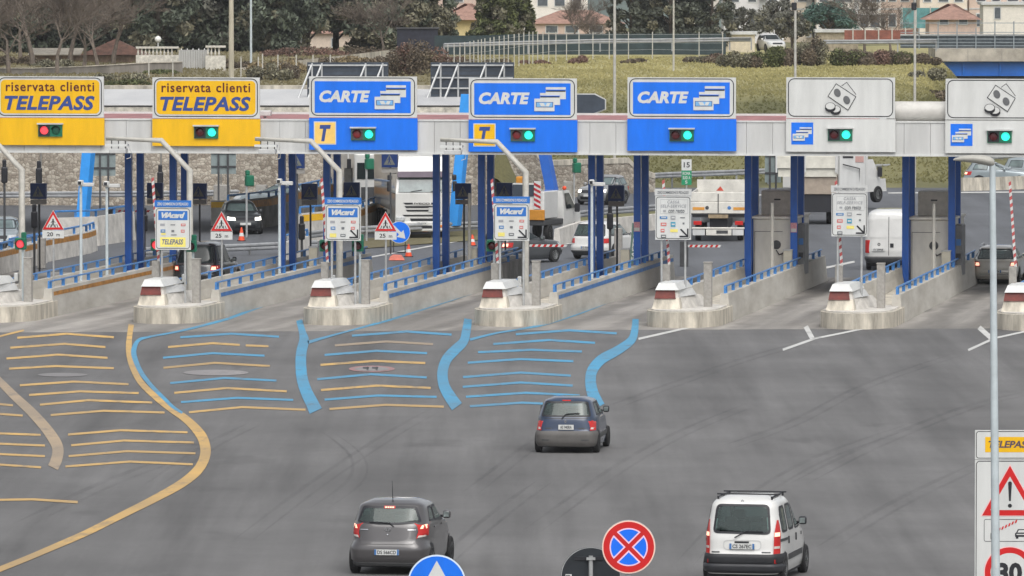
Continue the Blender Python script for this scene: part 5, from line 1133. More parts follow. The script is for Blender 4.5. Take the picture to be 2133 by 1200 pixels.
# --- estate cars and others near the canopy
def estate_spec(L=4.7, W=.91, H=1.5, roof_y=.35, plate='', lit=True, hi='brakehot', front=None):
    return dict(shell=[(.20, .14, L - .2, W - .08, 5, 4), (.34, .03, L - .05, W - .01, 6, 4), (.56, .0, L, W, 6, 4), (.64, .04, L, W, 6, 4), (.90, .10, L - .3, W - .01, 5, 4), (.96, .14, L - 1.3, W - .03, 5, 4), (1.02, .2, L - 1.5, W - .05, 5, 4), (H - .16, roof_y, L - 2.2, W - .2, 5, 5), (H - .06, roof_y + .05, L - 2.4, W - .26, 5, 5), (H - .02, roof_y + .2, L - 2.55, W - .36, 4, 4), (H, roof_y + .6, L - 2.8, W - .55, 3, 3)],
        belt=.97, dash=L - 1.9, seats=[(1.4, .16), (2.4, .24)], rear_win=[(-W + .19, .99), (W - .19, .99), (W - .3, H - .1), (-W + .3, H - .1)], front_win=[(-W + .17, 1.02), (W - .17, 1.02), (W - .28, H - .1), (-W + .28, H - .1)], side_wins=[[(.55, 1.0), (1.4, .98), (1.45, H - .14), (.7, H - .14)], [(1.5, .98), (L - 1.75, 1.0), (L - 2.35, H - .14), (1.52, H - .14)]],
        lamps=[('tail_light', [('rear', [(W - .33, .70), (W - .05, .70), (W - .06, .90), (W - .30, .90)], 'redlens', .018), ('right', [(.14, .70), (.42, .74), (.34, .9), (.2, .9)], 'redlens', .012)] + ([('rear', [(W - .30, .74), (W - .09, .74), (W - .10, .86), (W - .28, .86)], hi, .024)] if lit else [])),
               ('headlight', [('front', [(W - .42, .66), (W - .08, .66), (W - .1, .82), (W - .4, .80)], 'headlit' if front == 'lit' else 'headoff', .015)])],
        bands=[('rear_bumper', .2, .62, .025, 'paint', lambda y: y < .6), ('front_bumper', .2, .60, .025, 'paint', lambda y: y > L - .7)], panels=[('front', rect4(-.42, .42, .64, .78), 'black', .02, 'grille'), ('front', rect4(-.55, .55, .30, .45), 'black', .03, 'air_intake')],
        wheel=(.32, .2), axles=(.95, L - .9), mirror=(L - 1.75, .98), mirror_mat='paint', plate=(0, .52, .5, .11, plate, True) if plate else None, fplate=(0, .5), rim='steel')
S = estate_spec(4.77, .91, 1.50, .55, 'EK 318TV'); t, sh, P = make_car('estate_car', 'greige estate car with brake lights on entering the rightmost lane', 'car', S, G(2072, 593), PHI, 'beigecar')
m = MB()
for s in (-1, 1): m.tube([(s * .62, .75, 1.46), (s * .62, .9, 1.54), (s * .62, 2.2, 1.55), (s * .62, 2.4, 1.46)], .02, 'chrome', 6)
m.build('roof_rails', t); sitem(t, sh, 'chrome_strip', 'rear', rect4(-.75, .75, .40, .425), .035, 'chrome', 2, 10)
S = estate_spec(4.8, .95, 1.78, .5, 'BY 482KL'); t, sh, P = make_car('estate_car', 'black estate car with tail lights glowing beside the 25 m triangle', 'car', S, PZ(2.5, -12.85), R(10), 'blackcar', fine=False)
sitem(t, sh, 'chrome_strip', 'rear', rect4(-.72, .72, .945, .975), .02, 'chrome', 2, 10)
S = estate_spec(4.45, .92, 1.6, .42, 'FD 905GH', lit=False); S['bands'].append(('lower_cladding', .2, .42, .03, 'darkgrey', lambda y: True))
t, sh, P = make_car('white_car', 'white crossover car seen from behind, beyond the middle columns', 'car', S, G(1222, 541), R(24), 'whitecar')
S = estate_spec(4.1, .86, 1.48, .4); S['glass'] = 'glassd'
make_car('dark_hatchback', 'dark grey hatchback turning right behind the third payment board', 'car', S, G(1022, 550), R(40), mat('dark_grey_paint', (.07, .075, .08), .3, var=.05, coat=.5), fine=False)
S = estate_spec(4.2, .87, 1.5, .4, front='lit'); S['glass'] = 'glassl'
make_car('dark_hatchback', 'dark hatchback with headlights on, coming toward the canopy beside the 25 m triangle', 'car', S, G(485, 489) + Vector((0, 4.2, 0)), R(172), mat('charcoal_paint', (.05, .055, .06), .3, var=.05, coat=.5), fine=False)
S = estate_spec(4.4, .88, 1.5, .4); S['glass'] = 'glassl'
make_car('silver_car', 'silver car with pale windscreen half hidden at the far left edge', 'car', S, G(-5, 528) + Vector((0, 4.2, 0)), R(180), 'palecar', fine=False)
S = estate_spec(4.2, .87, 1.5, .4); S['glass'] = 'glassl'
make_car('silver_car', 'pale silver blue car crossing behind the column with camera pole', 'car', S, G(650, 443), R(-68), 'palecar', fine=False)
S = estate_spec(4.0, .85, 1.5, .4, front='lit'); S['glass'] = 'glassl'
make_car('silver_car', 'silver car with a headlight on, coming round past the guard rail', 'car', S, G(1240, 428) + Vector((1.2, 4, 0)), R(203), 'silver', fine=False)
S = estate_spec(4.1, .86, 1.46, .4); S['glass'] = 'glassl'
make_car('silver_car', 'silver hatchback nearest the lamp head, above the stained parapet', 'car', S, at(2010, 390, 400) , R(104), 'palecar', fine=False)
S = estate_spec(3.9, .85, 1.55, .4); S['glass'] = 'glassl'
make_car('silver_car', 'silver rounded hatchback behind the lamp head at right', 'car', S, at(2088, 384, 408), R(110), 'palecar', fine=False)
make_car('white_car', 'white car cut off by the right edge above the parapet', 'car', S, at(2160, 380, 404), R(100), 'whitecar', fine=False)
S = estate_spec(4.2, .87, 1.5, .4); S['glass'] = 'glassd'
make_car('white_car', 'white car tilted on the embankment road in front of olive trees', 'car', S, at(1593, 107, 602), R(167), 'whitecar', fine=False)

# --- panel van
PV = dict(shell=[(.3, .12, 5.2, .92, 9, 4), (.5, .03, 5.35, 1.0, 9, 4), (.8, .0, 5.4, 1.02, 9, 4), (1.2, .03, 5.0, 1.02, 9, 4), (1.4, .04, 4.4, 1.0, 9, 4), (2.1, .10, 3.6, .92, 9, 5), (2.35, .16, 3.3, .86, 7, 5), (2.44, .3, 3.1, .72, 6, 4), (2.48, .5, 2.9, .5, 4, 3)], belt=1.3, dash=4.0, seats=[], front_win=[(-.8, 1.45), (.8, 1.45), (.75, 2.05), (-.75, 2.05)], side_wins=[[(3.0, 1.4), (4.2, 1.35), (3.7, 1.95), (3.0, 2.0)]],
    lamps=[('tail_light', [('rear', [(.90, .72), (.99, .72), (.975, 1.25), (.89, 1.25)], 'redlens', .02), ('right', [(.04, .72), (.16, .72), (.16, 1.25), (.06, 1.25)], 'redlens', .015)])],
    bands=[('rear_bumper', .3, .58, .05, 'plast', lambda y: y < .5), ('front_bumper', .3, .6, .03, 'plast', lambda y: y > 4.8)], panels=[('rear', rect4(-.012, .012, .62, 2.2), 'darkgrey', .008, 'door_gap'), ('rear', rect4(-.80, -.1, 1.35, 2.0), 'paint', .012, 'door_panel'), ('rear', rect4(.1, .80, 1.35, 2.0), 'paint', .012, 'door_panel'), ('rear', rect4(.06, .2, .95, 1.12), 'black', .02, 'door_handle')],
    wheel=(.33, .2), axles=(1.0, 4.4), mirror=(4.1, 1.4), plate=(-.42, .86, .52, .12, 'EV 204NB', False), rim='steel')
t, sh, P = make_car('panel_van', 'white panel van seen from behind between the two grey booths', 'van', PV, G(1851, 564), R(6), 'whitecar', fine=False)
b = MB(); f = Face(b, 0, 0, 1, sh.rearY(-.4, 1.08) - .015, .003); f.ring(-.4, -1.08, .03, .06, 'darkgrey', 1); b.build('badge', t)

# --- lorries
def lorry_wheels(t, ys, X, r=.5, w=.3, rim='steel'):
    for y in ys:
        for s in (-1, 1): wheel(t, s * X, y, r, w, s, rim)
def white_lorry():      # cab faces -y (toward the camera)
    g = G(879, 497); t = thing('white_lorry', 'big white articulated lorry facing the lanes, cab with dark grille slots', 'lorry', g, R(5))
    WP = M['whitecar']; VI = mat('visor_purple', (.085, .06, .085), .35, var=.1)
    m = MB(); m.hexa([(-1.22, 0, .35), (1.22, 0, .35), (-1.25, 2.1, .35), (1.25, 2.1, .35), (-1.20, .0, 2.05), (1.20, .0, 2.05), (-1.25, 2.1, 2.05), (1.25, 2.1, 2.05)], WP)
    m.hexa([(-1.20, 0, 2.05), (1.20, 0, 2.05), (-1.25, 2.1, 2.05), (1.25, 2.1, 2.05), (-1.10, .28, 3.05), (1.10, .28, 3.05), (-1.22, 2.1, 3.05), (1.22, 2.1, 3.05)], WP)
    m.hexa([(-1.10, .28, 3.05), (1.10, .28, 3.05), (-1.22, 2.1, 3.05), (1.22, 2.1, 3.05), (-1.0, .75, 3.72), (1.0, .75, 3.72), (-1.12, 2.1, 3.72), (1.12, 2.1, 3.72)], WP); cb = m.build('cab', t)
    m = MB(); m.hexa([(-1.08, -.03, 2.12), (1.08, -.03, 2.12), (-1.08, .06, 2.12), (1.08, .06, 2.12), (-1.02, .17, 2.78), (1.02, .17, 2.78), (-1.02, .25, 2.78), (1.02, .25, 2.78)], 'glassl')
    for x in (-.5, .4): m.tube([(x, -.06, 2.14), (x + .5, -.02, 2.22)], .015, 'black', 5)
    m.build('windscreen', t)
    m = MB(); m.hexa([(-1.12, -.05, 2.80), (1.12, -.05, 2.80), (-1.12, .3, 2.80), (1.12, .3, 2.80), (-1.10, .18, 3.06), (1.10, .18, 3.06), (-1.1, .4, 3.06), (1.1, .4, 3.06)], VI); m.build('sun_visor', t)
    m = MB()
    for x0, x1, z0, z1, q in ((-.86, .86, 1.56, 1.64, .1), (-.80, .80, 1.40, 1.49, .08), (-.74, .74, 1.24, 1.32, .08), (-.9, .9, 1.02, 1.09, .1), (-.56, .56, .80, .92, .07), (-.46, .46, .46, .60, .06)):
        m.hexa([(x0 + q, -.02, z0), (x1 - q, -.02, z0), (x0 + q, .02, z0), (x1 - q, .02, z0), (x0, -.02, z1), (x1, -.02, z1), (x0, .02, z1), (x1, .02, z1)], 'black')
    m.box(-.42, .42, -.035, -.02, 1.555, 1.65, WP); f = Face(m, 0, 0, 1, -.035, .004); f.text('IVECO', -.36, -1.64, .36, -1.565, 'black', 1, bold=.04); m.build('grille', t)
    m = MB(); m.rbox(-1.24, 1.24, -.08, .6, .32, .78, WP, .05, 1); m.box(-.46, .46, -.085, -.08, .46, .60, 'black'); b = m.build('bumper', t)
    m = MB(); m.box(-.26, .26, -.1, -.085, .64, .75, 'white'); f = Face(m, 0, 0, 1, -.1, .004); f.text('DP 673YW', -.2, -.73, .2, -.665, 'black', 1, bold=.02); m.build('licence_plate', t)
    m = MB(); m.box(.30, .62, -.03, -.015, 1.2, 1.42, 'whitegrey'); m.build('badge_plate', t)
    for s in (-1, 1):
        m = MB(); m.rbox(min(s * .78, s * 1.18), max(s * .78, s * 1.18), -.1, .1, .80, 1.0, 'headoff', .03, 1); m.build('headlight', t)
        m = MB(); m.rbox(min(s * .65, s * .95), max(s * .65, s * .95), -.1, -.04, .50, .62, 'orangelens' if s > 0 else 'headoff', .02, 1); m.build('fog_lamp', t)
        m = MB(); m.rbox(min(s * 1.40, s * 1.60), max(s * 1.40, s * 1.60), -.05, .12, 2.15, 2.62, 'black', .05, 2); m.rbox(min(s * 1.38, s * 1.58), max(s * 1.38, s * 1.58), -.05, .12, 2.66, 2.92, 'black', .05, 2); m.tube([(s * 1.15, .2, 2.98), (s * 1.42, .05, 2.95), (s * 1.42, .05, 2.12), (s * 1.2, .2, 2.05)], .02, 'black', 6); m.build('wing_mirror', t)
    m = MB(); m.rbox(-1.27, 1.27, 2.7, 13.5, 1.2, 3.95, WP, .04, 1); m.build('trailer', t)
    m = MB(); m.box(-.5, .5, .4, 13, .7, 1.1, 'darkgrey'); m.build('chassis', t); lorry_wheels(t, (1.4, 4.4, 9.5, 10.8, 12.1), 1.08)
white_lorry()
def second_lorry():
    g = G(790, 453); t = thing('white_lorry', 'second white lorry, partly hidden to the left of the big lorry', 'lorry', g, R(8)); WP = M['whitecar']
    m = MB(); m.rbox(-1.25, 1.25, 0, 2.2, .5, 3.2, WP, .12, 2); m.build('cab', t); m = MB(); m.box(-1.1, 1.1, -.03, .02, 1.9, 2.7, 'glassd'); m.build('windscreen', t)
    m = MB(); m.rbox(-1.27, 1.27, 2.6, 11, 1.1, 3.75, WP, .04, 1); m.build('box_body', t); m = MB(); m.rbox(-1.6, -1.4, -.1, .1, 2.0, 2.9, 'black', .04, 1); m.build('wing_mirror', t)
    m = MB(); m.box(-.9, .9, -.02, .02, .8, 1.5, 'darkgrey'); m.build('grille', t); lorry_wheels(t, (1.3, 5, 9), 1.05)
second_lorry()
def flatbed():
    g = G(1496, 503); t = thing('flatbed_lorry', 'white drop-side lorry seen from behind, red lamps above a pale bumper', 'lorry', g, R(-4)); WP = mat('worn_white_body', (.68, .66, .60), .45, var=.12, scale=2)
    OR = mat('orange_marking', srgb(214, 150, 62), .5, var=.1)
    m = MB(); m.box(-1.22, 1.22, 0, 6.5, 1.20, 1.26, 'darkgrey'); m.rbox(-1.24, 1.24, -.06, 0, 1.26, 1.78, WP, .02, 1); m.rbox(-1.24, 1.24, -.05, .0, 1.80, 2.22, WP, .02, 1)
    m.box(-1.24, -1.19, 0, 6.5, 1.26, 2.2, WP); m.box(1.19, 1.24, 0, 6.5, 1.26, 2.2, WP); m.box(-1.24, 1.24, 6.45, 6.5, 1.26, 2.6, WP); bd = m.build('drop_side_body', t)
    m = MB(); m.box(-1.15, -.62, -.075, -.06, 1.42, 1.55, OR); m.box(.68, 1.2, -.075, -.06, 1.42, 1.55, OR); m.box(-.02, .02, -.08, -.06, 1.3, 2.15, 'darkgrey')
    for x in (-.5, .5): m.lathe([(.0, -.075), (.08, -.07), (.085, -.06)], 'stripeblue' if x > 0 else 'darkgrey', 'y', (x, 0, 1.52), 14)
    m.build('tailboard_markings', t)
    m = MB(); m.box(-1.18, 1.18, .1, .2, 1.08, 1.2, 'darkgrey'); m.box(-.45, .45, -.02, .1, 1.05, 1.22, mat('rusty_beige', (.34, .26, .16), .8, var=.3)); m.build('rear_frame', t)
    for s in (-1, 1):
        m = MB(); m.rbox(min(s * .75, s * 1.12), max(s * .75, s * 1.12), -.02, .06, .74, .92, 'redlens', .02, 1); m.build('tail_light', t)
    m = MB(); m.rbox(-1.2, 1.2, -.05, .05, .56, .64, WP, .02, 1); m.box(-.55, .6, -.06, .0, .28, .54, WP); m.box(-1.15, -.6, -.04, 0, .28, .54, 'whitegrey'); m.box(.65, 1.15, -.04, 0, .28, .54, 'whitegrey'); m.build('rear_bumper', t)
    m = MB(); m.box(-.08, .44, -.075, -.062, .36, .50, 'darkgrey'); m.build('licence_plate', t)
    m = MB(); m.rbox(-1.1, 1.1, 6.7, 8.3, .6, 2.15, 'whitecar', .1, 2); m.build('cab', t); m = MB(); m.box(-.4, .4, .3, 6.4, .5, 1.1, 'black'); m.build('chassis', t); lorry_wheels(t, (1.3, 7.3), .95, .42, .26)
    m = MB(); m.prism([(-.18, 2.22), (.16, 2.22), (.0, 2.42)], 'y', 2.0, 2.3, mat('red_cloth', srgb(200, 80, 60), .8)); m.build('load_marker', t)
flatbed()
def service_truck():     # seen from behind, a little from its flank
    g = G(1092, 502); t = thing('works_truck', 'white works truck with amber lift arm, chevron board and orange box', 'lorry', g, R(-20)); OB = mat('works_orange', srgb(196, 134, 44), .5, var=.15); WP = M['whitecar']
    m = MB(); m.rbox(-.95, .95, 0, 2.9, .70, .95, 'darkgrey', .03, 1); m.rbox(-.95, .95, .0, 1.9, 1.0, 2.25, WP, .04, 1); m.build('box_body', t)
    m = MB(); m.box(-.85, .75, -.03, .0, 2.02, 2.55, 'dark'); m.box(-.9, .8, -.04, .03, 2.55, 2.62, 'white'); m.box(-.9, -.84, -.04, .03, 2.0, 2.6, 'white'); m.box(.74, .8, -.04, .03, 2.0, 2.6, 'white'); m.build('rear_frame', t)
    m = MB(); m.rbox(.05, 1.0, -.12, .0, .95, 1.42, OB, .02, 1); m.build('orange_box', t)
    m = MB(); m.box(.50, .82, -.09, -.045, 1.45, 2.72, 'white')
    for i in range(5): m.add([(.50, -.10, 1.62 + i * .23), (.82, -.10, 1.46 + i * .23), (.82, -.10, 1.58 + i * .23), (.50, -.10, 1.74 + i * .23)], [(0, 1, 2, 3)], mat('chevron_red', srgb(176, 40, 48), .5, var=.1))
    m.build('chevron_board', t)
    m = MB(); m.hexa([(-.95, 2.6, .6), (.98, 2.6, .6), (-.95, 5.0, .6), (.95, 5.0, .6), (-.95, 2.6, 1.3), (.98, 2.6, 1.3), (-.95, 4.9, 1.3), (.95, 4.9, 1.3)], WP); m.hexa([(-.95, 2.6, 1.3), (.98, 2.6, 1.3), (-.9, 4.5, 1.3), (.93, 4.5, 1.3), (-.85, 2.65, 2.2), (.88, 2.65, 2.2), (-.8, 3.7, 2.2), (.83, 3.7, 2.2)], WP); m.build('cab', t)
    m = MB(); m.hexa([(.985, 2.9, 1.38), (1.0, 2.9, 1.38), (.955, 4.2, 1.38), (.975, 4.2, 1.38), (.905, 2.9, 2.08), (.92, 2.9, 2.08), (.865, 3.6, 2.08), (.88, 3.6, 2.08)], 'glassd'); m.build('side_window', t)
    m = MB(); m.rbox(-.6, -.2, .5, .9, 2.5, 2.9, OB, .06, 2); m.tube([(-.3, .7, 2.2), (-.3, .7, 2.6)], .1, OB, 8); m.box(-.02, .06, .3, .4, 1.6, 2.9, OB); m.build('lift_arm', t)
    m = MB(); m.ball((.95, 2.75, 2.32), .10, 'lorange'); m.build('beacon', t)
    m = MB(); m.rbox(1.05, 1.3, 3.8, 3.92, 1.2, 1.6, 'black', .04, 1); m.build('wing_mirror', t); lorry_wheels(t, (.8, 4.1), .85, .38, .24)
service_truck()
def box_truck():
    g = at(1668, 428, 362); g.z = 0.35; t = thing('box_truck', 'white box truck with open loading deck, going right under the canopy', 'lorry', g, R(-35)); WP = M['whitecar']
    m = MB(); m.rbox(-1.1, 1.1, 0, 4.6, .85, 3.6, WP, .03, 1)
    for y in (.9, 1.8, 2.7, 3.6): m.box(1.1, 1.112, y - .01, y + .01, .9, 3.55, 'darkgrey')
    m.build('box_body', t)
    m = MB(); m.hexa([(-1.0, 4.7, .55), (1.0, 4.7, .55), (-.95, 6.6, .55), (.95, 6.6, .55), (-1.0, 4.7, 1.2), (1.0, 4.7, 1.2), (-.95, 6.5, 1.2), (.95, 6.5, 1.2)], WP); m.hexa([(-1, 4.7, 1.2), (1, 4.7, 1.2), (-.95, 6.0, 1.2), (.95, 6.0, 1.2), (-.9, 4.75, 2.2), (.9, 4.75, 2.2), (-.88, 5.4, 2.2), (.88, 5.4, 2.2)], WP); m.build('cab', t)
    m = MB(); m.rbox(1.0, 1.25, 5.6, 5.75, 1.3, 1.8, 'black', .04, 1); m.build('wing_mirror', t); m = MB(); m.box(-.5, .5, -2.5, 6, .5, .85, 'black'); m.build('chassis', t); lorry_wheels(t, (.8, 5.7), .9, .42, .28)
box_truck()
def crane_trailer():
    g = at(1690, 470, 345); g.z = 0; t = thing('tipper_lorry', 'cream drop-side lorry with upright frames behind the left grey booth', 'lorry', g, R(-3)); CP_ = mat('cream_white', (.66, .64, .56), .5, var=.1)
    m = MB(); m.rbox(-1.7, 1.2, 0, .1, 2.7, 3.3, CP_, .02, 1); m.rbox(-1.7, 1.2, .0, .12, 3.34, 3.75, CP_, .02, 1); m.box(-1.6, 1.2, .1, 5, 2.3, 2.7, CP_)
    for x in (-1.68, -.3, 1.18): m.box(x - .04, x + .04, -.03, .0, 2.5, 4.6, 'whitegrey')
    m.box(-1.7, 1.2, -.03, 0, 4.45, 4.55, 'whitegrey'); m.build('drop_side_body', t)
    m = MB(); m.rbox(-.7, 1.25, .2, 5, 1.45, 2.3, mat('tan_box', (.36, .30, .24), .6, var=.1), .03, 1); m.build('tool_box', t)
    m = MB(); m.box(-.6, 1.2, .3, 5, .6, 1.45, 'black'); m.build('chassis', t); lorry_wheels(t, (1.5, 4.5), .85, .45, .3)
    m = MB(); m.rbox(1.3, 2.6, .2, 2.2, 1.2, 4.0, 'whitegrey', .05, 1); m.box(1.5, 2.0, .18, .2, 3.2, 3.6, 'black'); m.box(2.1, 2.5, .18, .2, 3.0, 3.8, mat('pink_panel', (.5, .3, .27), .6, var=.1)); m.tube([(1.5, .1, 2.9), (2.3, .1, 2.7), (2.3, .1, 2.0)], .03, 'black', 5); m.build('equipment_panel', t)
crane_trailer()
# ------------------------------------------------------------------ terrain behind
random.seed(11)
def sst(a, b, x): t = max(0.0, min(1.0, (x - a) / (b - a))); return t * t * (3 - 2 * t)
def vn(x, y, s):
    def hsh(i, j): q = math.sin(i * 127.1 + j * 311.7 + s * 74.7) * 43758.5453; return q - math.floor(q)
    i, j = math.floor(x), math.floor(y); u, v = x - i, y - j; u = u * u * (3 - 2 * u); v = v * v * (3 - 2 * v)
    return (hsh(i, j) * (1 - u) + hsh(i + 1, j) * u) * (1 - v) + (hsh(i, j + 1) * (1 - u) + hsh(i + 1, j + 1) * u) * v
def lerpt(T, x):
    if x <= T[0][0]: return T[0][1]
    for a, b in zip(T, T[1:]):
        if x <= b[0]: return a[1] + (b[1] - a[1]) * (x - a[0]) / (b[0] - a[0])
    return T[-1][1]
def terr(x, y):
    px = 1066.5 + FPX * x / y
    hl = lerpt([(374, 4.6), (440, 4.9), (556, 5.3), (578, 4.75), (640, 4.75), (720, 2.6), (900, 2.4)], y) * sst(373.0, 374.5, y)
    hr = lerpt([(400, -.02), (406, .3), (424, 2.6), (440, 4.2), (452, 4.55), (530, 5.25), (552, 5.3), (578, 4.75), (640, 4.75), (720, 2.6), (900, 2.4)], y)
    t = sst(1010, 1110, px); h = hl * (1 - t) + hr * t
    d = sst(1925, 2070, px - (y - 500) * .25) * (1 - sst(640, 720, y)); h = h * (1 - d) + min(h, .6) * d
    return h + (vn(x * .35, y * .12, 1) - .5) * .35 * sst(0.5, 3, h)
mb = MB(); xs = [-75 + i * .75 for i in range(201)]; ys = [y for y in [374 + i * 1.5 for i in range(120)] + [556 + i * 8 for i in range(60)]]
ys = [373.6] + ys[1:]
vs = [(x, y, terr(x, y)) for y in ys for x in xs]; n = len(xs)
gm, gn, gl, gp = nodes_of('dry_grass_ground'); gp.inputs['Roughness'].default_value = .95
tc = gn.new('ShaderNodeTexCoord'); src = tc.outputs['Object']
f1 = noise_val(gn, gl, src, .16, 5, .6, stretch=(1, .4, 1), lo=.36, hi=.66); f2 = noise_val(gn, gl, src, .9, 6, .7, stretch=(1, .35, 1), lo=.3, hi=.7); f3 = noise_val(gn, gl, src, 6, 5, .7, lo=.3, hi=.7, a=.72, b=1.2)
sp = gn.new('ShaderNodeSeparateXYZ'); gl.new(src, sp.inputs[0])
hh = gn.new('ShaderNodeMapRange'); hh.inputs[1].default_value = 3.9; hh.inputs[2].default_value = 4.9; gl.new(sp.outputs[2], hh.inputs[0])
ma = gn.new('ShaderNodeMix'); ma.data_type = 'RGBA'; ma.inputs[6].default_value = (.088, .088, .032, 1); ma.inputs[7].default_value = (.38, .34, .15, 1)
mbx = gn.new('ShaderNodeMath'); mbx.operation = 'MULTIPLY_ADD'; gl.new(f1, mbx.inputs[0]); mbx.inputs[1].default_value = .45; gl.new(mul(gn, gl, hh.outputs[0], .75), mbx.inputs[2]); gl.new(mbx.outputs[0], ma.inputs[0])
mc = gn.new('ShaderNodeMix'); mc.data_type = 'RGBA'; mc.inputs[7].default_value = (.095, .098, .034, 1); gl.new(ma.outputs[2], mc.inputs[6]); gl.new(mul(gn, gl, f2, .42), mc.inputs[0])
lx = gn.new('ShaderNodeMapRange'); lx.inputs[1].default_value = 1.5; lx.inputs[2].default_value = -5; lx.inputs[3].default_value = 0; lx.inputs[4].default_value = .8; gl.new(sp.outputs[0], lx.inputs[0])
ml = gn.new('ShaderNodeMix'); ml.data_type = 'RGBA'; ml.inputs[7].default_value = (.125, .105, .058, 1); gl.new(lx.outputs[0], ml.inputs[0]); gl.new(mc.outputs[2], ml.inputs[6])
scv = gn.new('ShaderNodeVectorMath'); scv.operation = 'SCALE'; gl.new(ml.outputs[2], scv.inputs[0]); gl.new(f3, scv.inputs['Scale']); gl.new(scv.outputs[0], gp.inputs['Base Color'])
mb.add(vs, [(j * n + i, j * n + i + 1, (j + 1) * n + i + 1, (j + 1) * n + i) for j in range(len(ys) - 1) for i in range(n - 1)], gm)
struct(mb.build('grass_hill', smooth=True))
# grass blades on the visible slope
mb = MB(); GB = mat('grass_blades', (.38, .315, .15), .9, var=.2, col2=(.17, .17, .06), scale=.25, island=.25, detail=3)
V = []; F = []
for i in range(46000):
    px = random.uniform(1060, 2010) if i < 30000 else random.uniform(-60, 1100); y = random.uniform(403, 535) if i < 30000 else random.uniform(380, 560); x = (px - 1066.5) * y / FPX; z = terr(x, y)
    if z < .1: continue
    h = random.uniform(.04, .15) * (1.5 if random.random() < .08 else 1); w = random.uniform(.04, .10); a = random.uniform(-.6, .6); b = len(V)
    dx, dy = w * math.cos(a), w * math.sin(a); l = random.uniform(-.12, .12)
    V += [(x - dx, y - dy, z - .03), (x + dx, y + dy, z - .03), (x + dx * .4 + l, y + dy * .4, z + h), (x - dx * .4 + l, y - dy * .4, z + h)]; F.append((b, b + 1, b + 2, b + 3))
mb.add(V, F, gm); o = mb.build('dry_grass'); o['kind'] = 'stuff'; o['label'] = 'dry grass tufts covering the embankment'; o['category'] = 'grass'
# distant hill closing the view
mb = MB(); HZ = mat('hazed_hill_green', (.13, .165, .15), .95, var=.25, scale=.05); K = 60  # distance haze mixed into the hill's green
pts = [(-130 + 260 * i / K, 1250 + 30 * math.sin(i * .7), 26 + 7 * vn(i * .25, 0, 3) + 4 * vn(i * .9, 0, 5)) for i in range(K + 1)]
rows = []
for j in range(7): rows.append([(x, y - 120 + j * 20, z * math.sin(min(1, j / 6) * math.pi / 2) - 1) for x, y, z in pts])
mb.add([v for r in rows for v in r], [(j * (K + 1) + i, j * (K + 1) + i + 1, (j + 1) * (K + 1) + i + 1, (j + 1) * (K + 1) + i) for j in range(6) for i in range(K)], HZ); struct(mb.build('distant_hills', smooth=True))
# ------------------------------------------------------------------ stone retaining wall
sm, sn, slk, spp = nodes_of('stone_masonry'); spp.inputs['Roughness'].default_value = .9
tc = sn.new('ShaderNodeTexCoord'); src = tc.outputs['Object']
mpn = sn.new('ShaderNodeMapping'); mpn.inputs['Scale'].default_value = (1, .3, 1.25); slk.new(src, mpn.inputs[0])
vo = sn.new('ShaderNodeTexVoronoi'); vo.inputs['Scale'].default_value = 5.2; slk.new(mpn.outputs[0], vo.inputs['Vector'])
ve = sn.new('ShaderNodeTexVoronoi'); ve.feature = 'DISTANCE_TO_EDGE'; ve.inputs['Scale'].default_value = 5.2; slk.new(mpn.outputs[0], ve.inputs['Vector'])
cr = sn.new('ShaderNodeValToRGB'); e = cr.color_ramp.elements; e[0].color = (.26, .22, .175, 1); e[1].color = (.54, .49, .41, 1); k = e.new(.5); k.color = (.41, .36, .295, 1)
sx = sn.new('ShaderNodeSeparateColor'); slk.new(vo.outputs['Color'], sx.inputs[0]); slk.new(sx.outputs[0], cr.inputs[0])
eg = sn.new('ShaderNodeMapRange'); eg.inputs[1].default_value = .02; eg.inputs[2].default_value = .10; eg.inputs[3].default_value = .62; slk.new(ve.outputs['Distance'], eg.inputs[0])
w3 = noise_val(sn, slk, src, .35, 6, .65, stretch=(1, .2, .5), lo=.3, hi=.7, a=.72, b=1.15)
svx = sn.new('ShaderNodeVectorMath'); svx.operation = 'SCALE'; slk.new(cr.outputs[0], svx.inputs[0]); slk.new(mul(sn, slk, eg.outputs[0], w3), svx.inputs['Scale']); slk.new(svx.outputs[0], spp.inputs['Base Color'])
bp = sn.new('ShaderNodeBump'); bp.inputs['Strength'].default_value = .6; bp.inputs['Distance'].default_value = .06; slk.new(ve.outputs['Distance'], bp.inputs['Height']); slk.new(bp.outputs[0], spp.inputs['Normal'])
t = thing('stone_wall', 'long stone retaining wall with vertical joints behind the left lanes', 'retaining wall', (0, 0, 0))
prof = [(-80, 372, 5.9), (985, 372, 5.9), (1060, 376, 3.9), (1075, 377, 3.6), (1130, 381, 1.9), (1150, 382, 1.75), (1310, 390, 1.65), (1330, 391, 1.1), (1365, 393, .7)]
P3 = [((px - 1066.5) * y / FPX, y, z) for px, y, z in prof]; m = MB()
for a, b in zip(P3, P3[1:]): m.hexa([(a[0], a[1], -.02), (b[0], b[1], -.02), (a[0], a[1] + .9, -.02), (b[0], b[1] + .9, -.02), a, b, (a[0], a[1] + .9, a[2]), (b[0], b[1] + .9, b[2])], sm)
m.build('masonry', t)
m = MB()
for a, b in zip(P3, P3[1:]): m.hexa([(a[0], a[1] - .08, a[2]), (b[0], b[1] - .08, b[2]), (a[0], a[1] + .95, a[2]), (b[0], b[1] + .95, b[2]), (a[0], a[1] - .08, a[2] + .28), (b[0], b[1] - .08, b[2] + .28), (a[0], a[1] + .95, a[2] + .28), (b[0], b[1] + .95, b[2] + .28)], 'conc')
m.build('coping', t)
m = MB(); x = P3[0][0] + 1
while x < P3[1][0]: m.box(x - .04, x + .04, 371.96, 371.998, 0, 5.88, 'concd'); x += 3.1
m.build('joint_strips', t)
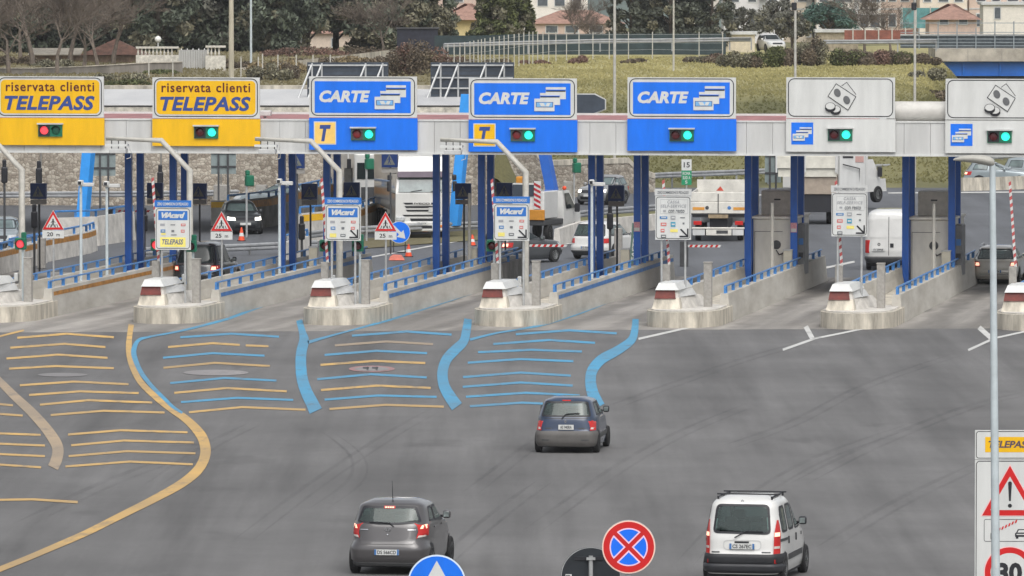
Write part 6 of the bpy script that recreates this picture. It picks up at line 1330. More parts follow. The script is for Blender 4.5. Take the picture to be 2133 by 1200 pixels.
# guard rails
def guard(pts, label, ph=.72, posts=2.5, m_='rail', zoff=0.0):
    P = [(Vector(q) if len(q) == 3 else G(*q)) for q in pts]; t = thing('guard_rail', label, 'guard rail', P[0], 0, 'steel guard rails'); o = P[0].copy(); P = [q - o for q in P]; mb = MB(); mp_ = MB()
    for a, b in zip(P, P[1:]):
        d = (b - a); L = d.length; d.normalize(); nr = Vector((d.y, -d.x, 0)); nr = nr if nr.y < 0 else -nr
        pf = [(0, ph - .32), (.05, ph - .27), (.05, ph - .21), (0, ph - .16), (.05, ph - .11), (.05, ph - .05), (0, ph)]
        vs = [q + nr * u + Vector((0, 0, z)) for q in (a, b) for u, z in pf]; n = len(pf); mb.add(vs, [(i, i + 1, i + 1 + n, i + n) for i in range(n - 1)], m_)
        k = max(1, int(L / posts))
        for i in range(k + 1):
            pass
        mp_.box(-.05, .05, -.02, .1, -.1, ph - .04, 'rail'); unit(mp_, 'post', t, [a.lerp(b, i / k) for i in range(k + 1)]); mp_ = MB()
    mb.build('beam', t)
guard([(1130, 412), (1250, 404), (1400, 396), (1600, 388), (1850, 378), (2000, 362), (2200, 345)], 'double guard rail below the grass slope, crossing behind the km 15 sign', ph=1.0)
guard([(1145, 482), (1240, 470), (1330, 463), (1420, 455)], 'guard rail between grass strip and white car', ph=.8)
guard([(-30, 432), (300, 430), (760, 424)], 'guard rail along the foot of the stone wall', ph=.8)
guard([(600, 520), (720, 505), (900, 496), (1010, 492)], 'guard rail before the white lorry', ph=.7)
guard([(290, 540), (520, 531), (660, 524)], 'low guard rail behind dark estate car', ph=.5)
sheet('grass_ground', [G(740, 520), G(1010, 500), G(1010, 478), G(740, 500)], gm); bpy.context.scene.objects['grass_ground'].location.z = .03
sheet('verge_ground', [G(1130, 470), G(1420, 446), G(1420, 432), G(1130, 452)], gm); bpy.context.scene.objects['verge_ground'].location.z = .03
# ------------------------------------------------------------------ fences, walls, poles up the slope
def T(px, Yd): x = (px - 1066.5) * Yd / FPX; return Vector((x, Yd, terr(x, Yd)))
t = thing('wire_fence', 'row of slim pale fence posts with wire across the top of the slope', 'fence', T(930, 520)); o = t.location.copy()
PX = [933, 946, 958, 968, 979, 987, 996, 1003, 1010, 1021, 1029, 1040, 1050, 1059, 1071, 1081, 1091, 1102, 1110, 1120, 1131, 1143, 1158, 1180, 1206, 1235, 1269, 1309, 1359, 1456, 1505]
n = len(PX); pp = []
for i, px in enumerate(PX):
    Yd = 470 + 55 * min(1, i / 22); y0 = 92 - 26 * min(1, i / 17); q = T(px, Yd); zt = CAM_Z - (y0 + 97) * Yd / FPX; pp.append((q - o, zt - o.z))
    m = MB(); a = q - o; m.box(a.x - .035, a.x + .035, a.y - .03, a.y + .03, a.z - .2, zt - o.z, 'pole'); m.build('fence_post', t)
m = MB()
for fz in (.35, .6, .9): m.tube([(a.x, a.y - .06, a.z + (zt - a.z) * fz) for a, zt in pp], .012, 'steel', 4)
m.build('wires', t)
guard([at(925, 114, 530), at(1100, 109, 530), at(1250, 105, 530), at(1400, 104, 530), at(1520, 102, 530), at(1565, 102, 525)], 'guard rail of the upper road, behind the fence posts', ph=.85, posts=4)
guard([at(1715, 106, 525), at(1870, 105, 525), at(1950, 104, 530)], 'short guard rail of the upper road, right of the scrub', ph=.8, posts=4)
t = thing('shade_fence', 'dark blue green shade netting fence along the upper road', 'fence', at(905, 100, 540)); o = t.location.copy(); NET = mat('shade_net', (.030, .050, .055), .85, var=.25, scale=1.2)
m = MB(); L = [(905, 74), (1000, 74), (1080, 71), (1180, 71), (1280, 70), (1400, 70), (1512, 70)]
for (a, ya), (b, yb) in zip(L, L[1:]):
    q0, q1 = at(a, 100, 540) - o, at(b, 100, 540) - o; h0, h1 = (100 - ya) * 540 / FPX, (100 - yb) * 540 / FPX
    m.hexa([(q0.x, q0.y, q0.z - .5), (q1.x, q1.y, q1.z - .5), (q0.x, q0.y + .05, q0.z - .5), (q1.x, q1.y + .05, q1.z - .5), (q0.x, q0.y, q0.z + h0), (q1.x, q1.y, q1.z + h1), (q0.x, q0.y + .05, q0.z + h0), (q1.x, q1.y + .05, q1.z + h1)], NET)
m.build('netting', t)
t = thing('dark_shed', 'dark netted shed under the trees, left of the fence', 'shed', at(868, 100, 548)); m = MB(); m.box(-1.5, 1.6, 0, 3, -.3, 1.45, mat('dark_net_shed', (.028, .03, .045), .9, var=.25)); m.build('wall', t); m = MB(); m.box(-1.6, 1.7, -.1, 3.1, 1.45, 1.53, 'darkgrey'); m.build('roof', t)
def pole(px, ytop, ybase, Yd, r, mm, label, arm=False, name='lamp_pole', head=False):
    b = at(px, ybase, Yd); a = at(px, ytop, Yd); h = a.z - b.z; t = thing(name, label, 'pole', b, 0, 'tall slim poles behind the canopy')
    m = MB(); m.tube([(0, 0, -.5), (0, 0, h)], [r, r * .75], mm, 8); m.build('pole', t)
    if head: m = MB(); m.rbox(-.2, .08, -.12, .12, h * .86, h * .86 + .42, 'black', .04, 1); m.build('box', t)
pole(482, -60, 190, 460, .19, mat('pale_wood', (.50, .46, .36), .8, var=.15, stretch=(1, 1, .2)), 'thick pale utility pole rising beside the second TELEPASS sign', name='utility_pole')
pole(523, -60, 190, 470, .09, 'lpole', 'slim grey pole right of the thick utility pole')
pole(1280, -60, 395, 394, .10, 'pole', 'tall pale pole left of the last CARTE sign'); pole(1403, 0, 190, 500, .085, 'pole', 'slim pole in front of the cypress trees'); pole(1656, -40, 395, 400, .09, 'pole', 'slim pole above the whole banknote sign', head=True); pole(1905, -40, 395, 400, .09, 'pole', 'slim pole between the two banknote signs', head=True)
# left boundary wall, hut, balustrade
t = thing('boundary_wall', 'weathered grey concrete boundary wall behind the left lane signs', 'wall', at(-60, 160, 480)); o = t.location.copy(); m = MB(); L = [(-60, 143), (70, 143), (160, 140), (235, 136), (300, 132), (380, 130)]
WW = mat('weathered_wall', (.29, .265, .235), .9, col2=(.135, .125, .11), scale=.55, detail=8, stretch=(2.2, 1, .25), bump=.2)
for (a, ya), (b, yb) in zip(L, L[1:]):
    q0, q1 = at(a, ya, 480) - o, at(b, yb, 480) - o
    m.hexa([(q0.x, 0, -2), (q1.x, 0, -2), (q0.x, .3, -2), (q1.x, .3, -2), (q0.x, 0, q0.z), (q1.x, 0, q1.z), (q0.x, .3, q0.z), (q1.x, .3, q1.z)], WW)
m.build('wall', t); m = MB()
for (a, ya), (b, yb) in zip(L, L[1:]):
    q0, q1 = at(a, ya, 480) - o, at(b, yb, 480) - o
    m.hexa([(q0.x, -.06, q0.z), (q1.x, -.06, q1.z), (q0.x, .36, q0.z), (q1.x, .36, q1.z), (q0.x, -.06, q0.z + .06), (q1.x, -.06, q1.z + .06), (q0.x, .36, q0.z + .06), (q1.x, .36, q1.z + .06)], 'conc')
m.build('coping', t)
c = at(232, 142, 520); sc = FPX / 520; t = thing('hut', 'low brick hut with brown hipped roof behind bare branches', 'hut', c); BR = mat('hut_brick', (.23, .16, .115), .9, var=.3, scale=2.5); RF = mat('brown_roof_tiles', (.13, .065, .045), .85, var=.35, scale=2.5)
m = MB(); m.box(-5.6, 1.9, 0, 4, -1, 1.0, BR); m.box(-3.2, -2.6, -.02, 0, -.1, .2, 'black'); w_ = m.build('wall', t)
m = MB(); m.add([(-2.3, -.3, .95), (2.6, -.3, .95), (2.6, 4.3, .95), (-2.3, 4.3, .95), (.2, 2, 2.1)], [(0, 1, 4), (1, 2, 4), (2, 3, 4), (3, 0, 4), (0, 3, 2, 1)], RF); m.add([(-6, -.4, 1.0), (-2.2, -.4, 1.0), (-2.2, 4, 1.4), (-6, 4, 1.4), (-6, -.4, .93), (-2.2, -.4, .93), (-2.2, 4, 1.33), (-6, 4, 1.33)], [(0, 1, 2, 3), (4, 5, 1, 0), (7, 6, 5, 4)], mat('corrugated_pale', (.30, .27, .22), .8, var=.2)); m.build('roof', t)
# balustrade with gate and globe lamp
def balus(px0, px1, yt, yb, Yd, label):
    a = at(px0, yb, Yd); b = at(px1, yb, Yd); W_ = b.x - a.x; H = (yb - yt) * Yd / FPX; t = thing('balustrade', label, 'balustrade', a, 0, 'white garden balustrades'); WB = mat('old_white_stone', (.60, .575, .51), .8, var=.2, scale=4)
    m = MB(); m.box(0, W_, 0, .3, H - .14, H, WB); m.box(0, W_, .02, .28, H * .12, H * .3, WB); m.box(0, W_, 0, .25, -1.2, H * .12, WB); m.build('rails', t)
    m = MB(); m.lathe([(.05, H * .3), (.085, H * .42), (.05, H * .62), (.045, H * .75), (.07, H - .14)], WB, 'z', (0, 0, 0), 8); unit(m, 'baluster', t, [(.15 + .26 * i, .15, 0) for i in range(int((W_ - .2) / .26))])
balus(283, 372, 97, 122, 500, 'white balustrade under the globe lamp'); balus(428, 470, 95, 125, 498, 'short white balustrade piece right of the metal gate')
c = at(329, 97, 501); t = thing('globe_lamp', 'white globe lamp on the balustrade', 'lamp', c); m = MB(); m.tube([(0, .1, 0), (0, .1, .3)], .05, 'white', 8); m.build('stem', t); m = MB(); m.ball((0, .1, .5), .23, mat('globe_glass', (.78, .78, .74), .3, var=.05), 18, 12); m.build('globe', t, True)
c = at(372, 150, 499); t = thing('metal_gate', 'pale grey metal gate between balustrade pieces', 'gate', c); m = MB(); GT = mat('gate_metal', (.42, .42, .41), .5, var=.1, stretch=(4, 1, .3)); H = 46 * 499 / FPX; W_ = 60 * 499 / FPX
for i in range(12): m.box(W_ * i / 12 + .008, W_ * (i + 1) / 12 - .008, 0, .05, 0, H, GT)
for i in range(5): m.tube([(W_ * (i + .5) / 5, .02, H), (W_ * (i + .5) / 5, .02, H + .12)], [.05, .01], 'white', 6)
m.build('panel', t); m = MB(); m.box(W_, W_ + .12, -.05, .1, 0, H + .1, 'whitegrey'); m.build('post', t)
t = thing('wire_fence', 'sparse grey fence posts on the scrubby bank right of the utility pole', 'fence', T(500, 470)); o = t.location.copy()
for px, y0, y1 in ((502, 118, 160), (538, 118, 175), (547, 112, 170), (579, 114, 180), (617, 114, 150), (652, 114, 140), (688, 114, 130), (310, 122, 160), (360, 124, 160)):
    a = at(px, y1, 468) - o; b = at(px, y0, 468) - o; m = MB(); m.box(a.x - .04, a.x + .04, a.y, a.y + .07, a.z - .4, b.z, 'pole'); m.build('fence_post', t)
t = thing('concrete_kerb', 'long sloping concrete kerb climbing toward the fence', 'kerb', at(590, 130, 520)); o = t.location.copy(); m = MB(); L = [(440, 152, 480), (590, 132, 490), (700, 120, 505), (800, 108, 520), (860, 101, 528)]
for (a, ya, da), (b, yb, db) in zip(L, L[1:]):
    q0, q1 = at(a, ya, da) - o, at(b, yb, db) - o; m.hexa([q0 + Vector((0, 0, -.6)), q1 + Vector((0, 0, -.6)), q0 + Vector((0, .3, -.6)), q1 + Vector((0, .3, -.6)), q0 + Vector((0, 0, .08)), q1 + Vector((0, 0, .08)), q0 + Vector((0, .3, .08)), q1 + Vector((0, .3, .08))], 'conc')
m.build('kerb', t)
# ------------------------------------------------------------------ trees and scrub
def leaves(mb, c, rad, n, size, m, flat=1.0):
    V = []; F = []
    for i in range(n):
        while True:
            p = Vector((random.uniform(-1, 1), random.uniform(-1, 1), random.uniform(-1, 1)))
            if .12 < p.length_squared < 1: break
        p = Vector((p.x * rad[0], p.y * rad[1], p.z * rad[2])) + Vector(c)
        a = Vector((random.gauss(0, 1), random.gauss(0, 1), random.gauss(0, 1))).normalized(); b = a.cross(Vector((random.gauss(0, 1), random.gauss(0, 1), random.gauss(0, 1)))).normalized(); s = size * random.uniform(.6, 1.3)
        k = len(V); V += [p - a * s, p + b * s * .45, p + a * s, p - b * s * .45]; F.append((k, k + 1, k + 2, k + 3))
    mb.add(V, F, m)
LEAF = [mat('leaf_dark', (.115, .138, .098), .8, var=.25, scale=.35, island=.5), mat('leaf_olive', (.19, .18, .12), .8, var=.25, scale=.35, island=.5), mat('leaf_green', (.10, .115, .04), .8, var=.25, scale=.35, island=.5), mat('leaf_grey', (.15, .15, .12), .8, var=.25, scale=.35, island=.4), mat('leaf_pine', (.075, .145, .115), .8, var=.2, scale=.35, island=.4), mat('twig_brown', (.155, .122, .085), .9, var=.25, scale=.35, island=.5), mat('leaf_cypress', (.105, .118, .09), .8, var=.25, scale=.35, island=.5), mat('twig_red', (.19, .115, .088), .9, var=.25, scale=.35, island=.4)]
BARK = mat('bark', (.105, .085, .066), .95, var=.25, scale=4); BARKP = mat('pale_bark', (.165, .135, .11), .95, var=.25, scale=4)
def crown_tree(name, h, rx, base, nb, nl, size, lm, shape='round', lm2=None):
    t = thing(name, '', 'tree', (0, 0, 0)); m = MB(); m.tube([(0, 0, -.4), (.1, 0, h * .35), (0, .1, h * .7)], [rx * .09, rx * .065, .05], BARK, 8)
    c = MB()
    for i in range(nb):
        u = random.random(); a = random.uniform(0, 6.283)
        z = base + (h - base) * u
        if shape == 'round': w = math.sqrt(max(0, 1 - (2 * u - .8) ** 2 * .7))
        elif shape == 'cone': w = (1 - u) ** .6 * (.5 + .5 * min(1, u * 5))
        elif shape == 'column': w = min(1, (1 - u) * 3.2) ** .6 * (.75 + .25 * min(1, u * 4))
        else: w = math.sqrt(max(0, 1 - u * u))          # dome
        r = rx * w * math.sqrt(random.uniform(.25, 1)); q = (r * math.cos(a), r * math.sin(a), z)
        b = rx * random.uniform(.16, .32); leaves(c, q, (b, b, b * .8), nl, size, lm if not lm2 or random.random() < .7 else lm2)
        if i % 3 == 0: m.tube([(0, 0, max(.3, z - r * .7)), (q[0] * .6, q[1] * .6, z - .1 * r), q], [rx * .03, rx * .018, .01], BARK, 5)
    m.build('trunk', t); c.build('crown', t); return t
def plant(proto, used, loc, rz, label, scale=1.0, group=None):
    if used: q = dup(proto, loc, rz, None, scale)
    else: q = proto; q.location = loc; q.rotation_euler = (0, 0, rz); q.scale = (scale,) * 3 if not isinstance(scale, tuple) else scale
    q['label'] = label
    if group: q['group'] = group
    return q
ev = [crown_tree('evergreen_tree', 12, 3.2, .3, 130, 130, .24, LEAF[0], lm2=LEAF[1]), crown_tree('evergreen_tree', 11, 3.4, .1, 130, 130, .24, LEAF[0], lm2=LEAF[3]), crown_tree('evergreen_tree', 10, 3.0, .3, 120, 130, .22, LEAF[1], lm2=LEAF[0])]
ev.append(crown_tree('evergreen_tree', 11, 3.2, 2.3, 100, 130, .22, LEAF[0], lm2=LEAF[1]))
spots = [(330, 560, 0, 1.0), (395, 566, 1, 1.05), (455, 572, 0, 1.0), (520, 565, 1, 1.0), (585, 560, 0, 1.0), (640, 570, 3, 1.0), (700, 575, 3, 1.0), (755, 572, 3, .95), (800, 568, 2, 1.05), (852, 574, 2, .95), (893, 580, 2, .75), (260, 575, 1, 1.0), (190, 580, 0, 1.0), (95, 582, 1, 1.0), (15, 578, 0, 1.0)]
nth = ['leftmost behind bare branches', 'second from left behind bare branches', 'third from left behind bare branches', 'fourth behind bare branches', 'just left of the globe lamp side', 'right of the globe lamp', 'left of the utility pole', 'between the two thin poles', 'right of the slim grey pole', 'above the gap of pale buildings', 'right of the pale gap', 'above the left sign back', 'greyer one beside the dark shed', 'olive toned one above the dark shed', 'olive toned one at the left of the yellow house']
us = set()
for (px, Yd, k, s), lb in zip(spots, [nth[i] for i in (5, 6, 6, 7, 8, 9, 10, 11, 12, 13, 14, 3, 2, 1, 0)]):
    plant(ev[k], k in us, T(px, Yd), random.uniform(0, 6), 'tall dense dark evergreen tree, ' + lb, (s, s, s * random.uniform(.95, 1.15)), 'dark evergreens along the back'); us.add(k)
for o_, lb in zip([o for o in C.objects if o.name.startswith('evergreen_tree')], ['tall dark evergreen tree right of the globe lamp, nearest to it', 'tall dark evergreen tree above the metal gate', 'olive green tree beside the dark shed']): pass
cy_ = [crown_tree('cypress_tree', 10.5, 1.75, .2, 110, 120, .20, LEAF[6], 'column', LEAF[0]), crown_tree('cypress_tree', 10, 1.9, .2, 110, 120, .20, LEAF[6], 'column', LEAF[1])]
us = set()
for i, (px, Yd, k, s, lb) in enumerate([(1312, 600, 1, 1.0, 'leftmost of the dense group'), (1355, 606, 0, 1.0, 'second from left in the dense group'), (1398, 600, 1, 1.05, 'middle of the dense group, behind the slim pole'), (1442, 606, 0, 1.0, 'fourth from left in the dense group'), (1482, 600, 1, .95, 'rightmost of the dense group')]):
    plant(cy_[k], k in us, T(px, Yd), i * 1.3, 'dense dark cypress, ' + lb, s, 'cypress group behind the upper road'); us.add(k)
gt = crown_tree('bushy_tree', 6.0, 2.0, .2, 90, 120, .2, LEAF[2], 'cone', LEAF[1]); plant(gt, 0, T(1030, 556), 0, 'bushy yellow green tree, bigger one left of the red roofed house', 1.05, 'yellow green trees by the fence'); plant(gt, 1, T(1082, 560), 2, 'bushy yellow green tree, smaller one nearest the red roofed house', .85)
ot = crown_tree('olive_tree', 3.6, 1.7, 1.1, 40, 90, .14, LEAF[3], 'round', LEAF[1])
for i, (px, Yd, s, lb) in enumerate([(1548, 626, 1.0, 'left of the tilted white car'), (1618, 630, 1.15, 'above the tilted white car'), (1650, 622, .9, 'right of the tilted white car')]): plant(ot, i > 0, T(px, Yd), i * 2.1, 'thin grey olive tree ' + lb, s, 'olive trees on the upper road')
pi_ = crown_tree('umbrella_pine', 4.2, 2.7, 1.6, 70, 130, .16, LEAF[4], 'dome'); plant(pi_, 0, T(1725, 640), 0, 'broad domed pine tree before the apartment blocks', (1.0, 1.0, .9))
def bush(px, py, Yd, w, h, lm, label, name='bush', nl=900, size=.13, lm2=None):
    c = T(px, Yd); c.z -= .05; t = thing(name, label, 'bush', c, 0, 'scrub along the slope top'); m = MB(); k = max(3, int(w * 4))
    for i in range(k):
        x = random.uniform(-w, w) * .85; hh = h * (1 - (x / w) ** 2 * .55) * random.uniform(.7, 1.0); leaves(m, (x, random.uniform(-.6, .6), hh * .48), (w * .28 + .15, .6, hh * .52), nl // k + 40, size, lm if not lm2 or random.random() < .6 else lm2)
    m.build('foliage', t)
    m = MB()
    for i in range(7): x = random.uniform(-w, w) * .6; m.tube([(x * .3, 0, -.4), (x * .7, 0, h * .4), (x, 0, h * .85)], [.04, .025, .008], BARK, 4)
    m.build('stems', t)
bush(872, 160, 468, 2.1, 2.6, LEAF[7], 'large reddish brown bush between the two dark sign backs', nl=5200, size=.10, lm2=LEAF[5])
for i, (px, py, w, h, l, lb) in enumerate([(1540, 128, 1.6, 1.5, 5, 'low brown scrub below the tilted white car, left'), (1605, 130, 1.8, 1.75, 2, 'low green scrub below the tilted white car'), (1655, 132, 1.6, 1.7, 5, 'brown scrub at the slim pole above the banknote sign'), (1700, 130, 1.6, 2.3, 1, 'tall olive brown bush left of the short guard rail'), (1760, 132, 1.9, 1.7, 2, 'green bush under the short guard rail'), (1815, 128, 1.7, 1.5, 7, 'reddish scrub under the short guard rail, right'), (1870, 118, 1.6, 1.2, 2, 'low scrub near the bridge end'), (1925, 125, 1.0, 1.0, 5, 'brown scrub at the bridge abutment'), (1455, 128, 1.6, .7, 5, 'low reddish scrub under the end of the fence'), (1505, 128, 1.5, .9, 7, 'reddish scrub left of the tilted white car'), (1785, 128, 1.6, 1.3, 5, 'brown scrub between green bush and reddish scrub'), (950, 128, 1.4, .6, 7, 'rusty low scrub at the first fence posts'), (1040, 128, 1.3, .5, 5, 'brown low scrub at the dense fence posts'), (1110, 128, 1.2, .45, 7, 'rusty low scrub at the middle of the fence')]):
    bush(px, py, 505 + i, w, h, LEAF[l], lb, nl=5200, size=.085, lm2=LEAF[5 if l != 5 else 1])
STR = mat('straw', (.30, .235, .13), .9, var=.25, scale=.5, island=.35); LEAF.append(STR)
for px, py, Yd, w, h, l, lb in [(530, 0, 470, 1.4, 1.1, 8, 'straw coloured dry weeds left of the slim grey pole foot'), (585, 0, 480, 1.5, 1.4, 8, 'straw coloured dry weeds behind the scrub by the second TELEPASS sign'), (655, 0, 500, 2.0, 1.0, 5, 'brown thicket above the left sign back'), (720, 0, 505, 2.2, .8, 8, 'dry straw weeds along the concrete kerb'), (790, 0, 500, 1.6, .9, 5, 'brown thicket left of the large reddish bush'), (250, 0, 460, 1.8, .7, 1, 'olive weeds at the foot of the boundary wall'), (930, 0, 490, 1.6, .8, 5, 'brown thicket at the start of the fence'), (985, 0, 480, 1.2, .6, 8, 'dry straw weeds above the right sign back'), (400, 0, 520, 1.6, .8, 2, 'green weeds before the metal gate'), (120, 0, 500, 2.0, .8, 1, 'olive weeds before the hut'), (40, 0, 505, 2.0, 1.0, 5, 'brown thicket at the far left edge'), (560, 165, 455, 1.3, 1.3, 1, 'straw coloured scrub right of the second TELEPASS sign'), (610, 160, 458, 1.1, 1.2, 5, 'brown scrub before the left sign back'), (640, 118, 545, 3.2, .9, 7, 'rusty hedge under the left evergreens'), (760, 112, 545, 3.0, .9, 5, 'brown hedge under the middle evergreens'), (480, 140, 500, 1.6, .9, 5, 'low brown scrub at foot of the utility pole'), (270, 170, 440, 2.2, .5, 2, 'low green scrub between the two TELEPASS signs'), (1960, 215, 455, 1.5, .9, 5, 'brown scrub low on the bank right of the whole banknote sign'), (1935, 175, 480, 1.2, 1.1, 1, 'olive scrub high on the bank right of the whole banknote sign'), (1215, 118, 520, .9, .7, 7, 'small reddish bush at the fence'), (1010, 122, 500, .5, .5, 1, 'small bush at the fence beside the right sign back'), (1330, 118, 515, 1.2, .35, 5, 'low dry scrub under the upper guard rail'), (345, 128, 478, 1.6, .4, 2, 'green strip of scrub before the balustrade')]:
    bush(px, py, Yd, w, h, LEAF[l], lb, nl=1700, size=.11)
# bare trees
def bare_tree(h, seed, nm='bare_tree', spread=.55):
    random.seed(seed); t = thing(nm, '', 'tree', (0, 0, 0)); m = MB(); tw = MB()
    def br(p, d, L, r, lv):
        q = p; pts = [p]; rs = [r]
        for k in range(3):
            d = (d + Vector((random.gauss(0, .16), random.gauss(0, .16), random.gauss(.02, .10)))).normalized(); q = q + d * L / 3; pts.append(q); rs.append(r * (1 - .18 * (k + 1)))
        (m if lv < 2 else tw).tube(pts, rs, BARKP, 6 if lv < 2 else 3, caps=False)
        if lv < 5:
            for k in range((4, 4, 4, 5, 4)[lv]):
                i = random.choice((1, 2, 3)) if lv else random.choice((2, 3)); a = random.uniform(0, 6.283); s = Vector((math.cos(a), math.sin(a), random.uniform(-.1, .5)))
                br(pts[i], (d * random.uniform(.5, 1.1) + s * spread * random.uniform(.6, 1.5)).normalized(), L * random.uniform(.6, .85), max(.016, rs[i] * .62), lv + 1)
    br(Vector((0, 0, -.3)), Vector((.05, 0, 1)), h * .34, h * .022, 0); m.build('trunk', t); tw.build('twigs', t); return t
b1 = bare_tree(8.5, 4); b2 = bare_tree(7.5, 9, spread=.7)
plant(b1, 0, at(118, 165, 476), .4, 'bare tree with spreading pale branches in front of the hut', 1.0, 'bare winter trees at left'); plant(b2, 0, at(20, 160, 478), 1.0, 'bare tangled tree at the far left edge', 1.1, 'bare winter trees at left')
for px, Yd, s, rz, k, lb in ((70, 500, 1.15, 2.2, 0, 'bare tree between the far left one and the hut tree'), (175, 505, 1.0, 3.9, 1, 'bare tree behind the brown hut roof'), (45, 520, 1.1, .9, 1, 'bare tree behind the far left tangle'), (145, 515, 1.1, 5.5, 0, 'bare tree behind the hut tree trunk'), (205, 490, .9, 2.0, 0, 'bare tree leaning over the hut roof'), (235, 515, 1.05, 5.2, 0, 'bare tree right of the hut tree'), (800, 552, .85, 1.5, 1, 'bare pale tree beside the dark shed'), (1195, 600, .7, .6, 0, 'bare tree before the red roofed house, left'), (1235, 600, .62, 2.6, 1, 'bare tree before the red roofed house, right'), (1800, 600, .75, 4.0, 0, 'bare tree before the apartment blocks, left'), (1855, 605, .75, 1.2, 1, 'bare tree before the apartment blocks, right')):
    plant((b1, b2)[k], 1, T(px, Yd), rz, lb, s, 'bare winter trees')
random.seed(21)
# ------------------------------------------------------------------ houses and bridge
PANE = mat('window_pane', (.10, .115, .13), .2, var=.2); 
def house(name, px, ybase, Yd, w, d, h, wall, label, roof=None, rh=1.5, wins=(), over=.4, cat='house', rz=0.0):
    t = thing(name, label, cat, at(px, ybase, Yd), rz); m = MB(); m.box(-w / 2, w / 2, 0, d, -3, h, wall); w_ = m.build('wall', t); m = MB()
    if roof: m.add([(-w / 2 - over, -over, h - .05), (w / 2 + over, -over, h - .05), (w / 2 + over, d + over, h - .05), (-w / 2 - over, d + over, h - .05), (-w / 2 + d * .4, d / 2, h + rh), (w / 2 - d * .4, d / 2, h + rh)], [(0, 1, 5, 4), (1, 2, 5), (2, 3, 4, 5), (3, 0, 4), (0, 3, 2, 1)], roof)
    else: m.box(-w / 2 - .2, w / 2 + .2, -.2, d + .2, h, h + .25, 'whitegrey')
    m.build('roof', t)
    for x, z, ww, hh in wins:
        m = MB(); m.box(x - ww / 2 - .08, x + ww / 2 + .08, -.05, .02, z - .08, z + hh + .08, 'whitegrey'); o = m.build('window', t); m = MB(); m.box(x - ww / 2, x + ww / 2, -.06, -.05, z, z + hh, PANE); m.build('pane', o)
    return t
RT = mat('terracotta_tiles', (.33, .195, .15), .8, var=.2, scale=2.5); YW = mat('yellow_wall', (.66, .54, .27), .8, var=.08); PW_ = mat('pink_wall', (.56, .43, .36), .8, var=.08); CW = mat('cream_wall', (.74, .65, .53), .85, var=.08, scale=.6); WW2 = mat('pale_wall', (.76, .71, .64), .85, var=.08, scale=.6); GW = mat('greyish_wall', (.66, .645, .63), .85, var=.08, scale=.6); PK2 = mat('pinkish_wall', (.68, .54, .45), .85, var=.08, scale=.6)
house('house', 975, 72, 640, 4.2, 6, 1.35, YW, 'yellow walled house with terracotta roof behind the olive trees', RT, 1.4, over=.7, wins=())
house('house', 955, 8, 660, 6, 6, 2.8, PW_, 'upper pink walled house above the yellow one', RT, .6, wins=((-.3, .2, 1.4, .8),))
house('house', 1200, 68, 650, 8.4, 7, .85, PW_, 'long low house with salmon hipped roof behind bare trees', RT, 1.15, over=.3, wins=((1.8, .0, 1.1, .6), (-.4, .0, 1.1, .6), (-2.2, .0, 1.0, .6), (3.5, .1, .5, .55)))
house('house', 1150, 20, 760, 7.5, 6, 3.6, WW2, 'pale house with blue grey windows above the salmon roof', None, wins=((-1, .4, 1.0, 1.1), (.8, .4, 1.0, 1.1), (2.6, .4, .8, 1.1)))
house('house', 690, 104, 640, 7.5, 5, 1.5, mat('salmon_wall', (.62, .52, .43), .8, var=.1), 'pale salmon house glimpsed under the evergreens', RT, .9, wins=((-2.4, .3, .5, .7), (.3, .3, .5, .7)))  # even pale salmon wall colour
house('house', 1985, 48, 640, 4.2, 6, .35, PW_, 'pinkish house with rust red roof left of the white building', RT, 1.35, over=.5, wins=((-.8, -.1, .7, .4), (.9, -.1, .7, .4)))
house('pavilion', 2105, 50, 660, 5.0, 5, 1.75, mat('bright_wall', (.72, .68, .60), .7, var=.06), 'low white flat roofed building at upper right', None, wins=((-1.2, .5, .5, 1.0),))
house('shed', 1745, 80, 600, 3.4, 3, .5, mat('tan_shed', (.35, .30, .22), .8, var=.2), 'small tan roofed shed behind the short guard rail', None)
house('shed', 1540, 82, 600, 2.6, 3, .4, mat('cream_shed', (.62, .55, .42), .8, var=.1), 'low cream shed left of the olive trees', None)
t = thing('red_fence', 'long rust red fence behind the short guard rail', 'fence', at(1825, 82, 590)); m = MB(); m.box(-2.6, 3.0, 0, .08, -.2, .75, mat('rust_red', (.24, .085, .06), .8, var=.25, scale=1.5)); m.build('panel', t); m = MB(); m.box(-.05, .05, -.08, 0, -.2, .95, 'pole'); unit(m, 'post', t, [(x, 0, 0) for x in (-1.9, -.9, .2, 1.3, 2.4)])
t = thing('teal_fence', 'teal netting fence before the rust red roof', 'fence', at(1922, 45, 660)); m = MB(); m.box(-2.0, 2.0, 0, .08, -.6, 1.25, mat('teal_net', (.10, .27, .27), .7, var=.2, scale=2)); m.build('netting', t); m = MB(); m.box(-.05, .05, -.08, 0, -.6, 1.4, 'pole'); unit(m, 'post', t, [(x, 0, 0) for x in (-1.9, -.6, .7, 1.9)])
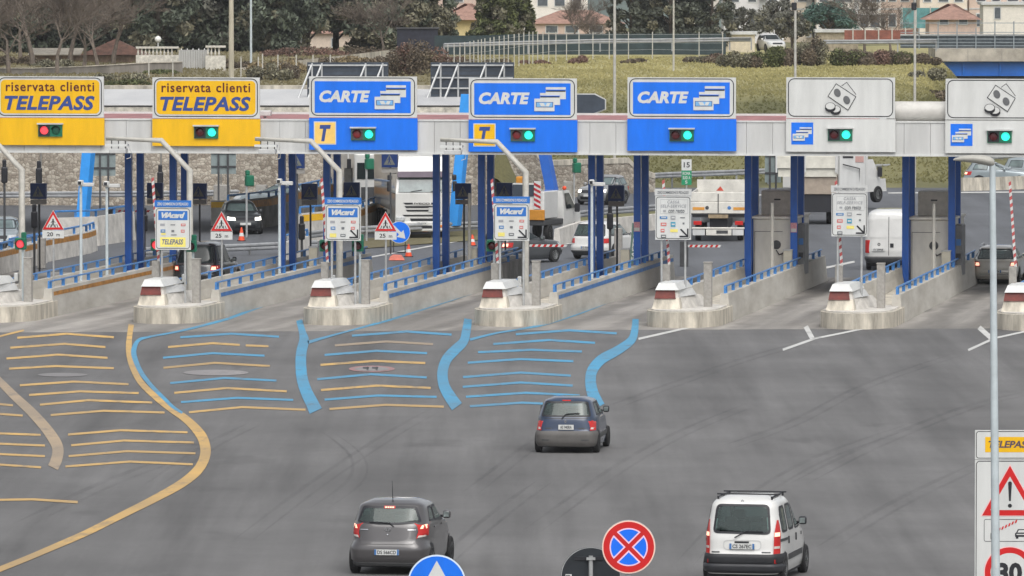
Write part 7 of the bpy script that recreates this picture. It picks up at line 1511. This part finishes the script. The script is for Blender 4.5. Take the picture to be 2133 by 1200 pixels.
def block(px, w, wall, label, cols, Yd=860, top=12.0, stairs=()):
    c = at(px, 100, Yd); c.z = 2.0; sc = FPX / Yd; t = thing('apartment_block', label, 'apartment block', c, 0, 'apartment blocks in the distance'); m = MB(); m.box(-w / 2, w / 2, 0, 12, 0, top, wall)
    for z in (4.3, 7.3, 10.3): m.box(-w / 2 - .02, w / 2 + .02, -.06, 0, z, z + .18, 'whitegrey')
    m.build('wall', t); m = MB(); m.box(-w / 2 - .3, w / 2 + .3, -.3, 12, top, top + .35, 'conc'); m.build('roof', t)
    for x, ww in cols:
        for z in (2.3, 5.3, 8.3):
            m = MB(); m.box(x - ww / 2 - .12, x + ww / 2 + .12, -.05, 0, z - .1, z + 1.6, 'white'); o = m.build('window', t); m = MB(); m.box(x - ww / 2, x + ww / 2, -.07, -.05, z, z + 1.45, PANE); m.build('pane', o)
    for x, ww in stairs:
        m = MB(); m.box(x - ww / 2, x + ww / 2, -.25, 0, 1, top - .5, 'whitegrey'); m.build('stair_panel', t)
        for z in (3.2, 6.2, 9.2): m = MB(); m.box(x - ww / 2 - .1, x + ww / 2 + .1, -1.0, -.05, z - .5, z + .35, GW); m.build('balcony', t)
block(1570, 7.0, GW, 'pale grey apartment block, leftmost of the distant row', [(-2.2, .9), (-.2, .9), (2.2, .9)], 850, stairs=((1.1, .8),))
block(1655, 4.2, CW, 'cream apartment block behind the slim pole', [(-1.0, .8), (.9, 1.0)], 856, stairs=((1.7, .6),))
block(1768, 7.6, WW2, 'cream apartment block behind the domed pine', [(-3.0, .9), (-1.3, 1.1), (-.2, 1.0), (1.8, .9), (3.1, 1.0)], 850, stairs=((.9, .5),))
block(1862, 4.6, PK2, 'pinkish apartment block right of the domed pine', [(-1.5, .8), (-.2, .8), (1.3, .9)], 858)
block(1965, 5.6, CW, 'beige apartment block above the rust red roof', [(-1.9, .8), (0, 1.1), (1.8, .9)], 852); block(2085, 7.6, PK2, 'pink brown apartment block at the upper right corner', [(-2.4, 1.0), (-.6, .9), (1.4, 1.2), (3, .9)], 862)
block(1450, 5.5, WW2, 'apartment block mostly hidden by the cypress group', [(-1.5, .9), (.5, .9)], 870); 
# bridge
Yb = 540; c = at(1948, 128, Yb); t = thing('road_bridge', 'concrete road bridge with blue steel girder at upper right', 'bridge', c); sc = FPX / Yb; BB = mat('girder_blue', srgb(20, 96, 178), .4, var=.12, scale=.8)
m = MB(); m.box(0, 12, 0, 9, .0, .95, mat('bridge_concrete', (.42, .385, .33), .85, var=.22, scale=.8, bump=.2))
for x in (2.45, 5.0, 7.4): m.box(x - .015, x + .015, -.01, 0, .05, .93, 'concd')
m.build('deck_edge', t); m = MB(); m.box(.15, 12, .5, .6, -1.05, -.02, BB)
for x in (2.15, 4.9, 7.6, 10.2): m.box(x - .06, x + .06, .36, .5, -1.05, -.02, BB)
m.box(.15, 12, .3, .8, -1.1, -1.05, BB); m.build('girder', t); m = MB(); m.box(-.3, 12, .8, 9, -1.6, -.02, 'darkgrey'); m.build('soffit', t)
m = MB(); RLM = mat('bridge_rail', (.26, .30, .33), .5, var=.1)
for x in [i * 1.42 - 1.2 for i in range(10)]: m.box(x - .04, x + .04, .1, .2, .9, 3.0 if int(x * 10) % 3 else 2.5, RLM)
for z in (1.15, 1.4, 1.65, 1.9, 2.15): m.box(-2.6, 12, .12, .18, z, z + .05, RLM)
m.box(-2.6, 12, .1, .22, 1.95, 2.05, 'steel'); m.box(-2.6, 12, .1, .22, 2.85, 2.9, RLM); m.build('railing', t)
m = MB(); m.box(-2.6, 12, .35, .38, 1.0, 2.0, mat('bridge_mesh', (.10, .125, .145), .7, var=.2)); m.build('mesh_panel', t)
# ------------------------------------------------------------------ thin haze over the whole place
hm = bpy.data.materials.new('haze_air'); hm.use_nodes = True; hn = hm.node_tree.nodes; hn.remove(hn['Principled BSDF'])
pv = hn.new('ShaderNodeVolumePrincipled'); pv.inputs['Density'].default_value = 0.00009; pv.inputs['Color'].default_value = (.93, .95, .97, 1); pv.inputs['Anisotropy'].default_value = 0.2
hm.node_tree.links.new(pv.outputs[0], hn['Material Output'].inputs['Volume'])
mb = MB(); mb.box(-460, 460, -20, 1600, -1.2, 48, hm); o = mb.build('haze'); o['kind'] = 'stuff'
